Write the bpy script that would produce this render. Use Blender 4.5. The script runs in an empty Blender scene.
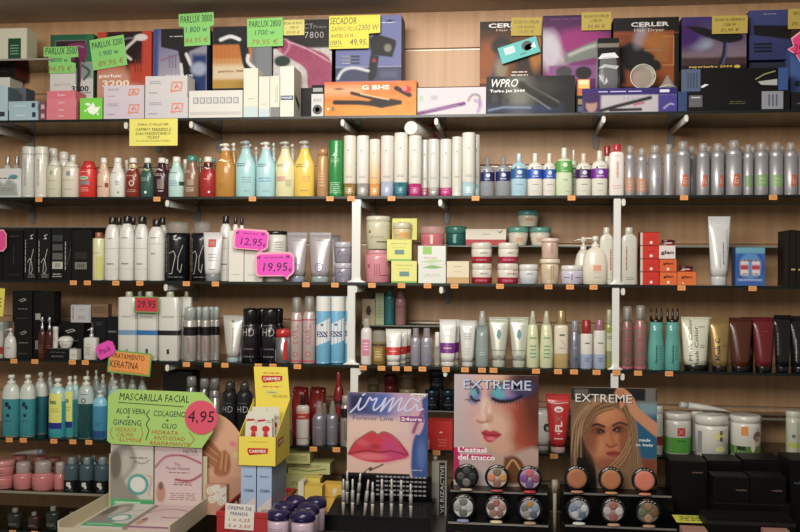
import bpy, math, random
import numpy as np
from mathutils import Vector, Matrix
random.seed(7)
SC = bpy.context.scene
COL = SC.collection

# ---------------------------------------------------------------- camera
F, CX, CY = 942.0, 400.0, 266.0
CAM = Vector((0.0, -3.2, 1.55))
_X = Vector((8.197, -.0488, 1.0)).normalized()
_Y = Vector((.12208, -.00212, -1.0)); _Y = (_Y - _X*_Y.dot(_X)).normalized()
_Z = _X.cross(_Y)
RIGHT = Vector((_X.x, _Y.x, _Z.x)); UP = Vector((_X.y, _Y.y, _Z.y)); BACK = Vector((_X.z, _Y.z, _Z.z))
cd = bpy.data.cameras.new('camera'); cam = bpy.data.objects.new('camera', cd); COL.objects.link(cam)
cam.matrix_world = Matrix.Translation(CAM) @ Matrix((RIGHT, UP, BACK)).transposed().to_4x4()
cd.sensor_width = 36.0; cd.lens = F*36.0/800.0; cd.clip_start = .05; cd.clip_end = 50
SC.camera = cam
def P(px, py, Y):
    d = RIGHT*((px-CX)/F) + UP*((CY-py)/F) - BACK
    return CAM + d*((Y-CAM.y)/d.y)

# ---------------------------------------------------------------- light
SC.view_settings.view_transform = 'Standard'; SC.view_settings.look = 'None'
SC.view_settings.gamma = 1.0; SC.view_settings.use_curve_mapping = False
SC.view_settings.exposure = 0.06
wd = bpy.data.worlds.new('world'); SC.world = wd; wd.use_nodes = True
wd.node_tree.nodes['Background'].inputs[0].default_value = (.9, .78, .66, 1)
wd.node_tree.nodes['Background'].inputs[1].default_value = .2
def area(name, loc, aim, sx, sy, power, col):
    l = bpy.data.lights.new(name, 'AREA'); l.shape = 'RECTANGLE'; l.size = sx; l.size_y = sy; l.energy = power; l.color = col
    o = bpy.data.objects.new(name, l); COL.objects.link(o); o.location = loc
    o.rotation_euler = (Vector(aim)-Vector(loc)).to_track_quat('-Z', 'Y').to_euler()
    return o
area('ceiling_lamp_main', (-.3, -1.55, 2.42), (-.15, 0, 1.75), .8, .4, 18, (1, .95, .87))
area('ceiling_lamp_far', (-.75, -3.5, 2.35), (-.25, 0, 1.45), 1.5, .7, 52, (1, .945, .86))

# ---------------------------------------------------------------- materials
def lin(h):
    h = h.lstrip('#')
    if len(h) == 3: h = ''.join(c*2 for c in h)
    v = [int(h[i:i+2], 16)/255 for i in (0, 2, 4)]
    v = [c/12.92 if c <= .04045 else ((c+.055)/1.055)**2.4 for c in v]; g = .25*v[0]+.65*v[1]+.1*v[2]
    return tuple(c+(g-c)*.13 for c in v)
_M = {}
def M(h, rough=.38, metal=0.0, kind=''):
    k = (h, rough, metal, kind)
    if k in _M: return _M[k]
    m = bpy.data.materials.new('mat_%s_%s' % (h.strip('#'), kind or 'plain')); m.use_nodes = True
    nt = m.node_tree; b = nt.nodes['Principled BSDF']
    c = lin(h); b.inputs['Base Color'].default_value = (*c, 1)
    b.inputs['Roughness'].default_value = rough; b.inputs['Metallic'].default_value = metal
    nz = nt.nodes.new('ShaderNodeTexNoise'); nz.inputs['Scale'].default_value = 60
    mr = nt.nodes.new('ShaderNodeMapRange'); mr.inputs['To Min'].default_value = max(rough-.05, .02); mr.inputs['To Max'].default_value = rough+.06
    nt.links.new(nz.outputs[0], mr.inputs[0]); nt.links.new(mr.outputs[0], b.inputs['Roughness'])
    b.inputs['Specular IOR Level'].default_value = .4
    if kind == 'card': b.inputs['Specular IOR Level'].default_value = .18
    if kind == 'clear':
        b.inputs['Alpha'].default_value = .38
    if kind == 'film':
        b.inputs['Alpha'].default_value = .22
    if kind == 'liquid':
        b.inputs['Alpha'].default_value = .86; b.inputs['Coat Weight'].default_value = .5
    if kind == 'coat':
        b.inputs['Coat Weight'].default_value = .6; b.inputs['Coat Roughness'].default_value = .12
    _M[k] = m
    return m
def art_material(name, rough=.5):
    m = bpy.data.materials.new(name); m.use_nodes = True
    b = m.node_tree.nodes['Principled BSDF']; a = m.node_tree.nodes.new('ShaderNodeVertexColor'); a.layer_name = 'print'
    m.node_tree.links.new(a.outputs[0], b.inputs['Base Color']); b.inputs['Roughness'].default_value = rough; b.inputs['Specular IOR Level'].default_value = .25
    return m
ART = art_material('printed_card'); 

# ---------------------------------------------------------------- mesh builder
class MB:
    def __init__(s): s.v = []; s.f = []; s.m = []; s.mats = []; s.sm = []
    def mi(s, mat):
        if mat not in s.mats: s.mats.append(mat)
        return s.mats.index(mat)
    def add(s, vs, fs, mat, smooth=False):
        o = len(s.v); i = s.mi(mat); s.v.extend([tuple(v) for v in vs])
        for f in fs: s.f.append(tuple(o+k for k in f)); s.m.append(i); s.sm.append(smooth)
    def box(s, x0, x1, y0, y1, z0, z1, mat, bev=0.0):
        if bev > 0:
            b = min(bev, (x1-x0)*.3, (y1-y0)*.3, (z1-z0)*.3)
            rings = []
            for z, k in ((z0, b), (z0+b, 0), (z1-b, 0), (z1, b)):
                rings.append([(x0+k+b*.0, y0+k, z), (x1-k, y0+k, z), (x1-k, y1-k, z), (x0+k, y1-k, z)])
            vs = [p for r in rings for p in r]; fs = [(3, 2, 1, 0), (12, 13, 14, 15)]
            for j in range(3):
                for i in range(4): a = j*4+i; c = j*4+(i+1) % 4; fs.append((a, c, c+4, a+4))
            s.add(vs, fs, mat); return
        s.add([(x0,y0,z0),(x1,y0,z0),(x1,y1,z0),(x0,y1,z0),(x0,y0,z1),(x1,y0,z1),(x1,y1,z1),(x0,y1,z1)],
              [(3,2,1,0),(4,5,6,7),(0,1,5,4),(1,2,6,5),(2,3,7,6),(3,0,4,7)], mat)
    def loft(s, rings, mat, seg=20, e=2.0, cap0=True, cap1=True, cx=0, cy=0, mats=None):
        pts = []
        for z, hw, hd in rings:
            for i in range(seg):
                t = 2*math.pi*i/seg; c, n = math.cos(t), math.sin(t)
                pts.append((cx+hw*math.copysign(abs(c)**(2/e), c), cy+hd*math.copysign(abs(n)**(2/e), n), z))
        n = len(rings); o = len(s.v); s.v.extend(pts)
        for j in range(n-1):
            mt = s.mi(mats[j] if mats else mat)
            for i in range(seg):
                k = (i+1) % seg
                s.f.append((o+j*seg+i, o+j*seg+k, o+(j+1)*seg+k, o+(j+1)*seg+i)); s.m.append(mt); s.sm.append(True)
        if cap0: s.f.append(tuple(o+i for i in reversed(range(seg)))); s.m.append(s.mi(mats[0] if mats else mat)); s.sm.append(False)
        if cap1: s.f.append(tuple(o+(n-1)*seg+i for i in range(seg))); s.m.append(s.mi(mats[-1] if mats else mat)); s.sm.append(False)
    def tube(s, pts, r, mat, seg=8, r1=None):
        pts = [Vector(p) for p in pts]; n = len(pts); o = len(s.v)
        for j, p in enumerate(pts):
            d = (pts[min(j+1, n-1)]-pts[max(j-1, 0)]).normalized()
            a = d.orthogonal().normalized() if j == 0 else (a - d*a.dot(d)).normalized()
            b = d.cross(a); rr = r if r1 is None else r+(r1-r)*j/(n-1)
            for i in range(seg):
                t = 2*math.pi*i/seg; s.v.append(tuple(p+a*(rr*math.cos(t))+b*(rr*math.sin(t))))
        m = s.mi(mat)
        for j in range(n-1):
            for i in range(seg):
                k = (i+1) % seg; s.f.append((o+j*seg+i, o+j*seg+k, o+(j+1)*seg+k, o+(j+1)*seg+i)); s.m.append(m); s.sm.append(True)
        s.f.append(tuple(o+i for i in reversed(range(seg)))); s.m.append(m); s.sm.append(False)
        s.f.append(tuple(o+(n-1)*seg+i for i in range(seg))); s.m.append(m); s.sm.append(False)
    def build(s, name, parent=None):
        me = bpy.data.meshes.new(name); me.from_pydata(s.v, [], s.f)
        for m in s.mats: me.materials.append(m)
        me.polygons.foreach_set('material_index', s.m); me.polygons.foreach_set('use_smooth', s.sm); me.update()
        o = bpy.data.objects.new(name, me); COL.objects.link(o)
        if parent: o.parent = parent
        return o

LABELS = {}
def tag(o, label=None, cat=None, group=None, kind=None):
    if label: o['label'] = label
    if cat: o['category'] = cat
    if group: o['group'] = group
    if kind: o['kind'] = kind
    if label and cat:
        LABELS.setdefault(label, []).append(o.name)
    return o
def thing(name, label, cat, loc, rotz=0, group=None):
    o = bpy.data.objects.new(name, None); COL.objects.link(o); o.empty_display_size = .02
    o.location = loc; o.rotation_euler = (0, 0, rotz)
    return tag(o, label, cat, group)
def struct(name, mb):
    o = mb.build(name); o['kind'] = 'structure'; return o

# ---------------------------------------------------------------- surfaces to print on
def surf_round(rings, e=2.0):
    zs = [r[0] for r in rings]
    def at(z):
        z = min(max(z, zs[0]), zs[-1])
        for a, b in zip(rings, rings[1:]):
            if z <= b[0]:
                t = 0 if b[0] == a[0] else (z-a[0])/(b[0]-a[0]); return a[1]+(b[1]-a[1])*t, a[2]+(b[2]-a[2])*t
        return rings[-1][1], rings[-1][2]
    def S(u, z, off):
        hw, hd = at(z); th = u/max(hw, 1e-4); s, c = math.sin(th), math.cos(th)
        return ((hw+off)*math.copysign(abs(s)**(2/e), s), -(hd+off)*math.copysign(abs(c)**(2/e), c), z)
    S.curved = True
    return S
def surf_flat(y=0.0, tilt=0.0):
    def S(u, z, off): return (u, y-off, z)
    S.curved = False
    return S
def s_rect(mb, S, u0, u1, v0, v1, mat, off=.0004):
    nu = max(1, int(abs(u1-u0)/.004)) if S.curved else 1
    nv = max(1, int(abs(v1-v0)/.012)) if S.curved else 1
    vs = [S(u0+(u1-u0)*i/nu, v0+(v1-v0)*j/nv, off) for j in range(nv+1) for i in range(nu+1)]
    fs = [(j*(nu+1)+i, j*(nu+1)+i+1, (j+1)*(nu+1)+i+1, (j+1)*(nu+1)+i) for j in range(nv) for i in range(nu)]
    mb.add(vs, fs, mat, S.curved)
def s_disc(mb, S, u, v, ru, rv, mat, off=.0006, n=18, ring=0):
    def P_(k, i): return S(u+ru*k*math.cos(2*math.pi*i/n), v+rv*k*math.sin(2*math.pi*i/n), off)
    ks = [ring, 1] if ring else ([.02, .35, .68, 1] if S.curved else None)
    if ks is None: mb.add([P_(1, i) for i in range(n)], [tuple(range(n))], mat); return
    vs = [P_(k, i) for k in ks for i in range(n)]
    mb.add(vs, [(j*n+i, j*n+(i+1) % n, (j+1)*n+(i+1) % n, (j+1)*n+i) for j in range(len(ks)-1) for i in range(n)], mat)
def s_poly(mb, S, pts, mat, off=.0007):
    if S.curved and len(pts) == 4:
        n = 6; a, b, c, d = [Vector(p) for p in pts]; g = []
        for j in range(n+1):
            for i in range(n+1):
                p = a.lerp(b, i/n).lerp(d.lerp(c, i/n), j/n); g.append(S(p.x, p.y, off))
        mb.add(g, [(j*(n+1)+i, j*(n+1)+i+1, (j+1)*(n+1)+i+1, (j+1)*(n+1)+i) for j in range(n) for i in range(n)], mat); return
    mb.add([S(u, v, off+(.0008 if S.curved else 0)) for u, v in pts], [tuple(range(len(pts)))], mat)
def s_line(mb, S, pts, w, mat, off=.0009):
    off0 = off
    for seg_, (a, b) in enumerate(zip(pts, pts[1:])):
        off = off0+(seg_ % 9)*.00004
        a, b = Vector(a), Vector(b); d = (b-a)
        if d.length < 1e-6: continue
        n = Vector((-d.y, d.x)).normalized()*(w/2); e = d.normalized()*(w*.3); a = a-e; b = b+e
        k = max(1, int((b-a).length/.004)) if S.curved else 1
        vs = []
        for i in range(k+1):
            p = a.lerp(b, i/k); vs += [S(*(p-n), off), S(*(p+n), off)]
        mb.add(vs, [(2*i, 2*i+2, 2*i+3, 2*i+1) for i in range(k)], mat)
_T = {}
def glyphs(txt, style=''):
    k = (txt, style)
    if k in _T: return _T[k]
    c = bpy.data.curves.new('lettering', 'FONT'); c.body = txt; c.size = 1; c.resolution_u = 1 if len(txt) > 12 else 2; c.fill_mode = 'FRONT'
    if style == 'hand': c.offset = 0; c.shear = .12; c.space_character = 1.02
    if style == 'bold': c.offset = .025
    if style == 'thin': c.offset = -.02; c.space_character = 1.1
    if style == 'ital': c.shear = .3; c.offset = .01
    o = bpy.data.objects.new('lettering', c); me = bpy.data.meshes.new_from_object(o)
    vs = [v.co.copy() for v in me.vertices]; fs = [tuple(p.vertices) for p in me.polygons]
    bpy.data.objects.remove(o); bpy.data.meshes.remove(me); bpy.data.curves.remove(c)
    if vs:
        x0 = min(v.x for v in vs); x1 = max(v.x for v in vs); y0 = min(v.y for v in vs); y1 = max(v.y for v in vs)
        vs = [((v.x-(x0+x1)/2), v.y-(y0+y1)/2) for v in vs]; r = (vs, fs, x1-x0, y1-y0)
    else: r = ([], [], 1, 1)
    _T[k] = r
    return r
def s_text(mb, S, txt, u, v, h, mat, style='', width=None, rot=0, off=.0009):
    """h = height of the capitals in metres; width squeezes the line to that length"""
    vs, fs, tw, th = glyphs(txt, style)
    if not vs: return
    sy = h/max(th, .3); sx = width/tw if width else sy
    c, s = math.cos(rot), math.sin(rot); out = []
    for x, y in vs:
        x *= sx; y *= sy; out.append(S(u+x*c-y*s, v+x*s+y*c, off))
    mb.add(out, fs, mat)
def s_lines(mb, S, u0, u1, v0, v1, n, mat, off=.0007, vert=False):
    """rows of print too small to read"""
    if vert:
        st = (u1-u0)/n
        for i in range(n):
            y = v0; 
            while y < v1:
                L = random.uniform(.06, .22)*(v1-v0); s_rect(mb, S, u0+st*(i+.25), u0+st*(i+.7), y, min(y+L, v1), mat, off); y += L+.03*(v1-v0)
        return
    st = (v1-v0)/n
    for i in range(n):
        ins = random.uniform(0, .2)*(u1-u0)*.5; x = u0+ins; e = u1-ins
        while x < e:
            L = random.uniform(.1, .35)*(u1-u0); s_rect(mb, S, x, min(x+L, e), v0+st*(i+.3), v0+st*(i+.68), mat, off); x += L+.05*(u1-u0)

def prints(mb, S, w, h, ops):
    """ops in fractions of w (u) and h (v)"""
    for op in ops:
        k = op[0]
        if k == 'r': s_rect(mb, S, op[1]*w, op[2]*w, op[3]*h, op[4]*h, M(op[5]), .0004 if len(op) < 7 else op[6])
        elif k == 't':
            _, txt, u, v, sz, c = op[:6]; st = op[6] if len(op) > 6 else ''; wd_ = op[7] if len(op) > 7 else None; rot = op[8] if len(op) > 8 else 0
            s_text(mb, S, txt, u*w, v*h, sz*h, M(c), st, wd_*w if wd_ else None, rot)
        elif k == 'l': s_lines(mb, S, op[1]*w, op[2]*w, op[3]*h, op[4]*h, op[5], M(op[6]))
        elif k == 'v': s_lines(mb, S, op[1]*w, op[2]*w, op[3]*h, op[4]*h, op[5], M(op[6]), vert=True)
        elif k == 'd': s_disc(mb, S, op[1]*w, op[2]*h, op[3]*w, op[3]*w, M(op[4]))
        elif k == 'o': s_disc(mb, S, op[1]*w, op[2]*h, op[3]*w, op[3]*w, M(op[4]), ring=op[5] if len(op) > 5 else .8)
        elif k == 'e': s_disc(mb, S, op[1]*w, op[2]*h, op[3]*w, op[4]*h, M(op[5]))
        elif k == 'p': s_poly(mb, S, [(a*w, b*h) for a, b in op[1]], M(op[2]))
        elif k == 's': s_line(mb, S, [(a*w, b*h) for a, b in op[1]], op[2]*w, M(op[3]))

# ---------------------------------------------------------------- painted prints
class Paint:
    def __init__(s, W, H, c='#fff'):
        s.W, s.H = W, H; s.x, s.y = np.meshgrid((np.arange(W)+.5)/W, (np.arange(H)+.5)/H)
        s.asp = H/W; s.im = np.ones((H, W, 3))*np.array(lin(c)); s.px = 1.0/W
    def put(s, mask, c, a=1.0):
        m = np.clip(mask, 0, 1)[..., None]*a; s.im = s.im*(1-m)+np.array(lin(c))*m; return s
    def grad(s, c0, c1, ang=90):
        t = s.x*math.cos(math.radians(ang))+s.y*math.sin(math.radians(ang)); t = (t-t.min())/(t.max()-t.min()); s.put(t*0+1, c0); s.put(t, c1); return s
    def ell(s, cx, cy, rx, ry, c, soft=.0, rot=0, a=1.0):
        ca, sa = math.cos(math.radians(rot)), math.sin(math.radians(rot)); dx = s.x-cx; dy = (s.y-cy)*s.asp
        u = (dx*ca+dy*sa)/rx; v = (-dx*sa+dy*ca)/(ry*s.asp); d = np.sqrt(u*u+v*v); sf = max(soft, s.px*1.2/min(rx, ry*s.asp))
        return s.put((1-d)/sf+.5, c, a)
    def poly(s, pts, c, soft=0.0, a=1.0):
        X, Y = s.x, s.y*s.asp; pts = [(p[0], p[1]*s.asp) for p in pts]; ins = np.zeros_like(X, bool); dm = np.full_like(X, 9.0)
        for i in range(len(pts)):
            x0, y0 = pts[i]; x1, y1 = pts[(i+1) % len(pts)]
            cond = ((y0 > Y) != (y1 > Y)); xi = (x1-x0)*(Y-y0)/((y1-y0) or 1e-9)+x0; ins ^= cond & (X < xi)
            L = (x1-x0)**2+(y1-y0)**2 or 1e-9; t = np.clip(((X-x0)*(x1-x0)+(Y-y0)*(y1-y0))/L, 0, 1)
            dm = np.minimum(dm, np.hypot(X-x0-t*(x1-x0), Y-y0-t*(y1-y0)))
        return s.put(np.where(ins, dm, -dm)/max(soft, s.px)+.5, c, a)
    def line(s, pts, w, c, soft=0.0, a=1.0):
        X, Y = s.x, s.y*s.asp; pts = [(p[0], p[1]*s.asp) for p in pts]; dm = np.full_like(X, 9.0)
        for (x0, y0), (x1, y1) in zip(pts, pts[1:]):
            L = (x1-x0)**2+(y1-y0)**2 or 1e-9; t = np.clip(((X-x0)*(x1-x0)+(Y-y0)*(y1-y0))/L, 0, 1)
            dm = np.minimum(dm, np.hypot(X-x0-t*(x1-x0), Y-y0-t*(y1-y0)))
        return s.put((w/2-dm)/max(soft, s.px)+.5, c, a)
    def rect(s, x0, y0, x1, y1, c, soft=0.0, a=1.0): return s.poly([(x0, y0), (x1, y0), (x1, y1), (x0, y1)], c, soft, a)
    def curve(s, pts, n=8):
        out = []
        for i in range(len(pts)-1):
            p0 = pts[max(i-1, 0)]; p1 = pts[i]; p2 = pts[i+1]; p3 = pts[min(i+2, len(pts)-1)]
            for k in range(n):
                t = k/n; out.append(tuple(.5*((2*p1[j])+(-p0[j]+p2[j])*t+(2*p0[j]-5*p1[j]+4*p2[j]-p3[j])*t*t+(-p0[j]+3*p1[j]-3*p2[j]+p3[j])*t**3) for j in (0, 1)))
        return out+[pts[-1]]
    def blob(s, pts, c, soft=0.0, a=1.0): return s.poly(s.curve(list(pts)+[pts[0]], 6), c, soft, a)
    def noise(s, amt, sc=8, seed=1):
        rng = np.random.RandomState(seed); g = rng.rand(sc, sc); xi = s.x*(sc-1.01); yi = s.y*(sc-1.01); a = xi.astype(int); b = yi.astype(int); fx = xi-a; fy = yi-b
        fx = fx*fx*(3-2*fx); fy = fy*fy*(3-2*fy)
        n = g[b, a]*(1-fx)*(1-fy)+g[b, a+1]*fx*(1-fy)+g[b+1, a]*(1-fx)*fy+g[b+1, a+1]*fx*fy
        s.im = np.clip(s.im*(1+amt*(n[..., None]-.5)), 0, 1); return s
def paint_mesh(name, pt, x0, x1, z0, z1, y, parent, mat=None, off=.0003):
    """a printed sheet: one vertex per dot of ink"""
    W, H = pt.W, pt.H; me = bpy.data.meshes.new(name)
    xs = np.linspace(x0, x1, W); zs = np.linspace(z1, z0, H); X, Z = np.meshgrid(xs, zs)
    v = np.stack([X.ravel(), np.full(W*H, y-off), Z.ravel()], 1)
    j, i = np.meshgrid(np.arange(H-1), np.arange(W-1), indexing='ij'); a = (j*W+i).ravel()
    f = np.stack([a, a+W, a+W+1, a+1], 1)
    me.from_pydata(v.tolist(), [], f.tolist()); me.materials.append(mat or ART)
    ca = me.color_attributes.new('print', 'FLOAT_COLOR', 'POINT')
    ca.data.foreach_set('color', np.concatenate([pt.im.reshape(-1, 3), np.ones((W*H, 1))], 1).astype(np.float32).ravel())
    me.update(); o = bpy.data.objects.new(name, me); COL.objects.link(o)
    if parent: o.parent = parent
    return o
# ---------------------------------------------------------------- product builders (each returns [(part, MB, label)], local origin at the base centre)
def cosr(z0, w0, z1, w1, n=5, dr=1.0, bulge=1.0):
    """rings easing from width w0 at z0 to w1 at z1"""
    return [(z0+(z1-z0)*math.sin(math.pi/2*i/n)**(1/bulge), w1+(w0-w1)*math.cos(math.pi/2*i/n), (w1+(w0-w1)*math.cos(math.pi/2*i/n))*dr) for i in range(1, n+1)]
def label_part(w, h, S, ops):
    mb = MB(); prints(mb, S, w, h, ops); return mb
def sleeve(mb, rings, z0, z1, mat, e=2.0, off=.0003, seg=24):
    S0 = [(z, hw, hd) for z, hw, hd in rings if z0 < z < z1]
    def at(z):
        for a, b in zip(rings, rings[1:]):
            if z <= b[0]: t = (z-a[0])/max(b[0]-a[0], 1e-6); return a[1]+(b[1]-a[1])*t, a[2]+(b[2]-a[2])*t
        return rings[-1][1:]
    rr = [(z0, *at(z0))]+S0+[(z1, *at(z1))]
    mb.loft([(z, a+off, b+off) for z, a, b in rr], mat, seg, e, False, False)
DEFP = [('l', -.3, .3, .15, .3, 3, '#8a8a84'), ('l', -.26, .26, .5, .56, 2, '#55554f')]
def k_bottle(w, h, o):
    R = w/2; dr = o.get('dr', .8); e = o.get('e', 2.3); c = o.get('c', '#e8e4d8'); bm = M(c, o.get('rough', .3), o.get('metal', 0), o.get('mk', 'coat'))
    cw = o.get('cw', .45); ch = o.get('ch', .13); sh = o.get('sh', .66); neck = o.get('neck', .03)
    rings = [(0, R*.93, R*dr*.93), (.008*h+.001, R, R*dr)]
    if o.get('taper'):
        t = o['taper']; rings += [(h*.3, R, R*dr), (h*.55, R*(1-t*.35), R*dr*(1-t*.35)), (h*.75, R*(1-t*.8), R*dr*(1-t*.8)), (h*(1-ch-neck), R*cw, R*cw)]
    else:
        rings += [(h*sh, R, R*dr)]
        n = 6
        for i in range(1, n+1):
            t = i/n; k = .5+.5*math.cos(math.pi*t) if o.get('shoulder') == 'slope' else math.sqrt(max(0, 1-t*t*.98))
            a = R*cw*.95+(R-R*cw*.95)*k; d_ = R*cw*.95+(R*dr-R*cw*.95)*k
            rings.append((h*sh+(h*(1-ch-neck)-h*sh)*t, a, max(d_, R*cw*.9*min(1, dr/.6))))
    r = R*cw*.85; rings += [(h*(1-ch)+.0005, r, r)]
    body = MB(); body.loft(rings, bm, 24, e)
    out = [('body', body, None)]
    if 'fill' in o:   # coloured part of a two-tone body
        z0, z1, c2 = o['fill']; sleeve(body, rings, z0*h, z1*h, M(c2, .25, 0, 'coat'), e)
    S = surf_round(rings, 2.0); lp = MB()
    for z0, z1, c2 in o.get('bands', []): sleeve(lp, rings, z0*h, z1*h, M(c2, .35), e, .0004)
    prints(lp, surf_label(S, rings, e), w, h, o.get('pr', DEFP)); out.append(('label', lp, None))
    capm = M(o.get('cap', '#e9e6da'), .32, o.get('capmetal', 0), o.get('capk', 'coat')); cr = R*cw; z = h*(1-ch)
    cap = MB(); ct = o.get('ctop', .94)
    cap.loft([(z, cr*.97, cr*.97), (z+.001, cr, cr), (h-.0015, cr*ct, cr*ct), (h, cr*ct*.92, cr*ct*.92)], capm, 20)
    if o.get('ribs'):
        for i in range(16):
            t = 2*math.pi*i/16; cap.box(cr*math.cos(t)-.0006, cr*math.cos(t)+.0006, cr*math.sin(t)-.0006, cr*math.sin(t)+.0006, z+.002, h-.003, capm)
    out.append(('cap', cap, None))
    return out
def surf_label(S, rings, e):
    if e == 2.0: return S
    zs = rings
    def at(z):
        z = min(max(z, zs[0][0]), zs[-1][0])
        for a, b in zip(zs, zs[1:]):
            if z <= b[0]: t = (z-a[0])/max(b[0]-a[0], 1e-6); return a[1]+(b[1]-a[1])*t, a[2]+(b[2]-a[2])*t
        return zs[-1][1:]
    def T(u, z, off):
        hw, hd = at(z); x = max(-.985, min(.985, u/max(hw, 1e-4)*.9)); s = abs(x)**(e/2); c = math.sqrt(max(0, 1-s*s))
        return (hw*x*(1+off/hw), -(hd+off+.0003)*c**(2/e), z)
    T.curved = True
    return T
def k_pump(w, h, o):
    """bottle whose top third is a lotion pump"""
    ph = o.get('ph', .2); o2 = dict(o); o2.update(ch=.001, neck=.0, cw=o.get('cw', .34), pr=o.get('pr', DEFP)); hb = h*(1-ph)
    sc = 1/(1-ph); o2['cap'] = o.get('pc', '#e6e4dc')
    parts = [p for p in k_bottle(w, hb, o2) if p[0] != 'cap']
    pm = M(o.get('pc', '#e6e4dc'), .3, o.get('pmetal', 0), 'coat'); R = w/2*o.get('cw', .34); p = MB(); z = hb; H = h-hb
    p.loft([(z-.001, R*.9, R*.9), (z, R*1.05, R*1.05), (z+H*.32, R, R), (z+H*.36, R*.5, R*.5), (z+H*.5, R*.4, R*.4), (z+H*.6, R*.38, R*.38)], pm, 16)
    parts.append(('pump_collar', p, None))
    n = MB(); n.loft([(z+H*.55, R*.55, R*.55), (z+H*.62, R*.85, R*.85), (z+H*.93, R*.8, R*.8), (h, R*.6, R*.6)], pm, 16)
    L = w*o.get('nl', .3); a = math.radians(o.get('na', -150)); q = R*.28
    n.tube([(0, 0, z+H*.8), (L*.6*math.cos(a), L*.6*math.sin(a), z+H*.8), (L*math.cos(a), L*math.sin(a), z+H*.7)], q, pm, 8, q*.7)
    parts.append(('pump_head', n, None))
    return parts
def k_can(w, h, o):
    """aerosol: metal cylinder, shoulder, clear or plastic domed cap"""
    R = w/2; c = M(o.get('c', '#9a9a9c'), o.get('rough', .3), o.get('metal', .85), ''); ch = o.get('ch', .16); cw = o.get('cw', .72)
    zb = h*(1-ch)
    sh = o.get('shh', .1); rings = [(0, R*.94, R*.94), (.002, R, R), (zb-h*sh, R, R), (zb-h*sh*.6, R*.97, R*.97), (zb-h*sh*.25, R*.86, R*.86), (zb, R*cw*.9, R*cw*.9)]
    if o.get('ring', 1): rings = rings[:2]+[(zb-h*sh*1.3, R, R), (zb-h*sh*1.28, R*.965, R*.965), (zb-h*sh*1.2, R*.965, R*.965), (zb-h*sh*1.18, R, R)]+rings[2:]
    b = MB(); b.loft(rings, c, 24); out = [('body', b, None)]
    lp = MB(); S = surf_round(rings)
    for z0, z1, c2 in o.get('bands', []): sleeve(lp, rings, z0*h, z1*h, M(c2, .3, o.get('bmetal', 0)), 2, .0003)
    prints(lp, S, w, h, o.get('pr', [('l', -.3, .3, .1, .2, 3, '#4b4b50')])); out.append(('label', lp, None))
    cr = R*cw; cap = MB(); km = M(o.get('cap', '#b9b7b4'), .15, 0, o.get('capk', 'clear'))
    cap.loft([(zb-.002, cr, cr), (h-.006, cr*.92, cr*.92), (h-.002, cr*.8, cr*.8), (h, cr*.5, cr*.5)], km, 18)
    out.append(('cap', cap, None))
    if o.get('capk', 'clear') == 'clear':
        nz = MB(); nz.loft([(zb, cr*.42, cr*.42), (h-.012, cr*.4, cr*.4), (h-.008, cr*.3, cr*.3)], M('#c9c7c2'), 10); out.append(('spray_nozzle', nz, None))
    return out
def k_tall(w, h, o):
    """tall two-piece cylinder: long plain cover above a coloured foot"""
    R = w/2; bh = o.get('bh', .2); m1 = M(o.get('c', '#ddd8cb'), .35, 0, 'coat'); m2 = M(o.get('base', '#b08b4a'), .3, o.get('bm', .4), 'coat'); z = bh*h
    b = MB(); b.loft([(0, R*.93, R*.93), (.0015, R*.985, R*.985), (z, R*.985, R*.985)], m2, 24); 
    r2 = [(z-.0005, R*.99, R*.99), (z, R, R), (h-.003, R, R), (h-.001, R*.97, R*.97), (h, R*.9, R*.9)]
    t = MB(); t.loft(r2, m1, 24); out = [('base', b, None), ('cover', t, None)]
    if 'grad' in o:
        z0, z1, c2 = o['grad']
        for i in range(8): 
            a = i/8; k = lin(c2); d = lin(o.get('c', '#ddd8cb')); q = 1-a; cc = '#%02x%02x%02x' % tuple(int(255*((k[j]*q+d[j]*a)**(1/2.2))) for j in range(3))
            sleeve(t, r2, (z0+(z1-z0)*i/8)*h, (z0+(z1-z0)*(i+1)/8)*h, M(cc), 2, .0003)
    lp = MB(); S = surf_round([(0, R, R), (h, R, R)])
    prints(lp, S, w, h, o.get('pr', [('p', [(-.08, .74), (.08, .74), (.02, .77), (-.02, .77)], '#6a6a66'), ('l', -.18, .18, .715, .73, 1, '#77776f'), ('l', -.25, .3, .3, .34, 2, '#8a8a80'), ('l', -.3, .32, .04, .15, 4, o.get('bt', '#e8e0d0'))]))
    out.append(('label', lp, None)); return out
def k_tube(w, h, o):
    """squeeze tube standing on its cap"""
    R = w/2; ch = o.get('ch', .12); br = o.get('br', .78); c = o.get('c', '#d8d5ca'); m = M(c, o.get('rough', .3), o.get('metal', 0), 'coat'); cm = M(o.get('cap', '#8a8c8a'), .3, o.get('capmetal', 0), o.get('capk', 'coat'))
    z = ch*h; rr = R*br; rings = [(z, rr, rr*.85)]
    for i in range(1, 8):
        t = i/7; rings.append((z+(h*.95-z)*t, rr+(R-rr)*t**.9, rr*.85*(1-t)**.8+.0022))
    b = MB(); b.loft(rings, m, 24, 2.2); b.loft([(h*.95-.0004, R, .0022), (h*.952, R*1.0, .0014), (h, R*1.0, .0014)], m, 24, 4)
    for i in range(6): b.box(-R*.97, R*.97, -.0018, .0018, h*(.956+.007*i), h*(.956+.007*i)+.0006, m)
    cap = MB(); cr = rr*o.get('cr', .97); cap.loft([(0, cr*.95, cr*.82), (.0015, cr, cr*.86), (z*.92, cr, cr*.86), (z, cr*.98, cr*.84)], cm, 24)
    lp = MB()
    for z0, z1, c2 in o.get('bands', []): sleeve(lp, rings, z0*h, z1*h, M(c2, .3), 2.2, .0004)
    T = surf_label(None, rings, 2.2); prints(lp, T, w, h, o.get('pr', [('l', -.25, .25, .62, .68, 2, '#6e6e68'), ('l', -.25, .25, .3, .45, 4, '#8c8c84')]))
    return [('body', b, None), ('cap', cap, None), ('label', lp, None)]
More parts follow.
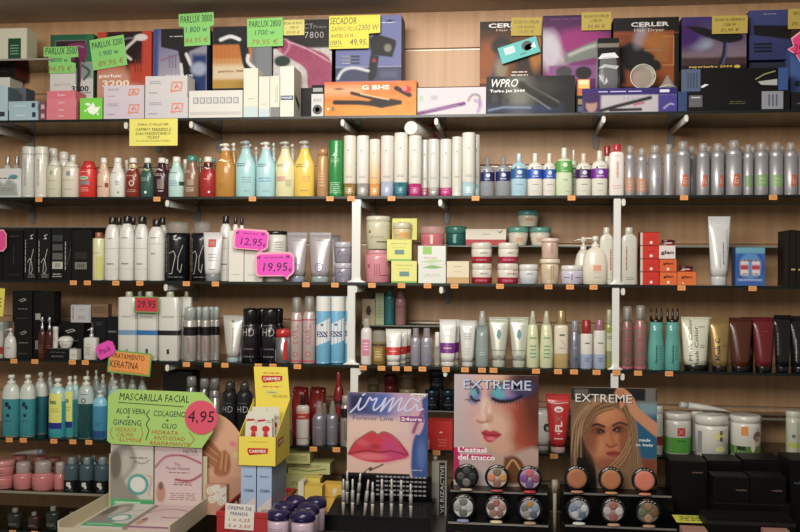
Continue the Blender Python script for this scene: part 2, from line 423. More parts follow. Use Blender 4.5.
def k_jar(w, h, o):
    R = w/2; lh = o.get('lh', .3); lw = o.get('lw', 1.0); bw = o.get('bw', .97); bb = o.get('bb', bw*.96); m = M(o.get('c', '#dcd8cc'), o.get('rough', .3), o.get('metal', 0), o.get('mk', 'coat'))
    zb = h*(1-lh); rings = [(0, R*bb*.94, R*bb*.94), (.002, R*bb, R*bb), (zb*.85, R*bw, R*bw), (zb, R*bw*.97, R*bw*.97)]
    if o.get('neck'): rings = rings[:2]+[(zb*.72, R*bw, R*bw), (zb*.88, R*bw*.97, R*bw*.97), (zb*.95, R*o['neck'], R*o['neck']), (zb, R*o['neck'], R*o['neck'])]
    b = MB(); b.loft(rings, m, 28); out = [('body', b, None)]
    lp = MB(); S = surf_round(rings)
    for z0, z1, c2 in o.get('bands', []): sleeve(lp, rings, z0*h, z1*h, M(c2, .3), 2, .0003)
    prints(lp, S, w, h, o.get('pr', [('l', -.3, .3, .2, .32, 2, '#6d6d66'), ('l', -.2, .2, .4, .46, 1, '#4c4c48')])); out.append(('label', lp, None))
    r = R*lw; lid = MB(); lm = M(o.get('lid', '#d8d4c8'), .3, o.get('lidmetal', 0), o.get('lidk', 'coat')); dome = o.get('dome', .1)
    lid.loft([(zb+.0003, r*.97, r*.97), (zb+.0012, r, r), (h-(h-zb)*(.15+dome), r*.99, r*.99), (h-(h-zb)*dome, r*.93, r*.93), (h-(h-zb)*dome*.3, r*.7, r*.7), (h, r*.35, r*.35)], lm, 28)
    if o.get('lidribs'):
        for i in range(36):
            t = 2*math.pi*i/36; lid.box(r*math.cos(t)-.0005, r*math.cos(t)+.0005, r*math.sin(t)-.0005, r*math.sin(t)+.0005, zb+.002, h-(h-zb)*.35, lm)
    out.append(('lid', lid, None)); return out
def k_box(w, h, o):
    d = o.get('d', .06); b = MB(); m = M(o.get('c', '#ddd8cb'), o.get('rough', .5), 0, 'card'); ms = M(o.get('side', o.get('c', '#ddd8cb')), .5, 0, 'card')
    x, y = w/2, d/2
    b.add([(-x,-y,0),(x,-y,0),(x,y,0),(-x,y,0),(-x,-y,h),(x,-y,h),(x,y,h),(-x,y,h)], [(0,1,5,4),(2,3,7,6)], m)
    b.add([(-x,-y,0),(x,-y,0),(x,y,0),(-x,y,0),(-x,-y,h),(x,-y,h),(x,y,h),(-x,y,h)], [(1,2,6,5),(3,0,4,7)], ms)
    mt = M(o.get('top', o.get('c', '#ddd8cb')), .5, 0, 'card')
    b.add([(-x,-y,0),(x,-y,0),(x,y,0),(-x,y,0),(-x,-y,h),(x,-y,h),(x,y,h),(-x,y,h)], [(3,2,1,0),(4,5,6,7)], mt)
    k = .0012   # the tuck flap's slit along the top edge
    b.box(-x+k, x-k, -y+.0015, -y+.0022, h-.0002, h+.0004, ms)
    out = [('carton', b, None)]
    lp = MB(); S = surf_flat(-y); vf = o.get('vf', 1.0); hv = h*vf
    if vf != 1.0:
        def S(u, v, off): return (u, -y-off, h-hv+v)
        S.curved = False
    prints(lp, S, w, hv, o.get('pr', [('l', -.35, .35, .6, .72, 1, '#6a6a64'), ('l', -.3, .3, .2, .35, 2, '#85857e')]))
    if 'sp' in o:   # print on the right-hand side panel
        def SS(u, v, off): return (x+off, u, v)
        SS.curved = False; prints(lp, SS, d, h, o['sp'])
    if lp.v: out.append(('printed_label', lp, None))
    if 'art' in o: out.append(('ART', (o['art'], w, h, -y, h-hv), None))
    return out
KINDS = dict(bottle=k_bottle, pump=k_pump, can=k_can, tall=k_tall, tube=k_tube, jar=k_jar, box=k_box)
KNAME = dict(bottle='bottle', pump='pump_bottle', can='spray_can', tall='hairspray_canister', tube='cream_tube', jar='cream_jar', box='product_box')
KCAT = dict(bottle='bottle', pump='bottle', can='spray can', tall='canister', tube='tube', jar='jar', box='box')

# ---------------------------------------------------------------- placing
FRONT = -.30
def sz(y400, Y=FRONT): return P(400, y400, Y).z
SHELF = {1: sz(115), 2: sz(196), 3: sz(283), 4: sz(366), 5: sz(449), 6: sz(505)}
REF = {}; ITEMS = []
CUR = dict(shelf=1, group=None, front=FRONT, z=None)
def shelf(n, group=None, front=FRONT, z=None): CUR.update(shelf=n, group=group, front=front, z=SHELF[n] if z is None else z)
def item(kind, x0, x1, yt, label, b=.012, on=None, nm=None, name=None, cat=None, group=None, dz=0, rz=0, lean=0, z=None, **o):
    z0 = (REF[on]['z1'] if on else CUR['z'] if z is None else z)+dz+.0004; front = CUR['front']
    if kind == 'box':
        Yf = front+b; xa = P(x0, yt, Yf).x; xb = P(x1, yt, Yf).x; w = xb-xa; h = P((x0+x1)/2, yt, Yf).z-z0; d = o.setdefault('d', .06); Yc = Yf+d/2
        if 'vis' in o: o['vf'] = (z0+h-P((x0+x1)/2, o['vis'], Yf).z)/h
    else:
        hd = .02
        for _ in range(3):
            Yc = front+b+hd; xa = P(x0, yt+25, Yc).x; xb = P(x1, yt+25, Yc).x; w = xb-xa
            hd = w/2*(o.get('dr', .8) if kind in ('bottle', 'pump') else .7 if kind == 'tube' else 1)
        h = P((x0+x1)/2, yt, Yc).z-z0
    root = thing(name or KNAME[kind], label, cat or KCAT[kind], ((xa+xb)/2, Yc, z0), math.radians(rz), group or CUR['group'])
    if lean: root.rotation_euler.y = math.radians(lean)
    for pn, mb, lb in KINDS[kind](w, h, o):
        if pn == 'ART':
            pt, ww, hh, y, zz = mb; p = paint_mesh('printed_front', pt, -ww/2, ww/2, zz, hh, y, root)
        elif mb.v: p = mb.build(pn, root)
    rec = dict(z1=z0+h, x=(x0+x1)/2, shelf=CUR['shelf'], label=label, root=root, w=w, h=h, Y=Yc, b=b, z0=z0)
    REF[label] = rec; ITEMS.append(rec)
    if nm: REF[nm] = rec
    return rec
def card(x0, x1, y0, y1, Y, label, cat, name, paper, ops, rz=0, tilt=0, lean=0, shape=None, group=None, border=None, thick=.0008):
    """a stiff paper sign: pixel box at depth Y; ops in fractions, u from -.5 to .5, v from 0 to 1; thick enough to be a sheet"""
    a = P(x0, y1, Y); b = P(x1, y1, Y); w = (b-a).length; h = P(x0, y0, Y).z-a.z
    root = thing(name, label, cat, ((a.x+b.x)/2, Y, a.z), math.radians(rz), group); root.rotation_euler.y = math.radians(tilt); root.rotation_euler.x = math.radians(lean)
    m = M(paper, .7); mb = MB()
    pts = shape or [(-.5, 0), (.5, 0), (.5, 1), (-.5, 1)]
    n = len(pts)
    def sheet(pts, m, y, t):
        n = len(pts); vs = [(u*w, y, v*h) for u, v in pts]+[(u*w, y+t, v*h) for u, v in pts]
        mb.add(vs, [tuple(range(n)), tuple(reversed(range(n, 2*n)))]+[(i, i+n, (i+1) % n+n, (i+1) % n) for i in range(n)], m)
    if border:
        sheet(pts, M(border, .7), 0, thick); cx = sum(p[0] for p in pts)/n; cy = sum(p[1] for p in pts)/n; k = min(w, h)*.07
        inner = [(cx+(u-cx)*(1-2*k/w), cy+(v-cy)*(1-2*k/h)) for u, v in pts]; sheet(inner, m, -.0004, .0004)
        S = surf_flat(-.0004)
    else: sheet(pts, m, 0, thick); S = surf_flat(0)
    mb.build('card', root)
    lp = MB(); prints(lp, S, w, h, ops)
    if lp.v: lp.build('lettering', root)
    return root
# ---------------------------------------------------------------- the setting
def wall_material():
    m = bpy.data.materials.new('beech_panel'); m.use_nodes = True; nt = m.node_tree; b = nt.nodes['Principled BSDF']
    tc = nt.nodes.new('ShaderNodeTexCoord'); mp = nt.nodes.new('ShaderNodeMapping'); mp.inputs['Scale'].default_value = (20, 3, .8)
    nz = nt.nodes.new('ShaderNodeTexNoise'); nz.inputs['Scale'].default_value = 1.6; nz.inputs['Detail'].default_value = 5
    cr = nt.nodes.new('ShaderNodeValToRGB'); cr.color_ramp.elements[0].position = .32; cr.color_ramp.elements[0].color = (*lin('#bd8e5e'), 1); cr.color_ramp.elements[1].position = .7; cr.color_ramp.elements[1].color = (*lin('#cfa170'), 1)
    nt.links.new(tc.outputs['Object'], mp.inputs[0]); nt.links.new(mp.outputs[0], nz.inputs[0]); nt.links.new(nz.outputs[0], cr.inputs[0]); nt.links.new(cr.outputs[0], b.inputs['Base Color']); b.inputs['Roughness'].default_value = .45
    return m
WALLM = wall_material()
ZT = P(400, 13, 0).z
# slatted back wall: boards with a rebated slot and a metal insert between them
mb = MB(); slots = [P(440, y, 0).z for y in (49, 88, 127, 166, 205, 244, 283, 322, 361, 400, 439, 478)]
edges = [ZT+.1]+slots+[-.05]
for a, b in zip(edges, edges[1:]): mb.box(-2.2, 2.2, 0, .02, b+.004, a-.004, WALLM)
mb.box(-2.2, 2.2, .012, .03, -.05, ZT+.1, WALLM)
for z in slots: mb.box(-2.2, 2.2, .004, .0125, z-.004, z-.0015, M('#b5b2aa', .35, .6))
struct('wall_back', mb)
mb = MB(); mb.box(-2.2, 2.2, -.5, .03, ZT, ZT+.03, M('#b3a492', .6)); mb.box(-2.2, 2.2, -.52, -.5, ZT-.005, ZT+.3, M('#8d7d6b', .5)); struct('ceiling', mb)
mb = MB(); mb.box(-2.2, 2.2, -4.5, .03, -.05, 0, M('#6d6258', .4)); struct('floor', mb)
# counter the displays stand on
CZ = sz(505)
CT = thing('counter', 'dark brown counter top running below the cosmetics displays', 'counter', (.45, -.70, 0))
mb = MB(); mb.box(-1.235, 1.2, -.42, .385, CZ-.03, CZ, M('#3a3029', .35, 0, 'coat'), .003); mb.build('worktop', CT)
mb = MB(); mb.box(-1.2, 1.18, -.38, .36, .0, CZ-.03, M('#5a4636', .5)); mb.build('base_cabinet', CT)

# ---------------------------------------------------------------- glass shelves
def glass_mat():
    m = bpy.data.materials.new('shelf_glass'); m.use_nodes = True; nt = m.node_tree; nt.nodes.remove(nt.nodes['Principled BSDF']); out = nt.nodes['Material Output']
    tr = nt.nodes.new('ShaderNodeBsdfTransparent'); tr.inputs[0].default_value = (.93, .95, .93, 1)
    gl = nt.nodes.new('ShaderNodeBsdfGlossy'); gl.inputs['Roughness'].default_value = .04; gl.inputs[0].default_value = (.9, .95, .92, 1)
    fr = nt.nodes.new('ShaderNodeFresnel'); fr.inputs[0].default_value = 1.45; mx = nt.nodes.new('ShaderNodeMixShader')
    nt.links.new(fr.outputs[0], mx.inputs[0]); nt.links.new(tr.outputs[0], mx.inputs[1]); nt.links.new(gl.outputs[0], mx.inputs[2]); nt.links.new(mx.outputs[0], out.inputs[0])
    return m
GLASS = glass_mat(); EDGE = M('#0b1512', .35); EDGEL = M('#6f7d74', .3)
def glass_shelf(x0, x1, y0, y1, z, label, t=.008, edge=EDGE):
    mb = MB(); mb.add([(x0,y0,z-t),(x1,y0,z-t),(x1,y1,z-t),(x0,y1,z-t),(x0,y0,z),(x1,y0,z),(x1,y1,z),(x0,y1,z)], [(3,2,1,0),(4,5,6,7)], GLASS)
    mb.add([(x0,y0,z-t),(x1,y0,z-t),(x1,y1,z-t),(x0,y1,z-t),(x0,y0,z),(x1,y0,z),(x1,y1,z),(x0,y1,z)], [(0,1,5,4),(1,2,6,5),(2,3,7,6),(3,0,4,7)], edge)
    o = mb.build('glass_shelf'); tag(o, label, 'shelf', 'glass shelves'); return o
glass_shelf(-2.1, 2.1, FRONT, -.002, SHELF[1], 'top glass shelf carrying the hair dryer and appliance boxes')
glass_shelf(-2.1, 2.1, FRONT, -.002, SHELF[2], 'glass shelf holding shampoo bottles and silver spray cans, below the top shelf')
glass_shelf(-2.1, 2.1, FRONT, -.002, SHELF[3], 'glass shelf at mid height with the jars and pink price bubbles')
glass_shelf(-2.1, 2.1, FRONT, -.002, SHELF[4], 'glass shelf with tubes, keratin bottles and black cartons')
glass_shelf(-2.1, 2.1, FRONT, -.002, SHELF[5], 'glass shelf with blue gel bottles at one end and white tubs at the other')
glass_shelf(-2.1, 2.1, FRONT, -.002, SHELF[6], 'pale edged lowest glass shelf carrying pink jars', .008, M('#8a8a70', .3, 0, 'coat'))
zl = P(40, 531, FRONT).z
glass_shelf(-2.1, -.82, FRONT, -.002, zl, 'bottom glass shelf seen through the one with pink jars')
# narrow rear shelves
RS3 = P(480, 245.5, -.15).z; RS3L = P(60, 226.5, -.14).z; RS4 = P(380, 325, -.15).z; RS5 = P(430, 410.5, -.15).z; RS1 = P(20, 58.5, -.2).z
glass_shelf(P(428, 245, -.15).x, 2.1, -.15, -.001, RS3, 'narrow rear glass shelf behind the teal lidded jars', .004, EDGEL)
glass_shelf(-2.1, P(122, 227, -.14).x, -.14, -.001, RS3L, 'narrow rear glass shelf just above the black cartons', .004, EDGEL)
glass_shelf(P(363, 325, -.15).x, P(446, 325, -.15).x, -.15, -.001, RS4, 'narrow rear glass shelf under the teal and pink slim bottles', .004, EDGEL)
glass_shelf(P(362, 410, -.15).x, 2.1, -.15, -.001, RS5, 'narrow rear glass shelf behind the two EXTREME posters', .004, EDGEL)
glass_shelf(-2.1, P(53, 58, -.2).x, -.2, -.001, RS1, 'short glass shelf high in the corner under a cream carton', .006, M('#9a968c', .2, 0, 'coat'))

# ---------------------------------------------------------------- brackets
BRW = M('#d8d6cc', .4); BRG = M('#b4b8b6', .4, 0); BRC = M('#a9b4ba', .2, 0, 'clear')
BN = {1: 'top', 2: 'second', 3: 'third', 4: 'fourth', 5: 'fifth'}
def bracket(px, py, n, label):
    p = P(px, py, FRONT-.004); z = SHELF[n]-.0085; h = .028
    r = thing('shelf_bracket', label, 'bracket', (p.x, 0, z), 0, 'white brackets under the glass shelves')
    a = MB(); a.loft([(0, .0055, .0105), (.27, .0055, .0105)], BRG, 16, 3.0); a.v = [(x, -.012-w, -.0125+y) for x, y, w in a.v]; a.build('arm', r)
    c = MB(); c.loft([(0, .0065, .0115), (.012, .0065, .0115), (.0145, .005, .0095)], BRW, 18, 2.6); c.v = [(x, -.282-w, -.0125+y) for x, y, w in c.v]; c.build('end_cap', r)
    b = MB(); b.loft([(0, .011, .033), (.010, .011, .033), (.012, .009, .030)], BRC, 18, 3.0); b.v = [(x, -.0005-w, -.0335+y) for x, y, w in b.v]; b.build('back_plate', r)
for n, lst in {1: [(-15, 125, 'behind the pale blue flat boxes'), (124.5, 124, 'beside the yellow ticket notice'), (190, 122.5, 'under the white pictogram box'), (342, 120, 'under the orange straightener box'), (436, 119, 'under the white curling iron box'), (604, 117, 'under the purple straightener box'), (687, 116, 'under the lower window box')],
               2: [(-14, 205, 'at the very end with white canisters'), (166, 204.5, 'above the black topped white bottles'), (359, 203, 'above the tall cream jar by the post'), (440, 203, 'above the teal glass jar'), (624, 203, 'beside the second white post')],
               3: [(164.5, 289, 'above the litre bottles'), (355, 290, 'beside the white post'), (441, 291, 'above the purple banded tubes'), (623.5, 292.5, 'beside the second white post')],
               4: [(166, 369, 'above the black carton and the green sign'), (358.5, 373, 'by the post over the lips poster'), (445, 374.5, 'above the dark tins'), (623, 376, 'over the blonde woman poster')],
               5: [(435, 460, 'below the red carton')]}.items():
    for px, py, w in lst: bracket(px, py, n, 'white capped bracket of the %s glass shelf, %s' % (BN[n], w))
# ---------------------------------------------------------------- white posts clipped between shelves
def post(xa, xb, n_top, n_bot, label, bottom=None):
    z0 = SHELF[n_bot]+.0003; z1 = SHELF[n_top]-.0085; Y = FRONT+.012; a = P(xa, 300, Y).x; b = P(xb, 300, Y).x
    r = thing('shelf_post', label, 'post', ((a+b)/2, Y, z0), 0, 'white posts between the glass shelves'); w = (b-a)/2; m = M('#d9dad4', .35, 0, 'coat')
    p = MB(); p.box(-w, w, -.009, .009, .004, z1-z0-.0005, m, .0015); p.build('post', r)
    f = MB(); f.loft([(0, w*2.3, .011), (.003, w*2.1, .011), (.008, w*1.2, .01), (.02, w*1.02, .0095)], m, 20, 4); f.build('foot', r)
post(352, 360.5, 2, 3, 'white post between silver jars and the tall cream jar')
post(348, 355.5, 3, 4, 'white post beside the blue and white spray cans')
post(351.5, 359, 4, 5, 'white post rising behind the lips poster')
post(613, 620, 2, 3, 'white post between the two slim white bottles')
post(612, 619, 3, 4, 'white post beside the dark CURL spray cans')
post(611, 618.5, 4, 5, 'white post behind the blonde woman poster')
# ================================================================ TOP SHELF
def dryer(p, cx, cy, s, c, c2='#222222', flip=1, rot=0):
    """hair dryer printed on a carton: barrel, nozzle and handle"""
    def T(pts):
        ca, sa = math.cos(math.radians(rot)), math.sin(math.radians(rot)); return [(cx+(x*flip*ca-y*sa)*s, cy+(x*flip*sa+y*ca)*s/p.asp) for x, y in pts]
    p.blob(T([(-.1, -.22), (.25, -.26), (.42, -.2), (.46, 0), (.42, .2), (.22, .26), (-.05, .2), (-.1, 0)]), c)
    p.poly(T([(-.08, -.17), (-.5, -.1), (-.55, .02), (-.5, .12), (-.08, .17)]), c)
    p.poly(T([(-.55, -.1), (-.5, -.1), (-.5, .12), (-.55, .12)]), c2)
    p.poly(T([(.1, .18), (.32, .2), (.3, .75), (.27, .9), (.12, .88), (.1, .6)]), c)
    p.line(T([(-.45, -.05), (.2, -.17), (.38, -.12)]), .02*s+.01, '#ffffff', .03, 0, ) if False else p.line(T([(-.4, -.05), (.2, -.16), (.36, -.12)]), .03*s, '#c9c9d0', .03, .5)
    return p
def swoosh(p, pts, w, c='#ffffff', a=.9): return p.line(p.curve(pts), w, c, .02, a)
def A3500():
    p = Paint(56, 74, '#d9d9d4'); p.rect(0, 0, 1, .1, '#1f6b4a'); p.rect(.82, 0, 1, .45, '#237a52'); p.rect(0, 0, .12, .5, '#20684a'); p.rect(.12, .1, .82, .55, '#3b2630', .04)
    dryer(p, .5, .28, .75, '#8d2a68', '#3a1a30'); p.line([(.62, .4), (.66, .9)], .1, '#2b2b30'); p.rect(.72, .45, .98, .7, '#8fa09a', .05); p.line(p.curve([(.75, .5), (.9, .6), (.78, .72)]), .05, '#4a5a55'); p.rect(0, .55, .6, 1, '#e4e2dd', .05); return p
def A3200():
    p = Paint(56, 74, '#d24a25'); p.rect(.18, 0, .82, .5, '#3a1a1a', .05); dryer(p, .45, .2, .8, '#2b1718'); p.line(p.curve([(.72, .12), (.5, .3), (.62, .42)]), .05, '#e9e0dc', .02); p.rect(.86, 0, 1, 1, '#d8452a'); p.ell(.8, .1, .12, .05, '#efe6e2'); p.ell(.3, .85, .5, .3, '#dfa288', .5); p.rect(.6, .5, .85, .78, '#d2492c', .1); return p
def A3000():
    p = Paint(60, 66, '#8f93b8').grad('#5b62a0', '#d9cfd2', 75); p.rect(0, 0, .1, 1, '#4a5aa0', .04); p.poly([(.15, 0), (1, 0), (1, .25), (.66, .36), (.5, .35), (.15, .28)], '#2a2628', .02); p.poly([(.46, .33), (.66, .33), (.72, .7), (.62, .95), (.55, .7)], '#1e1c20', .02)
    p.line(p.curve([(.52, .55), (.56, .78), (.66, .95)]), .05, '#f4f2f0', .02); p.line(p.curve([(.62, .4), (.7, .55)]), .06, '#efeeec', .02); p.rect(.72, .4, 1, 1, '#27407f', .08); p.ell(.85, .62, .14, .1, '#aeb9d4', .6); p.line([(.15, .48), (.45, .4)], .015, '#b0405a'); return p
def A2800():
    p = Paint(60, 66, '#d98a35'); p.rect(0, .35, .7, 1, '#e3a45a', .06); p.rect(0, .3, .66, .52, '#d9832a', .06); p.rect(0, 0, 1, .3, '#26262e', .03); p.rect(.66, 0, 1, 1, '#6d7078', .04); p.rect(.7, .25, 1, .95, '#8c9198', .1)
    for i in range(10): p.line([(i*.07, .3), (i*.07, .62)], .008, '#c06a1c', 0, .5); p.line([(0, .32+i*.035), (.66, .32+i*.035)], .008, '#c06a1c', 0, .5)
    p.rect(0, .62, .62, .86, '#efd9b4', .1); p.rect(0, .86, .66, 1, '#caa033', .04); p.line(p.curve([(.14, .22), (.3, .17), (.45, .22)]), .06, '#f6f6f6', .02); p.line(p.curve([(.52, .3), (.58, .6), (.66, .78)]), .14, '#1f1f26', .02); p.line(p.curve([(.6, .48), (.6, .58), (.7, .68)]), .06, '#f2f2f4', .02); return p
def A7800():
    p = Paint(66, 70, '#dcd4d2'); p.rect(0, 0, 1, .42, '#2b2829', .03); p.blob([(.06, .42), (.1, .3), (.22, .28), (.4, .36), (.85, .5), (1.0, .68), (.98, 1.02), (.62, 1.02), (.55, .72), (.2, .52)], '#b24d74', .03); p.line(p.curve([(.12, .46), (.12, .32), (.22, .29), (.28, .38), (.2, .5)]), .03, '#d08aa2', .01)
    p.ell(.16, .6, .14, .08, '#2f4438', .3); p.line(p.curve([(.25, .32), (.6, .44), (.95, .62)]), .02, '#e7b8c8', .02); p.noise(.25, 20, 3); return p
def ABLUE():
    p = Paint(66, 66, '#7b83bb'); p.rect(0, .78, 1, 1, '#4a5273', .02); p.line([(0, .78), (1, .78)], .01, '#aeb4d4'); p.poly([(.52, .36), (.6, .28), (.9, .38), (.92, .44), (.86, .64), (.54, .6)], '#1f1d20', .01); p.poly([(.53, .6), (.66, .62), (.62, .92), (.56, 1.0), (.5, .98), (.5, .85)], '#232023', .01)
    p.rect(.565, .66, .61, .71, '#c7363a'); p.ell(.79, .5, .055, .06, '#8e8a80', .3); p.line(p.curve([(.04, .95), (.12, .83), (.28, .79), (.5, .84)]), .04, '#e3e6ee', .02)
    for y in (.62, .67, .72): p.rect(.1, y-.012, .37, y+.012, '#26283a'); p.rect(.1, y-.008, .23, y+.006, '#c9cbd8')
    p.ell(.82, .1, .03, .02, '#15151a'); p.rect(.75, .085, .9, .095, '#2a2d45'); p.rect(.7, .86, .92, .93, '#6c7396', .1); return p
def ACERLER():
    p = Paint(60, 62, '#a65622').grad('#3a221d', '#c9771f', 80); p.noise(.7, 7, 5); p.rect(0, 0, 1, .14, '#33211f', .05); p.ell(.2, .6, .22, .3, '#c0691c', .6); p.ell(.35, .4, .16, .14, '#3b2a2c', .5); p.line([(.38, .45), (.25, .95)], .14, '#5d5478', .06); p.ell(.35, .75, .1, .16, '#b9a58c', .8); p.ell(.75, .6, .2, .16, '#1d1613', .5); p.ell(.8, .85, .3, .2, '#4a2c18', .6); p.ell(.9, .5, .1, .3, '#d88c1c', .6); return p
def APURPLE():
    p = Paint(66, 62, '#8a2f86').grad('#5c1f66', '#a84790', 90); p.ell(.55, .42, .4, .2, '#c03898', .6); p.ell(.12, .55, .15, .3, '#eadff0', .6); p.line([(0, .3), (.3, .7)], .12, '#f3eef6', .15, .8); p.blob([(.32, .62), (.45, .55), (.75, .42), (.98, .42), (1, .58), (.8, .66), (.5, .72), (.34, .74)], '#9aa09a', .03); p.line(p.curve([(.4, .62), (.7, .5), (.95, .46)]), .04, '#dfe4de', .04)
    p.rect(.1, .78, .82, 1, '#b06ab0', .02); p.ell(.32, .88, .12, .09, '#5b5560'); p.ell(.6, .9, .12, .1, '#2e2a30'); p.rect(0, 0, 1, .03, '#3d1446'); return p
def ACERLER2():
    p = Paint(60, 62, '#b4581f').grad('#b9571e', '#c26818', 60); p.noise(.6, 6, 9); p.rect(0, 0, 1, .2, '#1d1516', .02); p.rect(.92, 0, 1, 1, '#17110f', .01); p.line([(0, .23), (1, .23)], .012, '#c86a4a'); p.blob([(.1, .45), (.3, .36), (.55, .5), (.72, .68), (.65, .78), (.2, .75)], '#191214', .04); p.ell(.42, .28, .09, .16, '#c9c4d6', 1.0, 20, .8); p.ell(.65, .35, .2, .14, '#e0902c', .9, 0, .8); p.poly([(.62, .62), (.7, .3), (.86, .3), (.82, .66)], '#c98a38', .02, .6); p.poly([(.15, .5), (.2, .95), (.1, .95)], '#30343e', .05); return p
def ASKY():
    p = Paint(62, 54, '#6a5a9a').grad('#4b3a8e', '#b59a9c', 90); p.noise(.35, 6, 4); p.ell(.3, .5, .16, .1, '#c2d2ea', 1.0); p.ell(.05, .35, .3, .25, '#5a2a86', .8); p.rect(0, .76, 1, 1, '#5c3f44', .04); p.rect(0, .9, 1, 1, '#2c1c22', .03); p.blob([(.05, .18), (.3, .2), (.55, .28), (.9, .34), (.92, .45), (.7, .5), (.55, .45), (.3, .34)], '#1a1420', .02); p.line([(.68, .48), (.66, .7), (.6, .92)], .07, '#1b2038', .02); p.line([(.7, .5), (.68, .72), (.63, .9)], .02, '#6f8fd0', .01); return p
def ABLACKGLOSS():
    p = Paint(92, 38, '#0d0e11'); p.ell(.38, .45, .14, .55, '#a9a698', 1.2, 0, .9); p.rect(0, .8, .85, .93, '#3a5fa6', .1, .7); p.line([(.4, .25), (.8, .78)], .09, '#3a3a36', .03); p.line([(.42, .3), (.78, .8)], .055, '#17181a', .01); p.line([(.4, .38), (.72, .88)], .012, '#aab0a8', .005); p.line([(.46, .22), (.82, .7)], .012, '#8c8e86', .005); p.ell(.62, .3, .2, .2, '#5a5848', 1, 0, .5)
    p.line([(.03, .9), (.2, .82), (.5, .84)], .015, '#b8c8e8', .02); p.ell(.1, .6, .04, .12, '#4a4c50', .3); p.ell(.22, .66, .04, .1, '#55575a', .3); return p
def AORANGE():
    p = Paint(94, 36, '#e07a14').grad('#dd6a12', '#eea01c', 80); p.noise(.25, 12, 6); p.rect(0, .2, .4, .32, '#f6cda0', .12, .8); p.line([(.12, .6), (.4, .62), (.66, .68)], .05, '#2a1616', .01); p.line([(.3, .34), (.55, .52), (.72, .62)], .035, '#33221a', .01); p.poly([(.5, .55), (.72, .52), (.84, .58), (.84, .68), (.62, .78), (.46, .68)], '#231718', .01); p.line([(.4, .37), (.7, .54)], .01, '#f2dcb0', .01); p.line([(.78, .22), (.92, .42)], .05, '#2b1014', .01); p.ell(.9, .26, .04, .1, '#d3201c'); p.ell(.16, .22, .05, .03, '#8a4a3a', .4); return p
def ACURL():
    p = Paint(70, 26, '#dcd6dc'); p.line([(.0, .95), (.68, .6)], .05, '#7d3a86', .01); p.line([(.1, .86), (.6, .66)], .012, '#b58abf', .01); p.line(p.curve([(.74, .5), (.8, .3), (.9, .35), (.9, .7)]), .03, '#a08a94', .01); p.line(p.curve([(.84, .5), (.92, .6), (.88, .9)]), .05, '#b58fc6', .02, .7); p.rect(.03, .3, .09, .5, '#b8d0b0', .02); p.rect(.2, .3, .3, .45, '#c2b8c6', .03); return p
def AIRON():
    p = Paint(96, 24, '#d5cfd8'); p.rect(0, 0, 1, .3, '#3a2a86'); p.rect(.8, .3, 1, 1, '#5448a8'); p.rect(0, .2, .2, 1, '#4e2868', .03); p.ell(.1, .68, .06, .3, '#caa092', .3); p.ell(.09, .4, .1, .22, '#4b2570', .3); p.line([(.2, .92), (.36, .75), (.72, .42)], .035, '#26262a', .008); p.line([(.3, .9), (.62, .88)], .03, '#2c2a30', .008); p.line([(.55, .7), (.65, .62)], .02, '#d86a80', .01); p.line(p.curve([(.86, .85), (.92, .68), (.96, .7)]), .012, '#d8d4f0'); return p
def ABLUE2():
    p = Paint(46, 50, '#5560a0').grad('#5864a6', '#454e8a', 90); p.poly([(.1, .3), (1, .33), (1, .6), (.12, .5)], '#231f22', .02)
    for y in (.68, .75, .82): p.rect(.12, y-.02, .55, y+.02, '#171722')
    return p
def AJAR():
    p = Paint(24, 32, '#d9dcda'); p.rect(0, 0, 1, .3, '#d2d2ce'); p.poly([(.1, .6), (.3, .4), (.45, .55), (.6, .35), (.85, .55), (.9, .95), (.1, .95)], '#9aa19c', .1); p.ell(.75, .3, .14, .08, '#3f8f9a'); p.line([(.3, .6), (.3, .95)], .05, '#c9cdc8'); return p

def ink(fn, k):  # dims the print colours; low factors paint in weaker light further right
    def g(): p = fn(); p.im = np.clip(p.im, 0, 1)**(1+.25*(1-k))*k; return p
    return g
A3500, A3200, A3000, A2800, A7800, ABLUE, ACERLER, APURPLE, ACERLER2, ASKY, ABLACKGLOSS, ACURL, AIRON, ABLUE2, AORANGE = [ink(f, k) for f, k in ((A3500, .8), (A3200, .75), (A3000, .75), (A2800, .75), (A7800, .75), (ABLUE, .75), (ACERLER, .55), (APURPLE, .6), (ACERLER2, .5), (ASKY, .55), (ABLACKGLOSS, .5), (ACURL, .82), (AIRON, .7), (ABLUE2, .55), (AORANGE, .85))]
shelf(1, 'cartons on the top glass shelf')
zr = RS1
item('box', -22, 27, 28.5, 'cream carton with dark green panel, high in the corner on the short glass shelf', b=.12, z=RS1, c='#cfcdb4', side='#c2bf9f', d=.07, pr=[('r', .12, .38, .0, .68, '#1d4a2e'), ('l', .16, .34, .15, .5, 4, '#7fae86')])
item('box', -30, 8, 87, 'upright pale blue carton at the end of the top shelf', nm='pb', b=.005, c='#a6c3cb', side='#56646e', d=.07, pr=[('r', .2, .42, .12, .26, '#2c3a44')])
item('box', 9, 38, 110.3, 'pale blue flat carton, lower of the two beside the pink cartons', nm='fb', b=.004, d=.08, c='#9fbcc6', pr=[('r', .3, .42, .3, .8, '#2c3844'), ('l', -.3, .1, .4, .6, 1, '#e8eef0')])
item('box', 8.5, 37.5, 101.3, 'pale blue flat carton, upper of the two beside the pink cartons', on='fb', b=.006, d=.08, c='#9dbac4', pr=[('r', .3, .42, .3, .8, '#2c3844'), ('l', -.3, .1, .4, .6, 1, '#e8eef0')])
item('box', 11, 26, 88, 'slate grey carton behind the pale blue flat cartons', b=.11, d=.06, c='#5d6670', side='#4e555f')
item('box', -15, 10, 77.5, 'white carton carrying the black and burgundy carton', nm='wb2', b=.19, d=.085, c='#d8d6cf', side='#bdbba8', pr=[('r', -.1, .3, .72, .85, '#b9cfd4')])
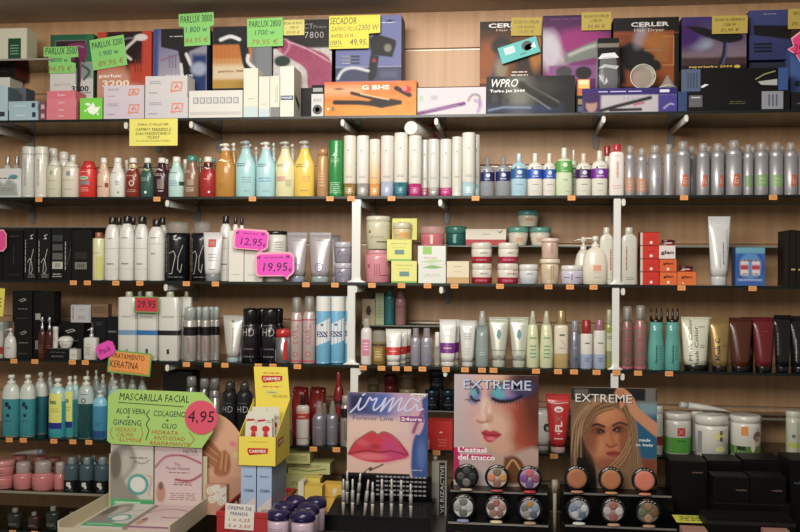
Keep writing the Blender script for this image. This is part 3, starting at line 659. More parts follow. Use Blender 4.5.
item('box', -20, 15, 66, 'black carton with burgundy side lying on the white one', on='wb2', b=.185, d=.09, c='#17120f', side='#5e1d18', top='#3a1512', pr=[('l', -.3, .3, .4, .6, 1, '#332c28')])
for j, (lab, y) in enumerate([('lower burgundy carton end beside the pink cartons', 111), ('upper burgundy carton end beside the pink cartons', 102)]):
    item('box', 40, 45.6, y, lab, nm='bg%d' % j, on='bg0' if j else None, b=.004, d=.07, c='#7d4a55', pr=[('r', -.3, .3, .2, .7, '#caa6ae')])
item('box', 46.5, 76, 105.8, 'tall pink carton with two lines of print at the bottom of the pink stack', nm='pk0', b=.004, d=.075, c='#d97683', pr=[('t', 'Sulian', 0, .28, .14, '#f6dfe0'), ('t', 'Sulian', 0, .72, .14, '#f6dfe0')])
item('box', 46.8, 76.3, 99, 'flat pink carton in the middle of the pink stack', nm='pk1', on='pk0', b=.006, d=.075, c='#dc7987', pr=[('t', 'Sulian', 0, .5, .3, '#f6dfe0')])
item('box', 47, 75.6, 90.8, 'flat pink carton topmost of the pink stack', on='pk1', b=.008, d=.075, c='#d9707f', pr=[('t', 'Sulian', 0, .5, .3, '#f6dfe0')])
item('box', 80, 102.5, 98, 'lime green carton with a white splash print', b=.004, d=.06, c='#6fd02c', side='#58aa2a', pr=[('p', [(-.1, .3), (.1, .2), (.3, .35), (.42, .6), (.2, .55), (.1, .8), (-.05, .6), (-.2, .5)], '#f2fbe8'), ('p', [(-.3, .72), (-.1, .6), (0, .7), (-.15, .8)], '#e6f6d8'), ('d', -.25, .4, .05, '#eaf8dd'), ('d', .3, .25, .05, '#eaf8dd')])
LOGO = [('s', [(.12, .32), (.15, .7), (.38, .7), (.35, .32), (.12, .32)], .03, '#e58a68'), ('s', [(.2, .42), (.25, .6), (.31, .42)], .03, '#e58a68'), ('s', [(.22, .48), (.3, .48)], .02, '#e58a68'), ('p', [(.1, .24), (.2, .24), (.2, .34), (.1, .34)], '#e59a7c'), ('l', -.42, -.1, .62, .8, 2, '#8d8a98'), ('l', -.42, -.2, .15, .3, 1, '#9a96a4')]
item('box', 103.7, 144, 99, 'lavender carton with orange square logo, lower one beside the lime green carton', nm='lv', b=.004, d=.07, c='#cdc0cc', pr=LOGO)
item('box', 104, 144, 85.5, 'lavender carton with orange square logo, upper one in front of the red dryer carton', on='lv', b=.006, d=.07, c='#cfc2ce', pr=LOGO)
item('box', 145.2, 188, 97.6, 'silvery carton with orange square logo, lower of its pair', nm='sv', b=.004, d=.07, c='#ccc8cc', pr=LOGO)
item('box', 145.4, 187.4, 76, 'silvery carton with orange square logo, upper of its pair', on='sv', b=.006, d=.07, c='#cfcaca', pr=LOGO)
PT = [('t', '3500', .2, .13, .09, '#15161a', 'bold', .4), ('t', 'parlux', -.2, .2, .07, '#c2a0a0', '', .4), ('s', [(0, .065), (.45, .065)], .012, '#333333')]
item('box', 50.5, 93.5, 34.5, 'hair dryer carton with green frame marked 3500', b=.115, d=.1, c='#d9d9d4', side='#1d5e42', top='#1d5e42', vis=97, art=A3500(), pr=PT)
item('box', 97.5, 151.5, 31.5, 'orange red hair dryer carton marked parlux 3200', b=.115, d=.1, c='#d24a25', side='#c23d20', vis=98, art=A3200(), pr=[('t', 'parlux', -.25, .33, .065, '#f6e4d8', 'bold', .42), ('t', '3200', -.15, .22, .1, '#f3dcc8', 'bold', .5), ('v', .18, .34, .38, .58, 3, '#7d1f14')])
item('box', 153.5, 207, 28.5, 'pale violet hair dryer carton with black dryer, marked parlux 3000', b=.115, d=.1, c='#8f93b8', side='#26304f', vis=94, art=A3000(), pr=[('t', 'parlux', .0, .28, .06, '#dfe2f0', '', .5), ('v', -.22, -.05, .4, .6, 3, '#6a6580'), ('l', -.2, .3, .86, .9, 1, '#aaaaaa')])
item('box', 213, 272, 26, 'black and amber hair dryer carton marked parlux 2800', b=.115, d=.1, c='#26262e', side='#1d1d22', vis=88, art=A2800(), pr=[('t', 'parlux 2800', -.15, .27, .05, '#8d5a24', 'bold', .5)])
item('box', 273.6, 332, 19.5, 'black and white carton with pink hair dryer marked CT Power 7800', b=.13, d=.1, c='#2b2829', side='#1e1c1d', vis=88, art=A7800(), pr=[('t', 'CT', .1, .9, .07, '#b9b5b2', 'thin'), ('t', 'Power', .3, .89, .045, '#a9a5a2', 'thin'), ('t', '7800', .2, .77, .09, '#c8c4c0', 'thin')])
item('box', 336, 401.5, 15.5, 'blue violet carton picturing a black hair dryer, behind the orange straightener box', b=.13, d=.1, c='#7b83bb', side='#4c527c', vis=81, art=ABLUE(), pr=[('l', .15, .42, .87, .9, 1, '#c8cbe0')])
item('box', 189, 242.5, 90.5, 'long white carton with a row of small pictograms', b=.004, d=.06, c='#dad8cf', pr=[x for i in range(7) for x in (('r', -.42+i*.125, -.32+i*.125, .52, .75, '#8c8f8e'), ('r', -.405+i*.125, -.34+i*.125, .55, .72, '#c4c7c4', .0008))]+[('r', -.48, .48, .1, .22, '#c4c2ba')])
item('box', 243.8, 258, 68.3, 'tall cream carton with pale blue foot beside the pictogram box', b=.004, d=.06, c='#dedbc9', pr=[('r', -.5, .5, 0, .22, '#bdd0d2'), ('l', -.2, .3, .36, .39, 1, '#8a8878')])
item('box', 259, 269.6, 76.5, 'shorter cream carton with pale blue foot', b=.006, d=.06, c='#dcd9c8', pr=[('r', -.5, .5, 0, .2, '#b8cdd1'), ('l', -.25, .3, .3, .34, 1, '#9a9884')])
item('box', 270.2, 279.6, 76, 'cream carton with a small grey square at its foot', b=.008, d=.06, c='#dbd8c8', pr=[('r', -.45, .5, 0, .24, '#77767a'), ('v', .05, .35, .35, .75, 2, '#a9a796')])
item('box', 280.4, 294, 66.4, 'tall cream carton with a dark blue label band', b=.004, d=.1, c='#e2dfcd', side='#cfcbb2', pr=[('r', -.46, .46, .33, .42, '#28466a'), ('t', 'MQQR', 0, .375, .045, '#dfe6ee', 'bold', .8)], sp=[('p', [(-.3, .38), (.25, .2), (.25, .32), (-.3, .48)], '#2a2a2c')])
item('box', 311.5, 323.5, 94, 'small white carton printed with a black fan wheel', b=.006, d=.07, c='#c9cac6', pr=[('d', 0, .3, .4, '#26282a'), ('d', 0, .3, .2, '#9a9c98'), ('l', -.4, .4, .65, .8, 2, '#6c6e6c')], nm='fan')
item('box', 311.8, 324, 85, 'small black glossy carton on top of the fan wheel carton', on='fan', b=.02, d=.07, c='#121314', pr=[('r', -.4, .4, .3, .7, '#8d9094')])
item('box', 324.6, 416.5, 81.3, 'orange hair straightener carton picturing a black iron', b=.003, d=.06, c='#e07a14', side='#b96414', art=AORANGE(), pr=[('t', 'G BHS', .06, .82, .13, '#f4e6d6', 'bold', .3), ('r', -.055, -.015, .75, .88, '#5a3524', .0008), ('d', .37, .78, .03, '#c8201c'), ('d', -.46, .2, .012, '#f3e2c6'), ('r', -.42, -.39, .15, .27, '#7d4414', .0008)])
item('box', 417.6, 486, 87.5, 'white carton with a purple curling iron', b=.003, d=.06, c='#dcd6dc', art=ACURL(), pr=[('l', -.4, .1, .8, .86, 1, '#b8b0bc')])
item('box', 480, 541.5, 21, 'brown and orange carton marked CERLER behind the turquoise pack', b=.12, d=.09, c='#5a2f1c', side='#2b1712', vis=83, art=ACERLER(), pr=[('t', 'CERLER', -.02, .93, .07, '#d8d0cc', 'bold', .68), ('t', 'Hair Dryer', .02, .85, .05, '#c9a48c', '', .5), ('l', .0, .3, .1, .2, 2, '#cbb9a4')])
item('box', 486.5, 575, 76, 'black glossy hair clipper carton marked WPRO Turbo Jet 2000', b=.003, d=.06, c='#101013', art=ABLACKGLOSS(), pr=[('t', 'WPRO', -.29, .82, .22, '#d4d4d2', 'ital', .3), ('t', 'Turbo Jet 2000', -.26, .6, .1, '#e4e4e2', 'bold', .4)])
item('box', 543, 611, 15, 'magenta carton picturing a silver hair dryer', b=.12, d=.09, c='#5c1f66', side='#2e0f36', vis=79, art=APURPLE(), pr=[('l', -.4, .1, .93, .95, 1, '#7d3a86')])
item('box', 576.5, 583.5, 95.5, 'narrow black carton beside the woman printed box', nm='nb', b=.02, d=.06, c='#15131a', pr=[('r', -.3, .3, .5, .8, '#8a6a3a'), ('r', -.3, .3, .1, .4, '#26406a')])
item('box', 582.6, 677, 88, 'purple and white hair straightener carton with a face print', nm='ir', b=.003, d=.055, c='#4a3c9a', top='#3a2c7c', art=AIRON(), pr=[('l', -.35, .15, .8, .92, 1, '#b8aee0'), ('r', .32, .42, .8, .92, '#d8d4e8'), ('v', -.08, .1, .5, .62, 4, '#a8a0b8')])
item('box', 577, 590, 79.3, 'tiny carton with an amber gradient on the narrow black carton', on='nb', b=.03, d=.03, c='#e08a14', pr=[('r', -.4, .4, .1, .45, '#c9541a'), ('r', -.4, .4, .45, .7, '#eeb83a'), ('r', -.4, .4, .7, .95, '#f4dc9a')]) 
item('box', 613.5, 679, 17.5, 'dark orange carton marked CERLER Hair Dryer behind the clear coil', b=.12, d=.09, c='#33201a', side='#120d0c', vis=86, art=ACERLER2(), pr=[('t', 'CERLER', .06, .9, .065, '#cfcac6', 'bold', .58), ('t', 'Hair Dryer', .05, .81, .055, '#c9b9b0', '', .46), ('t', '1900 WATTS', .1, .52, .03, '#8d8078', '', .26), ('s', [(.25, .72), (.42, .72), (.42, .3), (.25, .3)], .012, '#b57a3a')])
item('box', 682, 746.5, 16.5, 'violet sky printed hair dryer carton marked superturbo 2000', b=.12, d=.09, c='#6a5a9a', side='#2e2740', vis=70, art=ASKY(), pr=[('t', 'superturbo 2000', -.05, .06, .055, '#d8b43a', 'bold', .68), ('e', .36, .06, .05, .03, '#cfa83a')])
item('box', 749.5, 791, 10, 'dark blue carton with a brown flat hair tool, behind the pink starburst', b=.14, d=.09, c='#4a548c', side='#39406c', art=ABLUE2(), z=P(760, 60, -.16).z, pr=[('l', -.2, .2, .9, .94, 1, '#8a90b8')], nm='bl2')
item('box', 749, 789, 62.3, 'dark low carton under the dark blue one', b=.15, d=.08, c='#25283a', pr=[('l', -.3, .3, .5, .7, 2, '#4d5476')])
item('box', 678, 790, 90.8, 'long black window box with a white label, lower of the two long ones', nm='lb', b=.003, d=.06, c='#0a0a0c', pr=[('r', .25, .44, .05, .95, '#8a8d9a'), ('v', .3, .4, .2, .8, 3, '#4b4d5c'), ('r', -.5, -.42, 0, 1, '#27406e'), ('r', -.4, -.28, .2, .8, '#5a5c5e'), ('r', -.38, -.3, .65, .72, '#b8babc', .0008), ('l', -.05, .12, .3, .5, 2, '#55543c')])
item('box', 681.5, 788, 68.5, 'long black window box with blue ends, on top of the other', on='lb', b=.006, d=.06, c='#08080a', pr=[('r', -.5, -.32, 0, 1, '#4a5c7c'), ('v', -.45, -.34, .15, .85, 4, '#2f3a50'), ('r', .41, .5, 0, 1, '#2f4f8c'), ('p', [(.22, .4), (.4, .5), (.4, .22), (.25, .25)], '#a8aaa6'), ('s', [(.2, .5), (.28, .72), (.38, .85)], .012, '#8c8a52'), ('p', [(-.3, .15), (-.24, .3), (-.28, .32), (-.32, .2)], '#e2e4e6')])
item('box', 791.5, 830, 92, 'black carton at the far end beside the white labelled window box', nm='e1', b=.003, d=.06, c='#17151f', pr=[('p', [(-.4, .3), (0, .7), (0, .4)], '#5a5470')])
item('box', 790.5, 828, 47, 'blue carton standing behind the pink starburst', b=.1, d=.08, c='#3f5c96', pr=[('r', -.38, -.25, .42, .5, '#181a24'), ('v', -.35, -.15, .1, .3, 3, '#22283c')])
# things in bags
b_ = item('box', 598, 619, 38, 'black tool in shiny clear wrapping before the magenta carton', name='wrapped_tool', b=.035, d=.035, on='ir', c='#0b0a0c', pr=[('p', [(-.5, .6), (.5, .62), (.3, .72), (-.3, .7)], '#d8dade'), ('p', [(-.5, .42), (-.1, .44), (.4, .40), (.5, .46), (-.2, .5)], '#b8babe'), ('p', [(-.2, .1), (0, .16), (-.1, .25)], '#c4c6c8'), ('r', -.5, .5, .82, .9, '#6d675c'), ('p', [(-.5, .3), (-.2, .1), (-.2, .28)], '#8f9298')], cat='packaged tool')
mb = MB(); mb.loft([(0, .036, .02), (.03, .038, .022), (b_['h']*.6, .035, .02), (b_['h']+.003, .034, .006)], M('#c8ccd0', .08, 0, 'film'), 20, 3); mb.build('clear_wrapping', b_['root'])
c = P(643, 74, -.27); r = thing('wire_reel', 'round reel of white cord in clear plastic on the straightener carton', 'cord reel', (c.x, -.265, REF['ir']['z1']+.0005))
for i, (rr, y) in enumerate([(.036, 0), (.034, .008), (.037, -.008), (.032, .014)]):
    mb = MB(); mb.tube([(rr*math.cos(t*math.pi/12), y, .0385+rr*math.sin(t*math.pi/12)) for t in range(25)], .0014, M('#d8d2c4', .3), 8); mb.build('cord_loop', r)
mb = MB(); mb.loft([(0, .032, .0375), (.03, .034, .0375)], M('#b9b2a6', .1, 0, 'clear'), 24); mb.v = [(x, z-.015, y+.0385) for x, y, z in mb.v]; mb.build('clear_case', r)
c = P(668, 82, -.27); r = thing('plastic_cone', 'clear crumpled plastic cone beside the cord reel', 'plastic cone', (c.x, -.262, REF['ir']['z1']+.0005))
mb = MB(); mb.loft([(0, .030, .02), (.004, .028, .018), (.02, .016, .012), (.042, .004, .004)], M('#b8b4a8', .08, 0, 'clear'), 9); mb.build('cone', r); mb = MB(); mb.tube([(-.026, -.016, .004), (.0, -.02, .01), (.024, -.014, .004)], .0012, M('#e8e6e0')); mb.build('rim', r)
tq = thing('blister_pack', 'turquoise tilted blister pack leaning before the CERLER carton', 'pack', tuple(P(519, 50, -.20)), 0); tq.rotation_euler.y = math.radians(-17)
w = .125; h = .052; mb = MB(); mb.box(-w/2, w/2, 0, .01, -h/2, h/2, M('#3fb8b4', .5)); mb.build('card_pack', tq)
mb = MB(); S = surf_flat(0); prints(mb, S, w, h, [('r', -.36, -.1, -.05, .36, '#cfe8e4'), ('v', -.34, -.12, 0, .32, 6, '#6f8f90'), ('e', .22, .1, .14, .3, '#20201e'), ('e', .26, -.02, .12, .2, '#9fb8b4'), ('s', [(.0, -.3), (.15, -.28)], .02, '#1c2a2c'), ('p', [(.3, 0), (.42, .2), (.42, -.2)], '#d4ece8')]); mb.build('printed_label', tq)
# handwritten price cards
GR, YE = '#7fcf62', '#e2d824'; IK = '#22302a'
def hand(lines): return [('t', s, u, v, hh, c, 'hand', wd) for s, u, v, hh, c, wd in lines]
L_ = [(-.5, .58), (-.5, 1), (.5, 1), (.5, .42), (.34, .42), (.34, 0), (-.36, 0), (-.36, .58)]
card(43.5, 78.5, 47, 73.5, -.19, 'green handwritten price card on the carton with the green frame', 'price card', 'price_card', GR, hand([('PARLUX 3500', 0, .84, .26, IK, .9), ('2000 w', -.05, .5, .16, '#1d5560', .5), ('94.75 €', -.02, .17, .22, '#a8741c', .66)]), shape=[(-.5, .63), (-.5, 1), (.46, 1), (.5, .6), (.28, .58), (.28, .42), (.42, .36), (.42, 0), (-.34, 0), (-.36, .63)])
card(93, 127.5, 37.5, 68, -.19, 'tilted green handwritten price card on the orange red carton', 'price card', 'price_card', GR, hand([('PARLUX 3200', 0, .8, .2, IK, .9), ('1.900 w', .02, .5, .16, '#1d5560', .55), ('89.95 €', .05, .18, .19, '#a8741c', .75)]), tilt=-8)
card(179.5, 214.5, 13.5, 46, -.19, 'green handwritten price card on the pale violet dryer carton', 'price card', 'price_card', GR, hand([('PARLUX 3000', 0, .82, .22, IK, .9), ('1.800 w', 0, .5, .17, '#1d5560', .62), ('84,95 €', 0, .16, .18, '#a8741c', .66)]), tilt=-2, shape=[(-.5, .62), (-.5, 1), (.5, 1), (.5, .6), (.38, .56), (.38, 0), (-.36, 0), (-.36, .6)])
card(247.3, 283, 18.5, 47, -.19, 'green handwritten price card between the amber and the pink dryer cartons', 'price card', 'price_card', GR, hand([('PARLUX 2800', 0, .8, .22, IK, .9), ('1700 w', 0, .5, .17, '#1d5560', .56), ('79.95 €', 0, .17, .19, '#a8741c', .74)]), tilt=-1)
card(282, 304.3, 20, 35.5, -.175, 'small pale yellow note touching a green card over the pink dryer carton', 'price card', 'price_card', '#d9cf6a', hand([('SECADOR PROF.', 0, .78, .16, '#5a5220', .85), ('1900 W', .05, .5, .15, '#5a5220', .4), ('29,95 €', 0, .18, .2, '#a0541c', .6)]))
card(329, 380, 16, 49, -.19, 'yellow handwritten card SECADOR 2300 W 49,95', 'price card', 'price_card', YE, hand([('SECADOR', -.22, .84, .2, '#4f4a18', .52), ('ZAFIRO PLUS', -.2, .6, .13, '#8a7d22', .52), ('2300 W', .27, .63, .17, '#6a6220', .4), ('ANTES 59,95 -', -.22, .38, .12, '#4f4a18', .5), ('OFERTA:', -.36, .18, .13, '#4f4a18', .24), ('49,95,', .08, .18, .2, '#2c2a18', .34)])+[('s', [(-.48, .07), (-.24, .08)], .006, '#4f4a18')], shape=[(-.5, 0), (-.5, 1), (.5, 1), (.5, .46), (.28, .44), (.28, 0)])
card(511, 541, 18, 36, -.19, 'small yellow card on the CERLER carton above the turquoise pack', 'price card', 'price_card', '#b39c30', hand([('SECADOR CERLER', 0, .76, .17, '#4a4216', .85), ('1.700 W IONIC', 0, .48, .14, '#4a4216', .6), ('19,95 €', 0, .2, .2, '#8a3d16', .5)]), tilt=1)  # yellow darkened here and on the next cards, painting in weaker light
card(581.5, 611, 12.5, 30.5, -.19, 'small yellow card on the magenta carton', 'price card', 'price_card', '#b39c30', hand([('SECADOR CERLER', 0, .78, .15, '#4a4216', .85), ('1.700 W', 0, .52, .15, '#4a4216', .4), ('23,95 €', 0, .2, .22, '#6a3d16', .6)]))
card(712, 747.5, 16, 34, -.19, 'small yellow card on the violet sky carton', 'price card', 'price_card', '#b39c30', hand([('SECADOR CERAMICA', 0, .78, .15, '#4a4216', .85), ('1.500 W', 0, .5, .14, '#4a4216', .35), ('21,95 €', 0, .2, .2, '#6a3d16', .52)]))
card(788, 822, 9, 29, -.19, 'yellow card above the pink starburst at the shelf end', 'price card', 'price_card', '#b39c30', hand([('SECADOR', -.1, .78, .15, '#4a4216', .5), ('25,95 €', -.1, .25, .2, '#6a3d16', .6)]))
card(129.3, 177.5, 119, 146, -.302, 'yellow typed notice hanging from the top shelf edge', 'notice', 'shelf_notice', '#e8df55', [('t', 'PARA CUALQUIER', 0, .78, .1, '#3c3a1c', '', .64), ('t', 'CAMBIO MAXIMO 5', 0, .61, .1, '#3c3a1c', '', .74), ('t', 'DIAS PRESENTANDO', 0, .45, .1, '#3c3a1c', '', .72), ('t', 'TICKET', 0, .31, .1, '#3c3a1c', '', .27), ('t', 'NO SE DEVUELVE EL DINERO', 0, .18, .05, '#6a6630', '', .7), ('s', [(-.02, .55), (.36, .55)], .005, '#3c3a1c')])
st = []
for i in range(16):
    t = 2*math.pi*i/16; q = .5 if i % 2 == 0 else .38; st.append((q*math.cos(t), .5+q*math.sin(t)))
card(787, 818, 32, 67, -.24, 'pink starburst price card at the far end of the top shelf', 'price card', 'price_star', '#e8287a', [('t', '29', -.15, .5, .3, '#8a1040', 'hand', .3)], shape=[(-.5, .5), (-.3, .6), (-.38, .82), (-.1, 1), (.5, 1), (.5, 0), (0, 0), (-.22, .35)], border='#f2a0b8')
# ================================================================ SECOND SHELF
shelf(2, 'bottles and cans on the second shelf')
item('box', -10, 21, 168.5, 'white carton picturing silver bottles at the end of the second shelf', b=.003, d=.05, c='#dfe1dd', side='#b8bab4', art=AJAR())
item('bottle', 4, 11.5, 156, 'small silver capped bottle behind the white pictured carton, nearer the end', b=.1, c='#c9c7c0', cap='#a9a9a6', capmetal=.6, cw=.6, ch=.2)
item('bottle', 13.5, 20.5, 156, 'small silver capped bottle behind the white pictured carton, nearer the tall canisters', b=.1, c='#c9c7c0', cap='#a9a9a6', capmetal=.6, cw=.6, ch=.2)
TCAP = [('v', -.12, .08, .22, .75, 2, '#9aa09a'), ('s', [(-.5, .862), (.5, .862)], .02, '#9a978a')]
item('tall', 22.5, 35, 147, 'tall greyish white canister, the end one of two tall canisters', c='#ccccc4', base='#c6c6be', bm=0, bh=.08, pr=TCAP+[('s', [(-.7, .845), (.7, .845)], .03, '#8f8d84')])
item('tall', 35.3, 47.7, 147, 'tall cream canister beside the greyish one', c='#dedacb', base='#dcd8c8', bm=0, bh=.08, pr=TCAP+[('s', [(-.7, .845), (.7, .845)], .03, '#a09c8c')])
for x0, x1, y, w_ in [(48.5, 58, 148.5, 'nearest the two tall canisters'), (59, 69, 152, 'in the middle'), (69.5, 76.5, 155, 'nearest the red can')]:
    item('bottle', x0, x1, y, 'white capped bottle of the rear three, ' + w_, b=.1, c='#d6d2c4', cap='#d8d5c9', cw=.88, ch=.16, neck=.02, dr=1, e=2)
item('bottle', 47.8, 62, 160.5, 'squat greenish cream bottle with domed white lid before the rear caps', c='#d3d0b2', cap='#dcd8ca', cw=.86, ch=.14, ctop=.5, dr=.9, pr=[('e', -.05, .66, .1, .06, '#8fae92'), ('l', -.3, .3, .42, .46, 1, '#9a9880'), ('l', -.3, .3, .2, .24, 1, '#a9a68c')])
item('bottle', 63, 79.6, 162, 'squat pinkish cream bottle with domed white lid beside the red can', c='#e0d6c2', cap='#e2dccb', cw=.88, ch=.14, ctop=.5, dr=.85, pr=[('r', -.1, .12, .6, .72, '#8a8894'), ('l', -.35, .35, .46, .5, 1, '#a49a8a'), ('l', -.3, .3, .2, .25, 1, '#b0a898')])
item('bottle', 80.3, 97, 161.5, 'bright red bottle with round red lid and green oval label', c='#e0241c', cap='#d21c18', cw=.96, ch=.2, ctop=.55, neck=.02, dr=.9, pr=[('l', -.32, .2, .68, .72, 1, '#f4c8c0'), ('e', -.1, .53, .3, .055, '#bcd8b0'), ('e', -.1, .53, .24, .04, '#5d9a58'), ('r', -.4, .25, .34, .45, '#8a7f84'), ('l', -.3, .22, .15, .28, 3, '#f2a8a0')])
def loreal(x0, x1, y, lab, c, cap='#e6e2d6', pr=None, **k):
    k.setdefault('cw', .5); k.setdefault('ch', .13)
    item('bottle', x0, x1, y, lab, c=c, cap=cap, sh=.5, shoulder='slope', neck=.02, dr=.75, pr=pr or [('l', -.3, .1, .62, .66, 1, '#5f5f5a'), ('l', -.25, .3, .25, .42, 3, '#8f8f88')], **k)
loreal(97.5, 110, 158, 'peach tinted shampoo bottle with white cap beside the red bottle', '#e2bda0', pr=[('l', -.4, .0, .6, .64, 1, '#7c6a5a'), ('r', .25, .5, .25, .36, '#8a2a2a'), ('l', -.45, .1, .25, .3, 1, '#9a5a4a')])
loreal(110.4, 125.3, 158, 'plain white shampoo bottle with white cap beside the peach one', '#e4e3da', pr=[('l', -.4, .1, .6, .63, 1, '#5c5c58'), ('l', -.05, .3, .3, .42, 3, '#8a8a84'), ('d', .2, .12, .07, '#6a6a68')])
loreal(123, 130, 160, 'pale shampoo bottle peeping out behind the plain white one', '#d8cfb4', b=.09)
loreal(125.8, 140.3, 158, 'red brown shampoo bottle with clear neck and white cap', '#8d2a1a', mk='liquid', pr=[('p', [(-.35, .68), (-.1, .73), (.0, .69), (.3, .73), (.1, .66), (-.1, .69)], '#f0e6dc'), ('l', -.4, .3, .52, .56, 1, '#e0c4b0'), ('o', .05, .35, .2, '#d8b8a0', .6), ('l', -.3, .4, .12, .2, 2, '#c99a80')], fill=(.74, .84, '#c9b88a'))
loreal(140.8, 154.3, 158, 'dark teal green shampoo bottle with white cap', '#2f5f56', mk='liquid', pr=[('p', [(-.35, .68), (-.1, .73), (.1, .69), (.3, .72), (.1, .66)], '#d8d490'), ('l', -.4, .2, .4, .5, 2, '#8fb8ac'), ('d', .0, .12, .1, '#e6ece8')], fill=(.74, .84, '#1a2a34'))
loreal(163, 170, 159, 'dark bottle with white cap peeping out behind the wine coloured one', '#57202c', b=.09)
loreal(154.6, 169, 158, 'dark wine coloured shampoo bottle with white cap', '#3d1420', mk='liquid', pr=[('p', [(-.35, .68), (-.1, .73), (.1, .69), (.35, .72), (.1, .66)], '#e8e0dc'), ('l', -.45, .2, .53, .6, 2, '#d8c8c4'), ('r', -.2, .3, .2, .45, '#7d6a68'), ('l', -.15, .3, .12, .18, 1, '#d8d0cc')])
loreal(181, 189, 159.5, 'pale bottle peeping out between the mint and the brown shampoo bottles', '#bccfb8', b=.09)
loreal(168.8, 184.3, 157, 'pale mint green shampoo bottle with white cap', '#b5dcd0', pr=[('l', -.4, .2, .58, .62, 1, '#4c5c5a'), ('r', .3, .55, .28, .38, '#1e4a48'), ('l', -.4, .2, .26, .42, 3, '#8a8abc')])
loreal(197, 203, 158, 'teal capped bottle behind the brown one', '#7d6450', '#2c8a7a', b=.09)
loreal(210.5, 217, 158, 'teal capped bottle behind the bright red one', '#7d3430', '#2c8a7a', b=.09)
loreal(184.2, 199.5, 156, 'brown shampoo bottle with a teal cap', '#8a6248', '#2f9482', cw=.62, pr=[('l', -.45, .05, .58, .64, 2, '#e0d0bc'), ('r', -.2, .25, .28, .42, '#a08872'), ('l', -.3, .3, .12, .24, 3, '#d8c8b4')])
loreal(200, 216, 157, 'bright red shampoo bottle with a clear dark neck and white cap', '#b01c1c', mk='liquid', pr=[('p', [(-.35, .7), (-.1, .74), (.1, .71), (.3, .74), (.1, .68)], '#f2e8e4'), ('l', -.2, .3, .42, .46, 1, '#f0b0a8'), ('d', .2, .12, .07, '#f0dcd8')], fill=(.72, .84, '#4a1414'))
def pumpb(x0, x1, y, lab, c, **k):
    k.setdefault('pr', [('l', -.42, .1, .62, .7, 2, '#4a5a5a'), ('l', -.1, .4, .28, .42, 3, '#8a9a98'), ('l', .0, .3, .1, .14, 1, '#6a7a78')])
    item('pump', x0, x1, y, lab, c=c, sh=.62, shoulder='slope', dr=.7, cw=.46, ph=k.pop('ph', .14), **k)
pumpb(229, 238, 143, 'pump bottle half hidden behind the amber one', '#c4943a', b=.1, pc='#d8d4c8')
pumpb(215.6, 235.6, 143.5, 'clear amber pump bottle beside the bright red bottle', '#c98a22', mk='liquid', pc='#dcd6c6', pr=[('p', [(-.3, .78), (-.1, .82), (.15, .77), (.35, .8), (.1, .74)], '#f8ecc4'), ('l', -.3, .3, .2, .3, 2, '#a8701a')])
pumpb(246.5, 253.5, 144, 'pump bottle head seen between the two aqua bottles, first of the pair', '#a9c9c9', b=.1, pc='#bfc7c4')
pumpb(252, 260, 147, 'pump bottle head seen between the two aqua bottles, second of the pair', '#a9c9c9', b=.13, pc='#c4cac6')
pumpb(236, 256, 141, 'pale aqua pump bottle with grey head, beside the amber one', '#a6d6d6', pc='#9aa4a4')
pumpb(270, 277, 143, 'pump head behind the aqua bottle with a white head', '#b9cfca', b=.1, pc='#c9cdc8')
pumpb(256.5, 275.6, 142, 'pale aqua pump bottle with white head, beside the cream one', '#a9dade', pc='#d5d7d0', pr=[('l', -.4, .15, .62, .7, 2, '#4c5f66'), ('l', -.35, .4, .3, .42, 2, '#5f9ec4'), ('l', -.1, .3, .1, .14, 1, '#6a8a98')])
pumpb(288, 296.5, 144, 'pump head behind the cream pump bottle', '#cfc9a4', b=.1, pc='#c4c2b6')
pumpb(275.8, 295, 141.5, 'pale cream pump bottle with grey head', '#e4dda8', pc='#b4b2a6', pr=[('l', -.42, .0, .62, .68, 2, '#6f6a48'), ('r', -.4, .1, .32, .42, '#cfa088'), ('l', .1, .4, .2, .36, 4, '#7d785a'), ('v', -.5, -.44, .2, .5, 1, '#5a563a')])
pumpb(294.8, 315, 141, 'bright yellow pump bottle with grey head', '#f0c83c', pc='#b0aea2', pr=[('l', -.4, .1, .6, .68, 2, '#7a6a2a'), ('l', -.1, .4, .3, .44, 3, '#d8902a'), ('l', -.2, .3, .1, .14, 1, '#8a7a2a')])
item('can', 317, 328.5, 148.5, 'peach copper canister beside the green hairspray', metal=.2, c='#c8955e', cap='#b8824e', capk='coat', cw=.9, ch=.14, ring=0, pr=[('l', -.3, .3, .2, .5, 5, '#dcb284')])
item('tall', 329, 343.4, 141, 'all green tall hairspray canister', c='#128a3a', base='#138a3c', bm=0, bh=.12, pr=[('p', [(-.2, .72), (.2, .72), (0, .78)], '#bfe0c4'), ('l', -.35, .35, .6, .68, 3, '#9fd0a8'), ('l', -.38, .38, .06, .26, 6, '#b9dcc0')])
def osis(x0, x1, y, bh, base, lab, c='#ddd9cc', **k): item('tall', x0, x1, y, lab, c=c, base=base, bh=bh, cat='canister', **k)
osis(343.7, 356.2, 136, .215, '#a8843e', 'tall white canister with a gold foot, beside the green one', '#dcd6c4')
osis(356.8, 369.2, 136, .215, '#a9abac', 'tall white canister with a silver foot, beside the gold footed one', '#dedcd4')
osis(369.6, 380, 139.5, .22, '#e0983a', 'canister fading from white to orange with an orange foot', '#e0d8c4', bm=.1, grad=(.22, .7, '#eeb050'))
osis(380.8, 394, 136.2, .24, '#aab6d2', 'tall white canister with a lavender blue foot', '#d9d2c9', bm=.1, bt='#c4cce0')
osis(394.2, 408, 133.2, .22, '#1d6f80', 'tallest white canister with a dark teal foot', '#dedbcd', bm=.1, bt='#7fb4bc')
osis(421, 428.5, 140, .16, '#b3186a', 'white canister with magenta foot, mostly behind the others', '#d5d3c9', b=.05, bm=.1)
osis(408.6, 422, 136, .21, '#bb1c72', 'tall white canister with a magenta foot under the lying canister', '#dbd9ce', bm=.1, nm='mg', bt='#e89ac4')
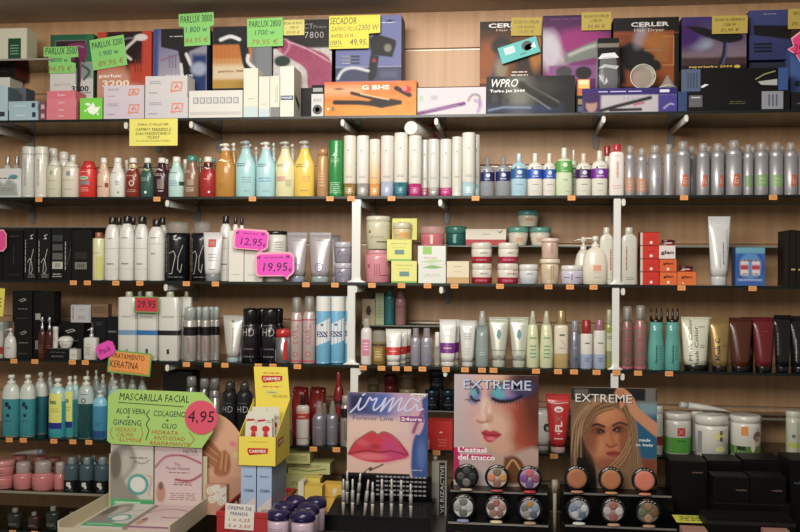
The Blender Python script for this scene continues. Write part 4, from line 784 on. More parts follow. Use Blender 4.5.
osis(428, 439.6, 139.5, .15, '#9b9d9e', 'tall white canister with a short grey foot', '#cfcfc8')
osis(440, 451.8, 139.5, .15, '#c01b76', 'white canister with a short magenta foot, beside the grey footed one', '#d5d3ca', bm=.1, bt='#e89ac4')
osis(452, 462, 137, .06, '#d8d5c8', 'all white tall canister without a coloured foot', '#d6d3c5', bm=0)
osis(473, 480, 135, .2, '#a3c2cc', 'canister with pale blue foot, mostly hidden behind its twin', '#cdcbc0', b=.05, bm=.1)
osis(462, 475.6, 133, .22, '#a8cbd6', 'tall white canister with a pale blue foot', '#dcd9cc', bm=.1, bt='#dfeef2')
# canister lying across the tops
r_ = REF['mg']; c = P(410.5, 127.5, -.29); rr = .0215
t = thing('hairspray_canister', 'white canister lying on top of the standing ones, end facing out', 'canister', (c.x, -.283, r_['z1']+rr+.002), 0, 'bottles and cans on the second shelf'); t.rotation_euler.z = math.radians(-10)
mb = MB(); mb.loft([(0, rr*.93, rr*.93), (.002, rr, rr), (.2, rr, rr), (.203, rr*.93, rr*.93)], M('#dcdad2', .35, 0, 'coat'), 28); mb.v = [(x, z, y) for x, y, z in mb.v]; mb.build('cover', t)
mb = MB(); mb.loft([(.203, rr*.98, rr*.98), (.24, rr*.98, rr*.98)], M('#bb1c72', .3, .1), 28); mb.v = [(x, z, y) for x, y, z in mb.v]; mb.build('base', t)
# coloured band bottles
def band(x0, x1, y, lab, c, col, z0, z1, cap='#dcd5c4', **k):
    k.setdefault('pr', [('p', [(-.3, z1*100/100-.0), (-.2, z1+.07), (-.1, z1)], '#26323a'), ('e', .05, (z0+z1)/2+.03, .16, .05, '#c9d4e8'), ('l', -.2, .25, z0+.03, z0+.08, 1, '#d8dcea'), ('l', -.25, .28, .24, .29, 1, '#8a8f98'), ('l', -.2, .2, .1, .13, 1, '#9a9fa8'), ('l', -.3, .35, z1+.04, z1+.07, 1, '#6a747c')])
    item('bottle', x0, x1, y, lab, c=c, cap=cap, sh=.64, neck=.02, dr=.75, cw=.36, ch=.2, bands=[(z0, z1, col)], **k)
band(480.3, 494.6, 158, 'clear silver bottle with navy band, beside the white canisters', '#8b9097', '#1c2360', .38, .62, '#8a8f96', capk='clear')
band(495.6, 510.6, 157, 'clear silver bottle with navy band, beside the pale blue bottle', '#8f949b', '#1c2462', .38, .62, '#8a8f96', capk='clear')
band(511, 527, 153.5, 'pale blue bottle with a mid blue band', '#a3cddc', '#20609a', .4, .64, '#a9c4cc')
band(527.4, 542.8, 153.5, 'white bottle with bright blue band, nearer the pale blue bottle', '#dedace', '#1f50b4', .4, .62)
band(543, 555.6, 153.5, 'white bottle with bright blue band, nearer the green banded one', '#dedace', '#2050b2', .4, .62)
band(570, 577, 150, 'green banded bottle peeping out behind the taller green banded one', '#c8d6b4', '#3f8a40', .4, .62, b=.07)
band(555.8, 572.6, 148, 'tall pale green bottle with a green band', '#cfdcb8', '#4d9a3c', .48, .72, '#dcdac6', pr=[('e', .05, .64, .14, .05, '#cfe4c0'), ('l', -.1, .2, .5, .54, 1, '#c8e0b8'), ('l', -.1, .25, .3, .36, 1, '#8a9a78'), ('l', .1, .35, .08, .1, 1, '#3f9a70')])
band(576, 591.2, 153.5, 'white bottle with a dark purple band', '#dcd8c8', '#431458', .4, .62, '#d0c2b0')
band(591.6, 607.6, 151, 'white bottle with a bright violet band beside the red capped bottles', '#dfdccf', '#7c1f9c', .38, .6, '#dad6c8')
item('bottle', 603, 611, 146, 'red capped bottle behind the tall one with vertical red lettering', b=.06, c='#d8cfc4', cap='#a3142a', cw=.8, ch=.2, dr=.6)
item('bottle', 609.2, 624, 144.5, 'tall white bottle with red cap and vertical red lettering', c='#e6e0d8', cap='#c01430', cw=.55, ch=.15, sh=.8, neck=.0, dr=.55, e=3, ribs=1, pr=[('t', 'LANAVIC', .02, .48, .13, '#b0182c', 'bold', 1.35, math.pi/2) if False else ('v', -.04, .12, .34, .66, 2, '#b0182c'), ('l', -.35, .35, .12, .22, 2, '#d8b0a8'), ('l', -.3, .3, .76, .78, 1, '#a9a49c')])
# silver cans
G_ = lambda col, u=.02: [('p', [(u-.2, .16), (u+.26, .16), (u+.3, .38), (u-.12, .38)], col), ('s', [(u+.14, .32), (u-.03, .32), (u-.06, .22), (u+.12, .22), (u+.13, .27), (u+.05, .27)], .045, '#d8c4b8')]
def silver(x0, x1, y, lab, pr, **k): item('can', x0, x1, y, lab, c='#b2b1b5', pr=pr, rough=.4, metal=.5, **k)
silver(624.8, 635.2, 145.5, 'slim silver can with pale orange foot, nearest the red lettered bottle', [('r', -.5, .6, .08, .36, '#b98a72'), ('l', -.2, .2, .1, .3, 3, '#c9a898')])
silver(636.4, 647, 148, 'shorter slim silver can with pale orange foot', [('r', -.5, .6, .08, .36, '#c08a6c'), ('l', -.2, .2, .1, .3, 3, '#cdb0a0')])
silver(648.2, 662, 145, 'plain silver can with faint violet print', [('l', -.1, .3, .2, .35, 3, '#8486b4')])
silver(663.4, 674.2, 144, 'slim plain silver can beside the tall orange marked one', [('v', .2, .3, .1, .6, 1, '#7d8088')], ring=0)
silver(675.4, 690.4, 141, 'silver can with orange square mark, beside the slim plain one', G_('#cc6a48'))
silver(696.6, 709.4, 143, 'silver can with orange square mark after the wide gap', G_('#c8664a'))
silver(711.2, 724, 143, 'silver can with orange mark turned to the side', G_('#cf6a4a', .2))
silver(725.6, 742, 140, 'widest silver can with orange square mark', G_('#c9643f'))
silver(743.4, 753, 144, 'silver can with faded green mark, beside the widest one', [('r', -.5, .5, .16, .38, '#7f9a70')])
silver(754.4, 768.2, 142, 'silver can with green mark, middle of the three green ones', [('r', -.45, .45, .16, .38, '#7fa468'), ('l', -.3, .3, .2, .34, 2, '#a8bc98')])
silver(769.2, 783, 142, 'silver can with green mark beside the last orange marked one', [('r', -.45, .4, .16, .38, '#86ac70'), ('l', -.3, .2, .2, .34, 2, '#a8bc98')])
silver(784.2, 797.2, 142, 'silver can with orange square mark at the very end of the row', G_('#cf6440', .1))
silver(798, 811, 143, 'silver can cut by the edge of the view', G_('#c8664a'))
for x0, x1, w_ in [(651, 661, 'the faint violet printed one'), (686, 697, 'the gap beside the orange marked one'), (704, 713, 'the gap before the sideways orange mark'), (718, 727, 'the sideways orange mark'), (738, 747, 'the widest can'), (748, 757, 'the faded green marked one'), (763, 771, 'the middle green marked one'), (778, 786, 'the last green marked one')]:
    silver(x0, x1, 146, 'silver can of the rear row behind ' + w_, [('l', -.2, .2, .2, .3, 2, '#8a8a8e')], b=.075)
# ================================================================ THIRD SHELF
shelf(3, 'toiletries on the third shelf')
def S6(u=0): return [('v', -.42, -.32, .15, .78, 1, '#b8b6ae'), ('s', [(-.2, .34), (-.02, .42), (.12, .36), (.2, .2), (.1, .12), (-.05, .14), (0, .3), (.28, .6)], .035, '#c8c6c0'), ('s', [(.0, .8), (.2, .8), (.05, .86), (.25, .88)], .05, '#c8c8c4'), ('l', -.2, .4, .04, .12, 2, '#8c8a84')]
item('box', -14, 3, 231, 'black carton at the very end of the third shelf, behind the pink tag', b=.003, d=.06, c='#121110')
item('box', 3.6, 23, 230, 'plain black carton, widest of the end cartons', b=.004, d=.06, c='#141312', pr=[('v', -.02, .08, .3, .7, 1, '#3a3834'), ('l', -.2, .3, .85, .9, 1, '#4d3f36'), ('l', -.3, .35, .08, .12, 1, '#39261f')])
item('box', 24.2, 36.4, 228.5, 'narrow black carton with silver numeral, nearer the plain carton', b=.003, d=.06, c='#171615', pr=S6())
item('box', 37.6, 50.4, 228.5, 'narrow black carton with silver numeral, nearer the swatch carton', b=.003, d=.06, c='#171615', pr=S6())
item('box', 51.6, 63.4, 229, 'black carton with grey swatches and a pale bar code', b=.004, d=.06, c='#161514', pr=[('r', -.4, .45, .58, .7, '#4a4a48'), ('r', -.4, .45, .4, .53, '#585856'), ('r', -.4, .45, .76, .88, '#34393a'), ('r', -.42, .46, .22, .36, '#b5b3a6'), ('v', -.2, .25, .25, .33, 4, '#4b4a44'), ('l', -.4, .4, .05, .14, 2, '#b0aea6')])
item('box', 63.8, 71.6, 229, 'slim black carton with a white vertical line of print', b=.006, d=.06, c='#131211', pr=[('v', -.4, -.1, .2, .75, 1, '#9c9a94'), ('s', [(.0, .3), (.4, .62)], .06, '#5a5a58')])
item('box', 72.2, 92, 230, 'black carton with a small grey bar code beside the yellow bottle', b=.008, d=.06, c='#151413', pr=[('r', -.35, .25, .22, .36, '#77766c'), ('v', -.25, .15, .25, .33, 4, '#2b2a28'), ('r', -.35, .25, .42, .56, '#242321')])
item('bottle', 92.6, 104.6, 232.5, 'pale yellow green bottle with a brown cap', c='#dad9a4', cap='#9c5a34', cw=.6, ch=.12, sh=.86, neck=0, dr=.9, pr=[('l', -.3, .3, .55, .6, 1, '#b4b078'), ('r', 0, .5, .04, .5, '#c9c568')])
def wcap(x0, x1, y, lab, **k): item('bottle', x0, x1, y, lab, c='#dedcd4', cap='#1a1715', cw=.5, ch=.12, sh=.62, neck=.01, dr=.8, pr=k.pop('pr', [('l', -.25, .25, .64, .68, 1, '#8c8c86'), ('s', [(-.75, .5), (.75, .5)], .015, '#9c9a92'), ('l', -.25, .3, .24, .28, 1, '#4c4c48'), ('s', [(-.7, .18), (.7, .18)], .012, '#b0aea6')]), **k)
for x0, x1, w_ in [(114, 124, 'first of the rear four'), (128, 138, 'second of the rear four'), (139, 149, 'third of the rear four'), (157, 168, 'last of the rear four')]:
    wcap(x0, x1, 217.5, 'white bottle with black cap in the back, ' + w_, b=.085)
wcap(105.2, 119.6, 217, 'white bottle with black cap beside the yellow green bottle')
wcap(119.8, 134.4, 216, 'white bottle with black cap, second of the front four')
wcap(135, 148.6, 216.5, 'white bottle with black cap, third of the front four')
wcap(148.4, 164.6, 219.5, 'white bottle with black cap against the black jar', b=.004, pr=[('l', -.25, .25, .68, .72, 1, '#8c8c86'), ('s', [(-.75, .6), (.75, .6)], .015, '#9c9a92'), ('l', -.2, .1, .42, .46, 1, '#6c6c66')])
def seven(u): return [('v', -.42, -.33, .15, .72, 1, '#b8b6ae'), ('s', [(u-.25, .46), (u-.05, .5), (u+.02, .42), (u-.12, .12), (u-.24, .12)], .022, '#c4c2bc'), ('s', [(u+.3, .6), (u+.12, .4), (u+.1, .2), (u+.2, .14), (u+.26, .28)], .022, '#b4b2ac'), ('l', -.3, .4, .05, .08, 1, '#7d7b76')]
item('jar', 165.6, 190.6, 221.5, 'tall black jar with cloudy clear lid, nearer the white bottles', c='#0e1016', lid='#a9aaa4', lidk='clear', lh=.2, lw=.86, dome=.15, pr=seven(.05)+[('s', [(-.02, .82-.08), (.1, .76), (0, .7), (.12, .68)], .03, '#c8c8c4')])
item('jar', 191.4, 213.4, 221.5, 'tall black jar with cloudy clear lid, behind the white tube', b=.02, c='#0f1117', lid='#a2a39f', lidk='clear', lh=.2, lw=.8, dome=.15, pr=seven(-.1))
wcap(219.6, 232, 216, 'white bottle with black cap behind the white tube with a red label', b=.05)
wcap(232, 239, 216.5, 'white bottle with black cap behind the first pink bubble, nearer the tube', b=.08)
wcap(238.5, 245, 217.5, 'white bottle with black cap behind the first pink bubble, further from the tube', b=.1)
item('tube', 203.4, 222.6, 232.5, 'white tube with a red square label and grey cap', b=.002, c='#d9d7d4', cap='#83888a', ch=.14, pr=[('r', -.22, .22, .7, .86, '#c84a4c'), ('l', -.16, .16, .74, .82, 2, '#e0a0a0'), ('l', -.2, .3, .4, .58, 3, '#9a9a9c'), ('l', -.15, .25, .22, .27, 1, '#8a8a8c')])
item('box', 229.2, 243.8, 231, 'tall white carton under the pink bubble 12,95', b=.003, d=.05, c='#e0dcd2', pr=[('l', -.3, .3, .12, .16, 1, '#b0aa9c')], side='#c4c0b4')
item('box', 244.6, 262.4, 233, 'white carton partly hidden behind both pink bubbles', b=.006, d=.05, c='#dcd9cf', pr=[('l', -.3, .3, .12, .16, 1, '#b0aa9c')])
item('jar', 264.6, 287, 231, 'large white tub with black lid behind the pink bubble 19,95', c='#dcdcd4', lid='#171615', lh=.08, lw=1.02, bw=1, b=.02, pr=[('l', .05, .5, .5, .8, 6, '#9c9c94'), ('l', -.4, .3, .1, .16, 1, '#9a9a92')])
SP = [('s', [(-.2, .9), (-.02, .5), (.18, .9)], .012, '#d8d4d4'), ('l', -.3, .3, .82, .86, 1, '#8c8890'), ('o', .0, .3, .2, '#7d74a4', .75), ('o', .0, .3, .1, '#7d74a4', .6), ('l', -.1, .2, .13, .15, 1, '#6c6a74')]
item('tube', 330, 342, 235, 'grey lavender tube seen edge on behind the spiral printed tubes', b=.06, c='#aca6aa', metal=.3, cap='#8a8890', rz=60)
item('tube', 287, 307.4, 232.5, 'grey lavender tube with spiral print beside the black lidded tub', c='#aba4a8', metal=.25, cap='#8a93a0', ch=.12, br=.8, pr=SP)
item('tube', 309, 331.4, 232.5, 'grey lavender tube with spiral print beside the stacked silver jars', c='#b0a8ac', metal=.25, cap='#97a3a4', ch=.12, br=.8, pr=SP)
for nm, on, y, w_ in [('lj', None, 262.5, 'lower'), ('lj2', 'lj', 241.5, 'upper')]:
    item('jar', 334.4, 352.6, y, 'silver lavender jar by the white post, %s of two' % w_, nm=nm, on=on, c='#a5a1b2', metal=.3, lid='#b9b5c0', lh=.3, pr=[('o', -.1, .4, .16, '#6f6894', .7), ('l', .1, .4, .3, .4, 1, '#7d788c')], b=.02)
item('jar', 364.5, 391.6, 249.5, 'large pink jar carrying the cream one beside the post', nm='pj', c='#d98a96', mk='coat', lh=.14, lw=.8, lid='#d5939c', pr=[('v', -.1, .16, .2, .55, 3, '#b05a6a'), ('r', .12, .5, .2, .225, '#a03040'), ('e', -.3, .5, .06, .07, '#b0505a')])
item('jar', 365.6, 391, 216, 'large cream jar on top of the pink one', on='pj', c='#cdc8a6', lh=.17, lw=.97, lid='#cfcab0', pr=[('l', -.3, .3, .32, .4, 2, '#9c9878'), ('r', .0, .42, .2, .23, '#2a2a28'), ('e', -.3, .52, .06, .05, '#a8604a')])
CA = [('l', -.35, .35, .78, .84, 1, '#8a9a50'), ('r', -.18, .2, .3, .52, '#5f8a84'), ('l', -.3, .3, .62, .66, 1, '#a8ac5c'), ('r', -.5, .5, 0, .08, '#6fae4a')]
item('box', 391.4, 416.8, 261, 'yellow green carton, lowest of the stack beside the pink jar', nm='y0', c='#dfdd78', side='#a9a84a', top='#c9c858', b=.003, pr=CA, d=.055)
item('box', 387, 411.6, 239.5, 'yellow green carton shifted to the side, middle of its stack', on='y0', nm='y1', c='#dddb70', side='#9aa04a', b=.005, pr=CA, d=.055)
item('box', 392.4, 417, 218.5, 'yellow carton standing at the back, top of the yellow stack', on='y1', b=.045, c='#d0cf66', side='#8f9a3a', d=.02, pr=[('l', -.3, .3, .8, .85, 1, '#9aa050')])
item('jar', 393, 411.6, 222.5, 'small clear jar of orange cream on the yellow green cartons', on='y1', b=.004, c='#d9c48c', lh=.38, lid='#cdc6a8', mk='coat', pr=[('r', -.1, .4, .14, .4, '#e0a24a'), ('l', -.4, 0, .2, .3, 1, '#a07a4a')])
WG = [('r', -.32, .0, .55, .98, '#8cc04c'), ('p', [(-.4, .15), (.0, .05), (.45, .2), (.1, .3)], '#b9cfa0'), ('l', -.3, .2, .3, .42, 2, '#c99a8c')]
item('box', 418.4, 445.8, 264.5, 'white carton with leaf print, lower of two under the pink glass jar', nm='w0', c='#d9dcd4', b=.003, d=.06, pr=[('p', [(-.35, .82), (0, .98), (.4, .85), (.1, .78)], '#7fae5c'), ('l', -.3, .35, .35, .5, 2, '#cfae94')])
item('box', 418, 445.6, 246, 'white carton with lime square, directly under the pink glass jar', on='w0', nm='w1', c='#dcdfd8', b=.003, d=.06, pr=WG)
item('jar', 420.4, 444.6, 226, 'pink glass jar with clear lid on the white cartons', on='w1', b=.004, c='#d8707c', lid='#dba6a0', lidk='clear', lh=.4, lw=1.02, mk='liquid', pr=[('r', -.05, .05, .1, .5, '#f4c8c4')])
item('box', 446.8, 469, 261.3, 'cream carton with a tan foot beside the white cartons', c='#ddd2b0', side='#b9ad88', b=.003, pr=[('r', -.5, .5, 0, .28, '#c49a5e'), ('l', -.2, .2, .75, .8, 1, '#8a8468'), ('l', -.25, .25, .5, .55, 1, '#a8a080')])
CM = lambda c2: dict(c='#dcd6c8', lid='#dad4c6', lh=.32, lw=.98, bw=.98, bands=[(.0, .3, c2)])
PR3 = [('l', -.25, .35, .82, .87, 1, '#5c5a56'), ('l', -.05, .3, .44, .52, 2, '#4c4a48'), ('l', -.3, .3, .1, .2, 2, '#e0a0ac')]
for nm, on, x0, x1, y, c2, lab in [('c0', None, 471, 492.4, 263, '#a8142c', 'white jar with crimson foot, lower of the pair nearer the cream carton'), ('c1', 'c0', 471, 492.2, 242.5, '#b0182e', 'white jar with crimson foot, upper of the pair nearer the cream carton'),
                                   ('c2', None, 497, 518.6, 263, '#a8143c', 'white jar with wine red foot, lower of the pair nearer the silver white jar'), ('c3', 'c2', 497.8, 518.8, 242.5, '#b01448', 'white jar with wine red foot, upper of the pair nearer the silver white jar')]:
    item('jar', x0, x1, y, lab, nm=nm, on=on, pr=PR3+([('r', .25, .5, .42, .72, '#c98a80')] if nm == 'c2' else []), **CM(c2))
item('jar', 519, 538.4, 264, 'silver white jar beside the wine red footed jars', c='#ccd0d4', lid='#d8d6ce', lh=.32, bands=[(.0, .28, '#b4bac4')], pr=[('l', -.2, .3, .84, .9, 1, '#5c5c5c'), ('l', -.1, .2, .45, .55, 1, '#4c4c50')])
item('jar', 539.6, 560, 258.5, 'waisted champagne jar carrying the pink one', nm='ch0', c='#dbc6a4', lid='#dfd0b4', lh=.2, bw=.9, metal=.15, pr=[('v', .0, .2, .2, .7, 2, '#9a8a64'), ('l', -.3, .0, .4, .6, 3, '#b8a888')])
item('jar', 540.4, 559.4, 238, 'pinkish pearl jar on top of the champagne one', on='ch0', c='#dbb8a4', lid='#e0c4b4', lh=.2, lw=1.02, bw=.9, metal=.15, pr=[('v', .0, .16, .2, .7, 2, '#b08a7c')])
item('jar', 560.4, 583, 265, 'low lilac jar with white lid beside the round pump bottle', c='#c8c4d4', lid='#d6d2cc', lh=.3, lw=.98, bw=1, pr=[('l', -.42, -.1, .3, .4, 1, '#6a4a8a'), ('r', -.05, .02, .2, .5, '#8a84b0'), ('l', .1, .45, .3, .4, 1, '#6a4a8a')])
item('pump', 574, 593, 237, 'round cream pump bottle partly hidden behind its twin', b=.07, c='#d6d0bc', pc='#dcd8cc', ph=.28, sh=.3, dr=.75, cw=.34, nl=.5, na=160)
item('pump', 582.6, 608, 236, 'round cream pump bottle with a peach square label', c='#e0d9c6', pc='#dedace', ph=.24, sh=.5, dr=.75, cw=.3, nl=.5, na=170, pr=[('r', -.12, .22, .36, .52, '#e09a80'), ('l', -.1, .2, .3, .33, 1, '#c9b8a4'), ('l', -.1, .26, .18, .21, 1, '#8a8474'), ('s', [(-.6, .07), (.6, .07)], .01, '#c4bca8')])
item('bottle', 599.6, 613.4, 227.5, 'slim off white bottle in front of the post side, vertical red print', b=.03, c='#d0cdbe', cap='#c9c6b8', cw=.5, ch=.11, sh=.76, neck=.02, dr=.6, e=4, pr=[('v', .2, .4, .25, .62, 1, '#b0604a'), ('l', -.2, .3, .08, .1, 1, '#9a968a')])
item('bottle', 620.6, 637.4, 227.5, 'slim off white bottle beside the red cartons, vertical red print', b=.01, c='#c9c7ba', cap='#c0beb0', cw=.5, ch=.11, sh=.76, neck=.02, dr=.6, e=4, pr=[('v', -.26, -.12, .25, .66, 1, '#a0503c'), ('l', -.2, .3, .08, .14, 2, '#8a877c')])
GL = [('r', -.5, .5, .95, 1, '#7d2c08'), ('t', 'glan', 0, .62, .24, '#5a0e10', 'bold', .6), ('d', .0, .2, .085, '#e8e0d8')]  # dark top strip paints in the shaded gap between stacked cartons
GR_ = [('r', -.5, -.38, 0, 1, '#c9c3b4'), ('r', -.5, .5, .95, 1, '#6a0e08'), ('d', .08, .2, .08, '#e8e0d8'), ('l', -.2, .35, .5, .56, 1, '#8d1010')]  # same painted gap shade along the top, in dark red
gx = dict(c='#cf2410', side='#8d1a0c', b=.003, d=.055)
for nm, on, y, w_ in [('g0', None, 271.5, 'lowest'), ('g1', 'g0', 258.6, 'second from the bottom'), ('g2', 'g1', 245.3, 'third from the bottom'), ('g3', 'g2', 231.8, 'topmost')]:
    item('box', 640.4, 659, y, 'bright red carton, %s in the red stack' % w_, nm=nm, on=on, pr=GR_, **gx)
item('box', 659.8, 676.8, 271.7, 'orange carton lettered glan, bottom of the middle stack', nm='h0', c='#e0661a', side='#a04410', b=.003, d=.055, pr=GL)
item('box', 659.6, 676.6, 258.8, 'orange carton lettered glan, middle of the middle stack', on='h0', nm='h1', c='#dd5a16', side='#a04410', b=.003, d=.055, pr=GL)
item('box', 659.2, 675.4, 245.6, 'white carton lettered glan on the orange ones', on='h1', nm='h2', c='#ddd0cc', side='#b0a09a', b=.003, d=.055, pr=[('t', 'glan', 0, .45, .36, '#3a1014', 'bold', .8)])
item('box', 677.4, 696, 271.9, 'orange carton lettered glan at the end of the stacks', nm='i0', c='#e06c1c', side='#a04812', b=.003, d=.055, pr=[('t', 'glan', 0, .6, .26, '#5a0e10', 'bold', .6), ('d', -.2, .15, .04, '#e8e0d8')])
def lips(on, px, lab):
    r = REF[on]; x = P(px, 265, -.28).x; t = thing('lip_clip', lab, 'lip shaped clip', (x, -.27, r['z1']+.0005), 0, 'lip shaped clips on the glan cartons')
    for nm_, s, z in (('lower_lip', 1, .004), ('upper_lip', -1, .012)):
        mb = MB(); n = 12; pts = [(-.018+.036*i/n, -.006-.006*math.sin(math.pi*i/n), z+s*-.002*math.sin(math.pi*i/n)) for i in range(n+1)]
        mb.tube(pts, .0042, M('#8d1420' if s > 0 else '#5a1018', .2, 0, 'coat'), 10); mb.build(nm_, t)
    mb = MB(); mb.box(-.011, .011, -.011, -.004, .0055, .0095, M('#e6ddd8', .4), .001); mb.build('teeth', t)
lips('h2', 668, 'dark red lip shaped clip on the white glan carton'); lips('i0', 686, 'dark red lip shaped clip on the end orange carton')
item('tube', 708, 730.4, 216.5, 'tall white tube standing alone with grey vertical print', c='#d0d2d0', cap='#c4c8c8', ch=.13, br=.74, b=.01, pr=[('v', .1, .22, .3, .62, 1, '#7d8080'), ('v', .3, .38, .5, .8, 1, '#9a9c9c'), ('v', -.05, .02, .25, .45, 1, '#9a9c9c')])
p = Paint(32, 40, '#2f62a8'); p.ell(.5, .5, .48, .42, '#2a52a4', .1); p.rect(0, 0, 1, .16, '#5fa0b8', .06); p.ell(.5, .48, .36, .34, '#4a8ac8', .2); p.rect(.18, .34, .44, .72, '#d8c8c4', .04); p.rect(.56, .34, .82, .72, '#d4c8c8', .04); p.rect(.18, .46, .44, .58, '#b8303c', .02); p.rect(.56, .46, .82, .58, '#b8303c', .02); p.rect(.1, .82, .9, .86, '#9ab0d8', .03)
item('box', 735.6, 765, 247.5, 'blue carton picturing two small white and red jars', c='#2f62a8', side='#24406e', b=.003, d=.05, art=p)
for x0, x1, y, w_ in [(783.5, 789.6, 231, 'nearest the blue carton'), (790.2, 796, 230, 'in the middle'), (796.6, 806, 230.5, 'cut by the edge of the view')]:
    item('box', x0, x1, y, 'slim dark brown carton at the end, ' + w_, c='#1f1712', side='#140f0c', b=.004, d=.06, pr=[('r', -.3, .4, .28, .31, '#b9a060')] if x0 > 790 else [('v', -.1, .1, .2, .8, 1, '#3a2c22')])
# on the narrow rear shelf
CUR.update(z=RS3, front=-.15, group='jars on the narrow rear shelf')
item('jar', 445.4, 467, 226, 'teal glass jar with teal lid on the rear shelf', b=.006, c='#1f6a64', lid='#3a8a7c', lidk='liquid', mk='liquid', lh=.38, lw=1.02, pr=[('r', -.12, .02, .12, .55, '#6fb4ac')])
item('box', 465.8, 506, 229, 'white and red carton lying on the rear shelf', b=.004, d=.06, c='#ddd5c4', side='#a01a1e', pr=[('r', -.5, .5, 0, .36, '#b01c24'), ('l', -.1, .1, .65, .72, 1, '#6c6860'), ('l', -.1, .1, .15, .22, 1, '#e8c0b8'), ('p', [(.26, .9), (.36, .72), (.44, .95), (.34, .84)], '#7c8074')])
item('jar', 507.2, 528.6, 227, 'white jar with teal lid, base of the pyramid nearer the carton', nm='t0', b=.004, c='#d8d2be', lid='#5aa594', lh=.3, lw=1.02, bb=.8, pr=[('r', -.1, .25, .2, .42, '#dca890'), ('l', -.3, .3, .62, .64, 1, '#3c4a44')])
item('jar', 529.4, 551, 227, 'white jar with teal lid, base of the pyramid nearer the pearl jar', nm='t1', b=.004, c='#d8d2be', lid='#5aa594', lh=.3, lw=1.02, bb=.8, pr=[('r', -.2, .15, .2, .42, '#dca890'), ('l', -.3, .3, .62, .64, 1, '#3c4a44')])
item('jar', 517, 538.8, 209.8, 'white jar with teal lid crowning the pyramid', on='t0', b=.004, c='#d8d2be', lid='#4f9a92', lh=.34, lw=1.02, bb=.85, dome=.3, pr=[('r', -.1, .22, .3, .5, '#e0a080'), ('l', -.1, .22, .15, .22, 1, '#c4b8a4')])
# price bubbles
def bubble(x0, x1, y0, y1, Y, txt, lab, tilt, tail):
    pts = [(-.5+.06, .14), (-.5, .24), (-.5, .9), (-.42, 1), (.4, 1), (.5, .88), (.5, .3), (.42, .16)]
    pts += [(tail+.1, .15), (tail+.04, 0), (tail-.04, .14)]
    card(x0, x1, y0, y1, Y, lab, 'price card', 'price_bubble', '#ee3fc0', [('t', txt, .02, .45, .34, '#3a1040', 'hand', .62), ('t', '€', .4, .36, .16, '#3a1040', 'hand', .1), ('t', '“', -.4, .82, .12, '#3a1040', 'bold', .08), ('t', '”', .34, .82, .12, '#3a1040', 'bold', .08), ('l', -.26, .24, .76, .86, 1, '#9a2a86')], shape=list(reversed(pts)), border='#f2a4b8', tilt=tilt)
bubble(232.5, 267.5, 229, 253, -.315, '12,95', 'pink speech bubble price card reading 12,95', 4, .25)
bubble(255, 294.5, 252, 280, -.318, '19,95', 'pink speech bubble price card reading 19,95 below the other', -1, .28)
card(-9, 6.5, 229.5, 251.5, -.31, 'pink price bubble cut by the edge beside the black cartons', 'price card', 'price_bubble', '#e83a8c', [('t', '5', -.1, .5, .4, '#7a1040', 'hand', .2)], shape=[(-.5, 0), (-.5, 1), (.3, 1), (.5, .8), (.5, .2), (.3, 0)], border='#e8a0a8')
# ================================================================ FOURTH SHELF
shelf(4, 'toiletries on the fourth shelf')
BP = lambda z=.7: [('s', [(-.15, z), (.1, z+.06), (.2, z+.02), (.05, z-.02), (-.08, z-.04)], .03, '#a8a69e'), ('l', -.25, .32, z-.3, z-.24, 1, '#7d7b74'), ('l', -.3, .3, .1, .16, 1, '#4d4b46')]
item('box', -12, 3, 322, 'white and red carton at the end behind the small white pump bottle', b=.03, d=.06, c='#b9b6ae', pr=[('r', -.5, .5, .1, .3, '#a8382a'), ('r', -.5, .5, .75, .95, '#8fa49a')])
item('pump', 4.6, 16.4, 328, 'small white pump bottle at the left end of the fourth shelf'.replace('left end', 'end'), b=.003, c='#d2cfc6', pc='#cac8c0', ph=.24, sh=.5, nl=.4, dr=.8, cw=.34, pr=[('l', -.25, .3, .4, .5, 2, '#8a8a84')])
item('box', 14, 32, 322.4, 'black square carton, lower of the two with pale emblems', nm='k0', b=.02, d=.06, c='#171614', pr=BP(), side='#0f0e0d')
item('box', 12.6, 32, 291, 'black square carton with pale emblem, upper of the two', on='k0', b=.02, d=.06, c='#161513', pr=BP(), side='#0f0e0d')
item('box', 33.4, 44, 323, 'plain dark carton with tiny bar code, under another beside the emblem cartons', nm='k2', b=.03, d=.06, c='#131210', pr=[('r', -.3, .1, .25, .5, '#8a887e')])
item('box', 33.6, 54, 291.6, 'plain dark carton with small grey bar code, topmost beside the emblem cartons', on='k2', b=.03, d=.05, c='#141311', pr=[('r', -.4, -.15, .1, .3, '#9a988e')])
item('box', 43, 56, 323.2, 'dark carton behind the amber pump bottles', b=.062, d=.05, c='#12110f')
for x0, x1, w_ in [(38.4, 46, 'nearer the emblem cartons'), (45.6, 53.4, 'nearer the slim white pump')]:
    item('pump', x0, x1, 317, 'small amber brown bottle with silver pump, ' + w_, b=.003, c='#4a1c10', mk='liquid', pc='#c4c8d0', pmetal=.7, ph=.3, nl=.25, cw=.36, sh=.7, pr=[('l', -.3, .3, .2, .5, 4, '#7d4a38')])
item('box', 46, 69.4, 348.5, 'flat black carton with white end, under the round white jar', nm='k4', b=.002, d=.045, c='#12110f', side='#c9c7be')
item('box', 69.8, 77, 349.5, 'short white carton end beside the flat black carton', b=.003, d=.03, c='#c9c6bc', pr=[('l', -.3, .3, .3, .6, 2, '#9a988e')])
item('bottle', 53.2, 57.8, 326.5, 'slim white airless dispenser standing on the flat black carton', on='k4', b=.008, c='#d9d7d0', cap='#cfcdc6', cw=1.15, ch=.16, sh=.8, neck=.02, dr=1, pr=[('l', -.3, .3, .3, .5, 3, '#9a9a98')])
item('jar', 58.6, 73, 336, 'round white jar lying back on the flat black carton', on='k4', b=.006, c='#d6d3ca', lid='#d9d6ce', lh=.45, dome=.5, bw=.9, bb=.7)
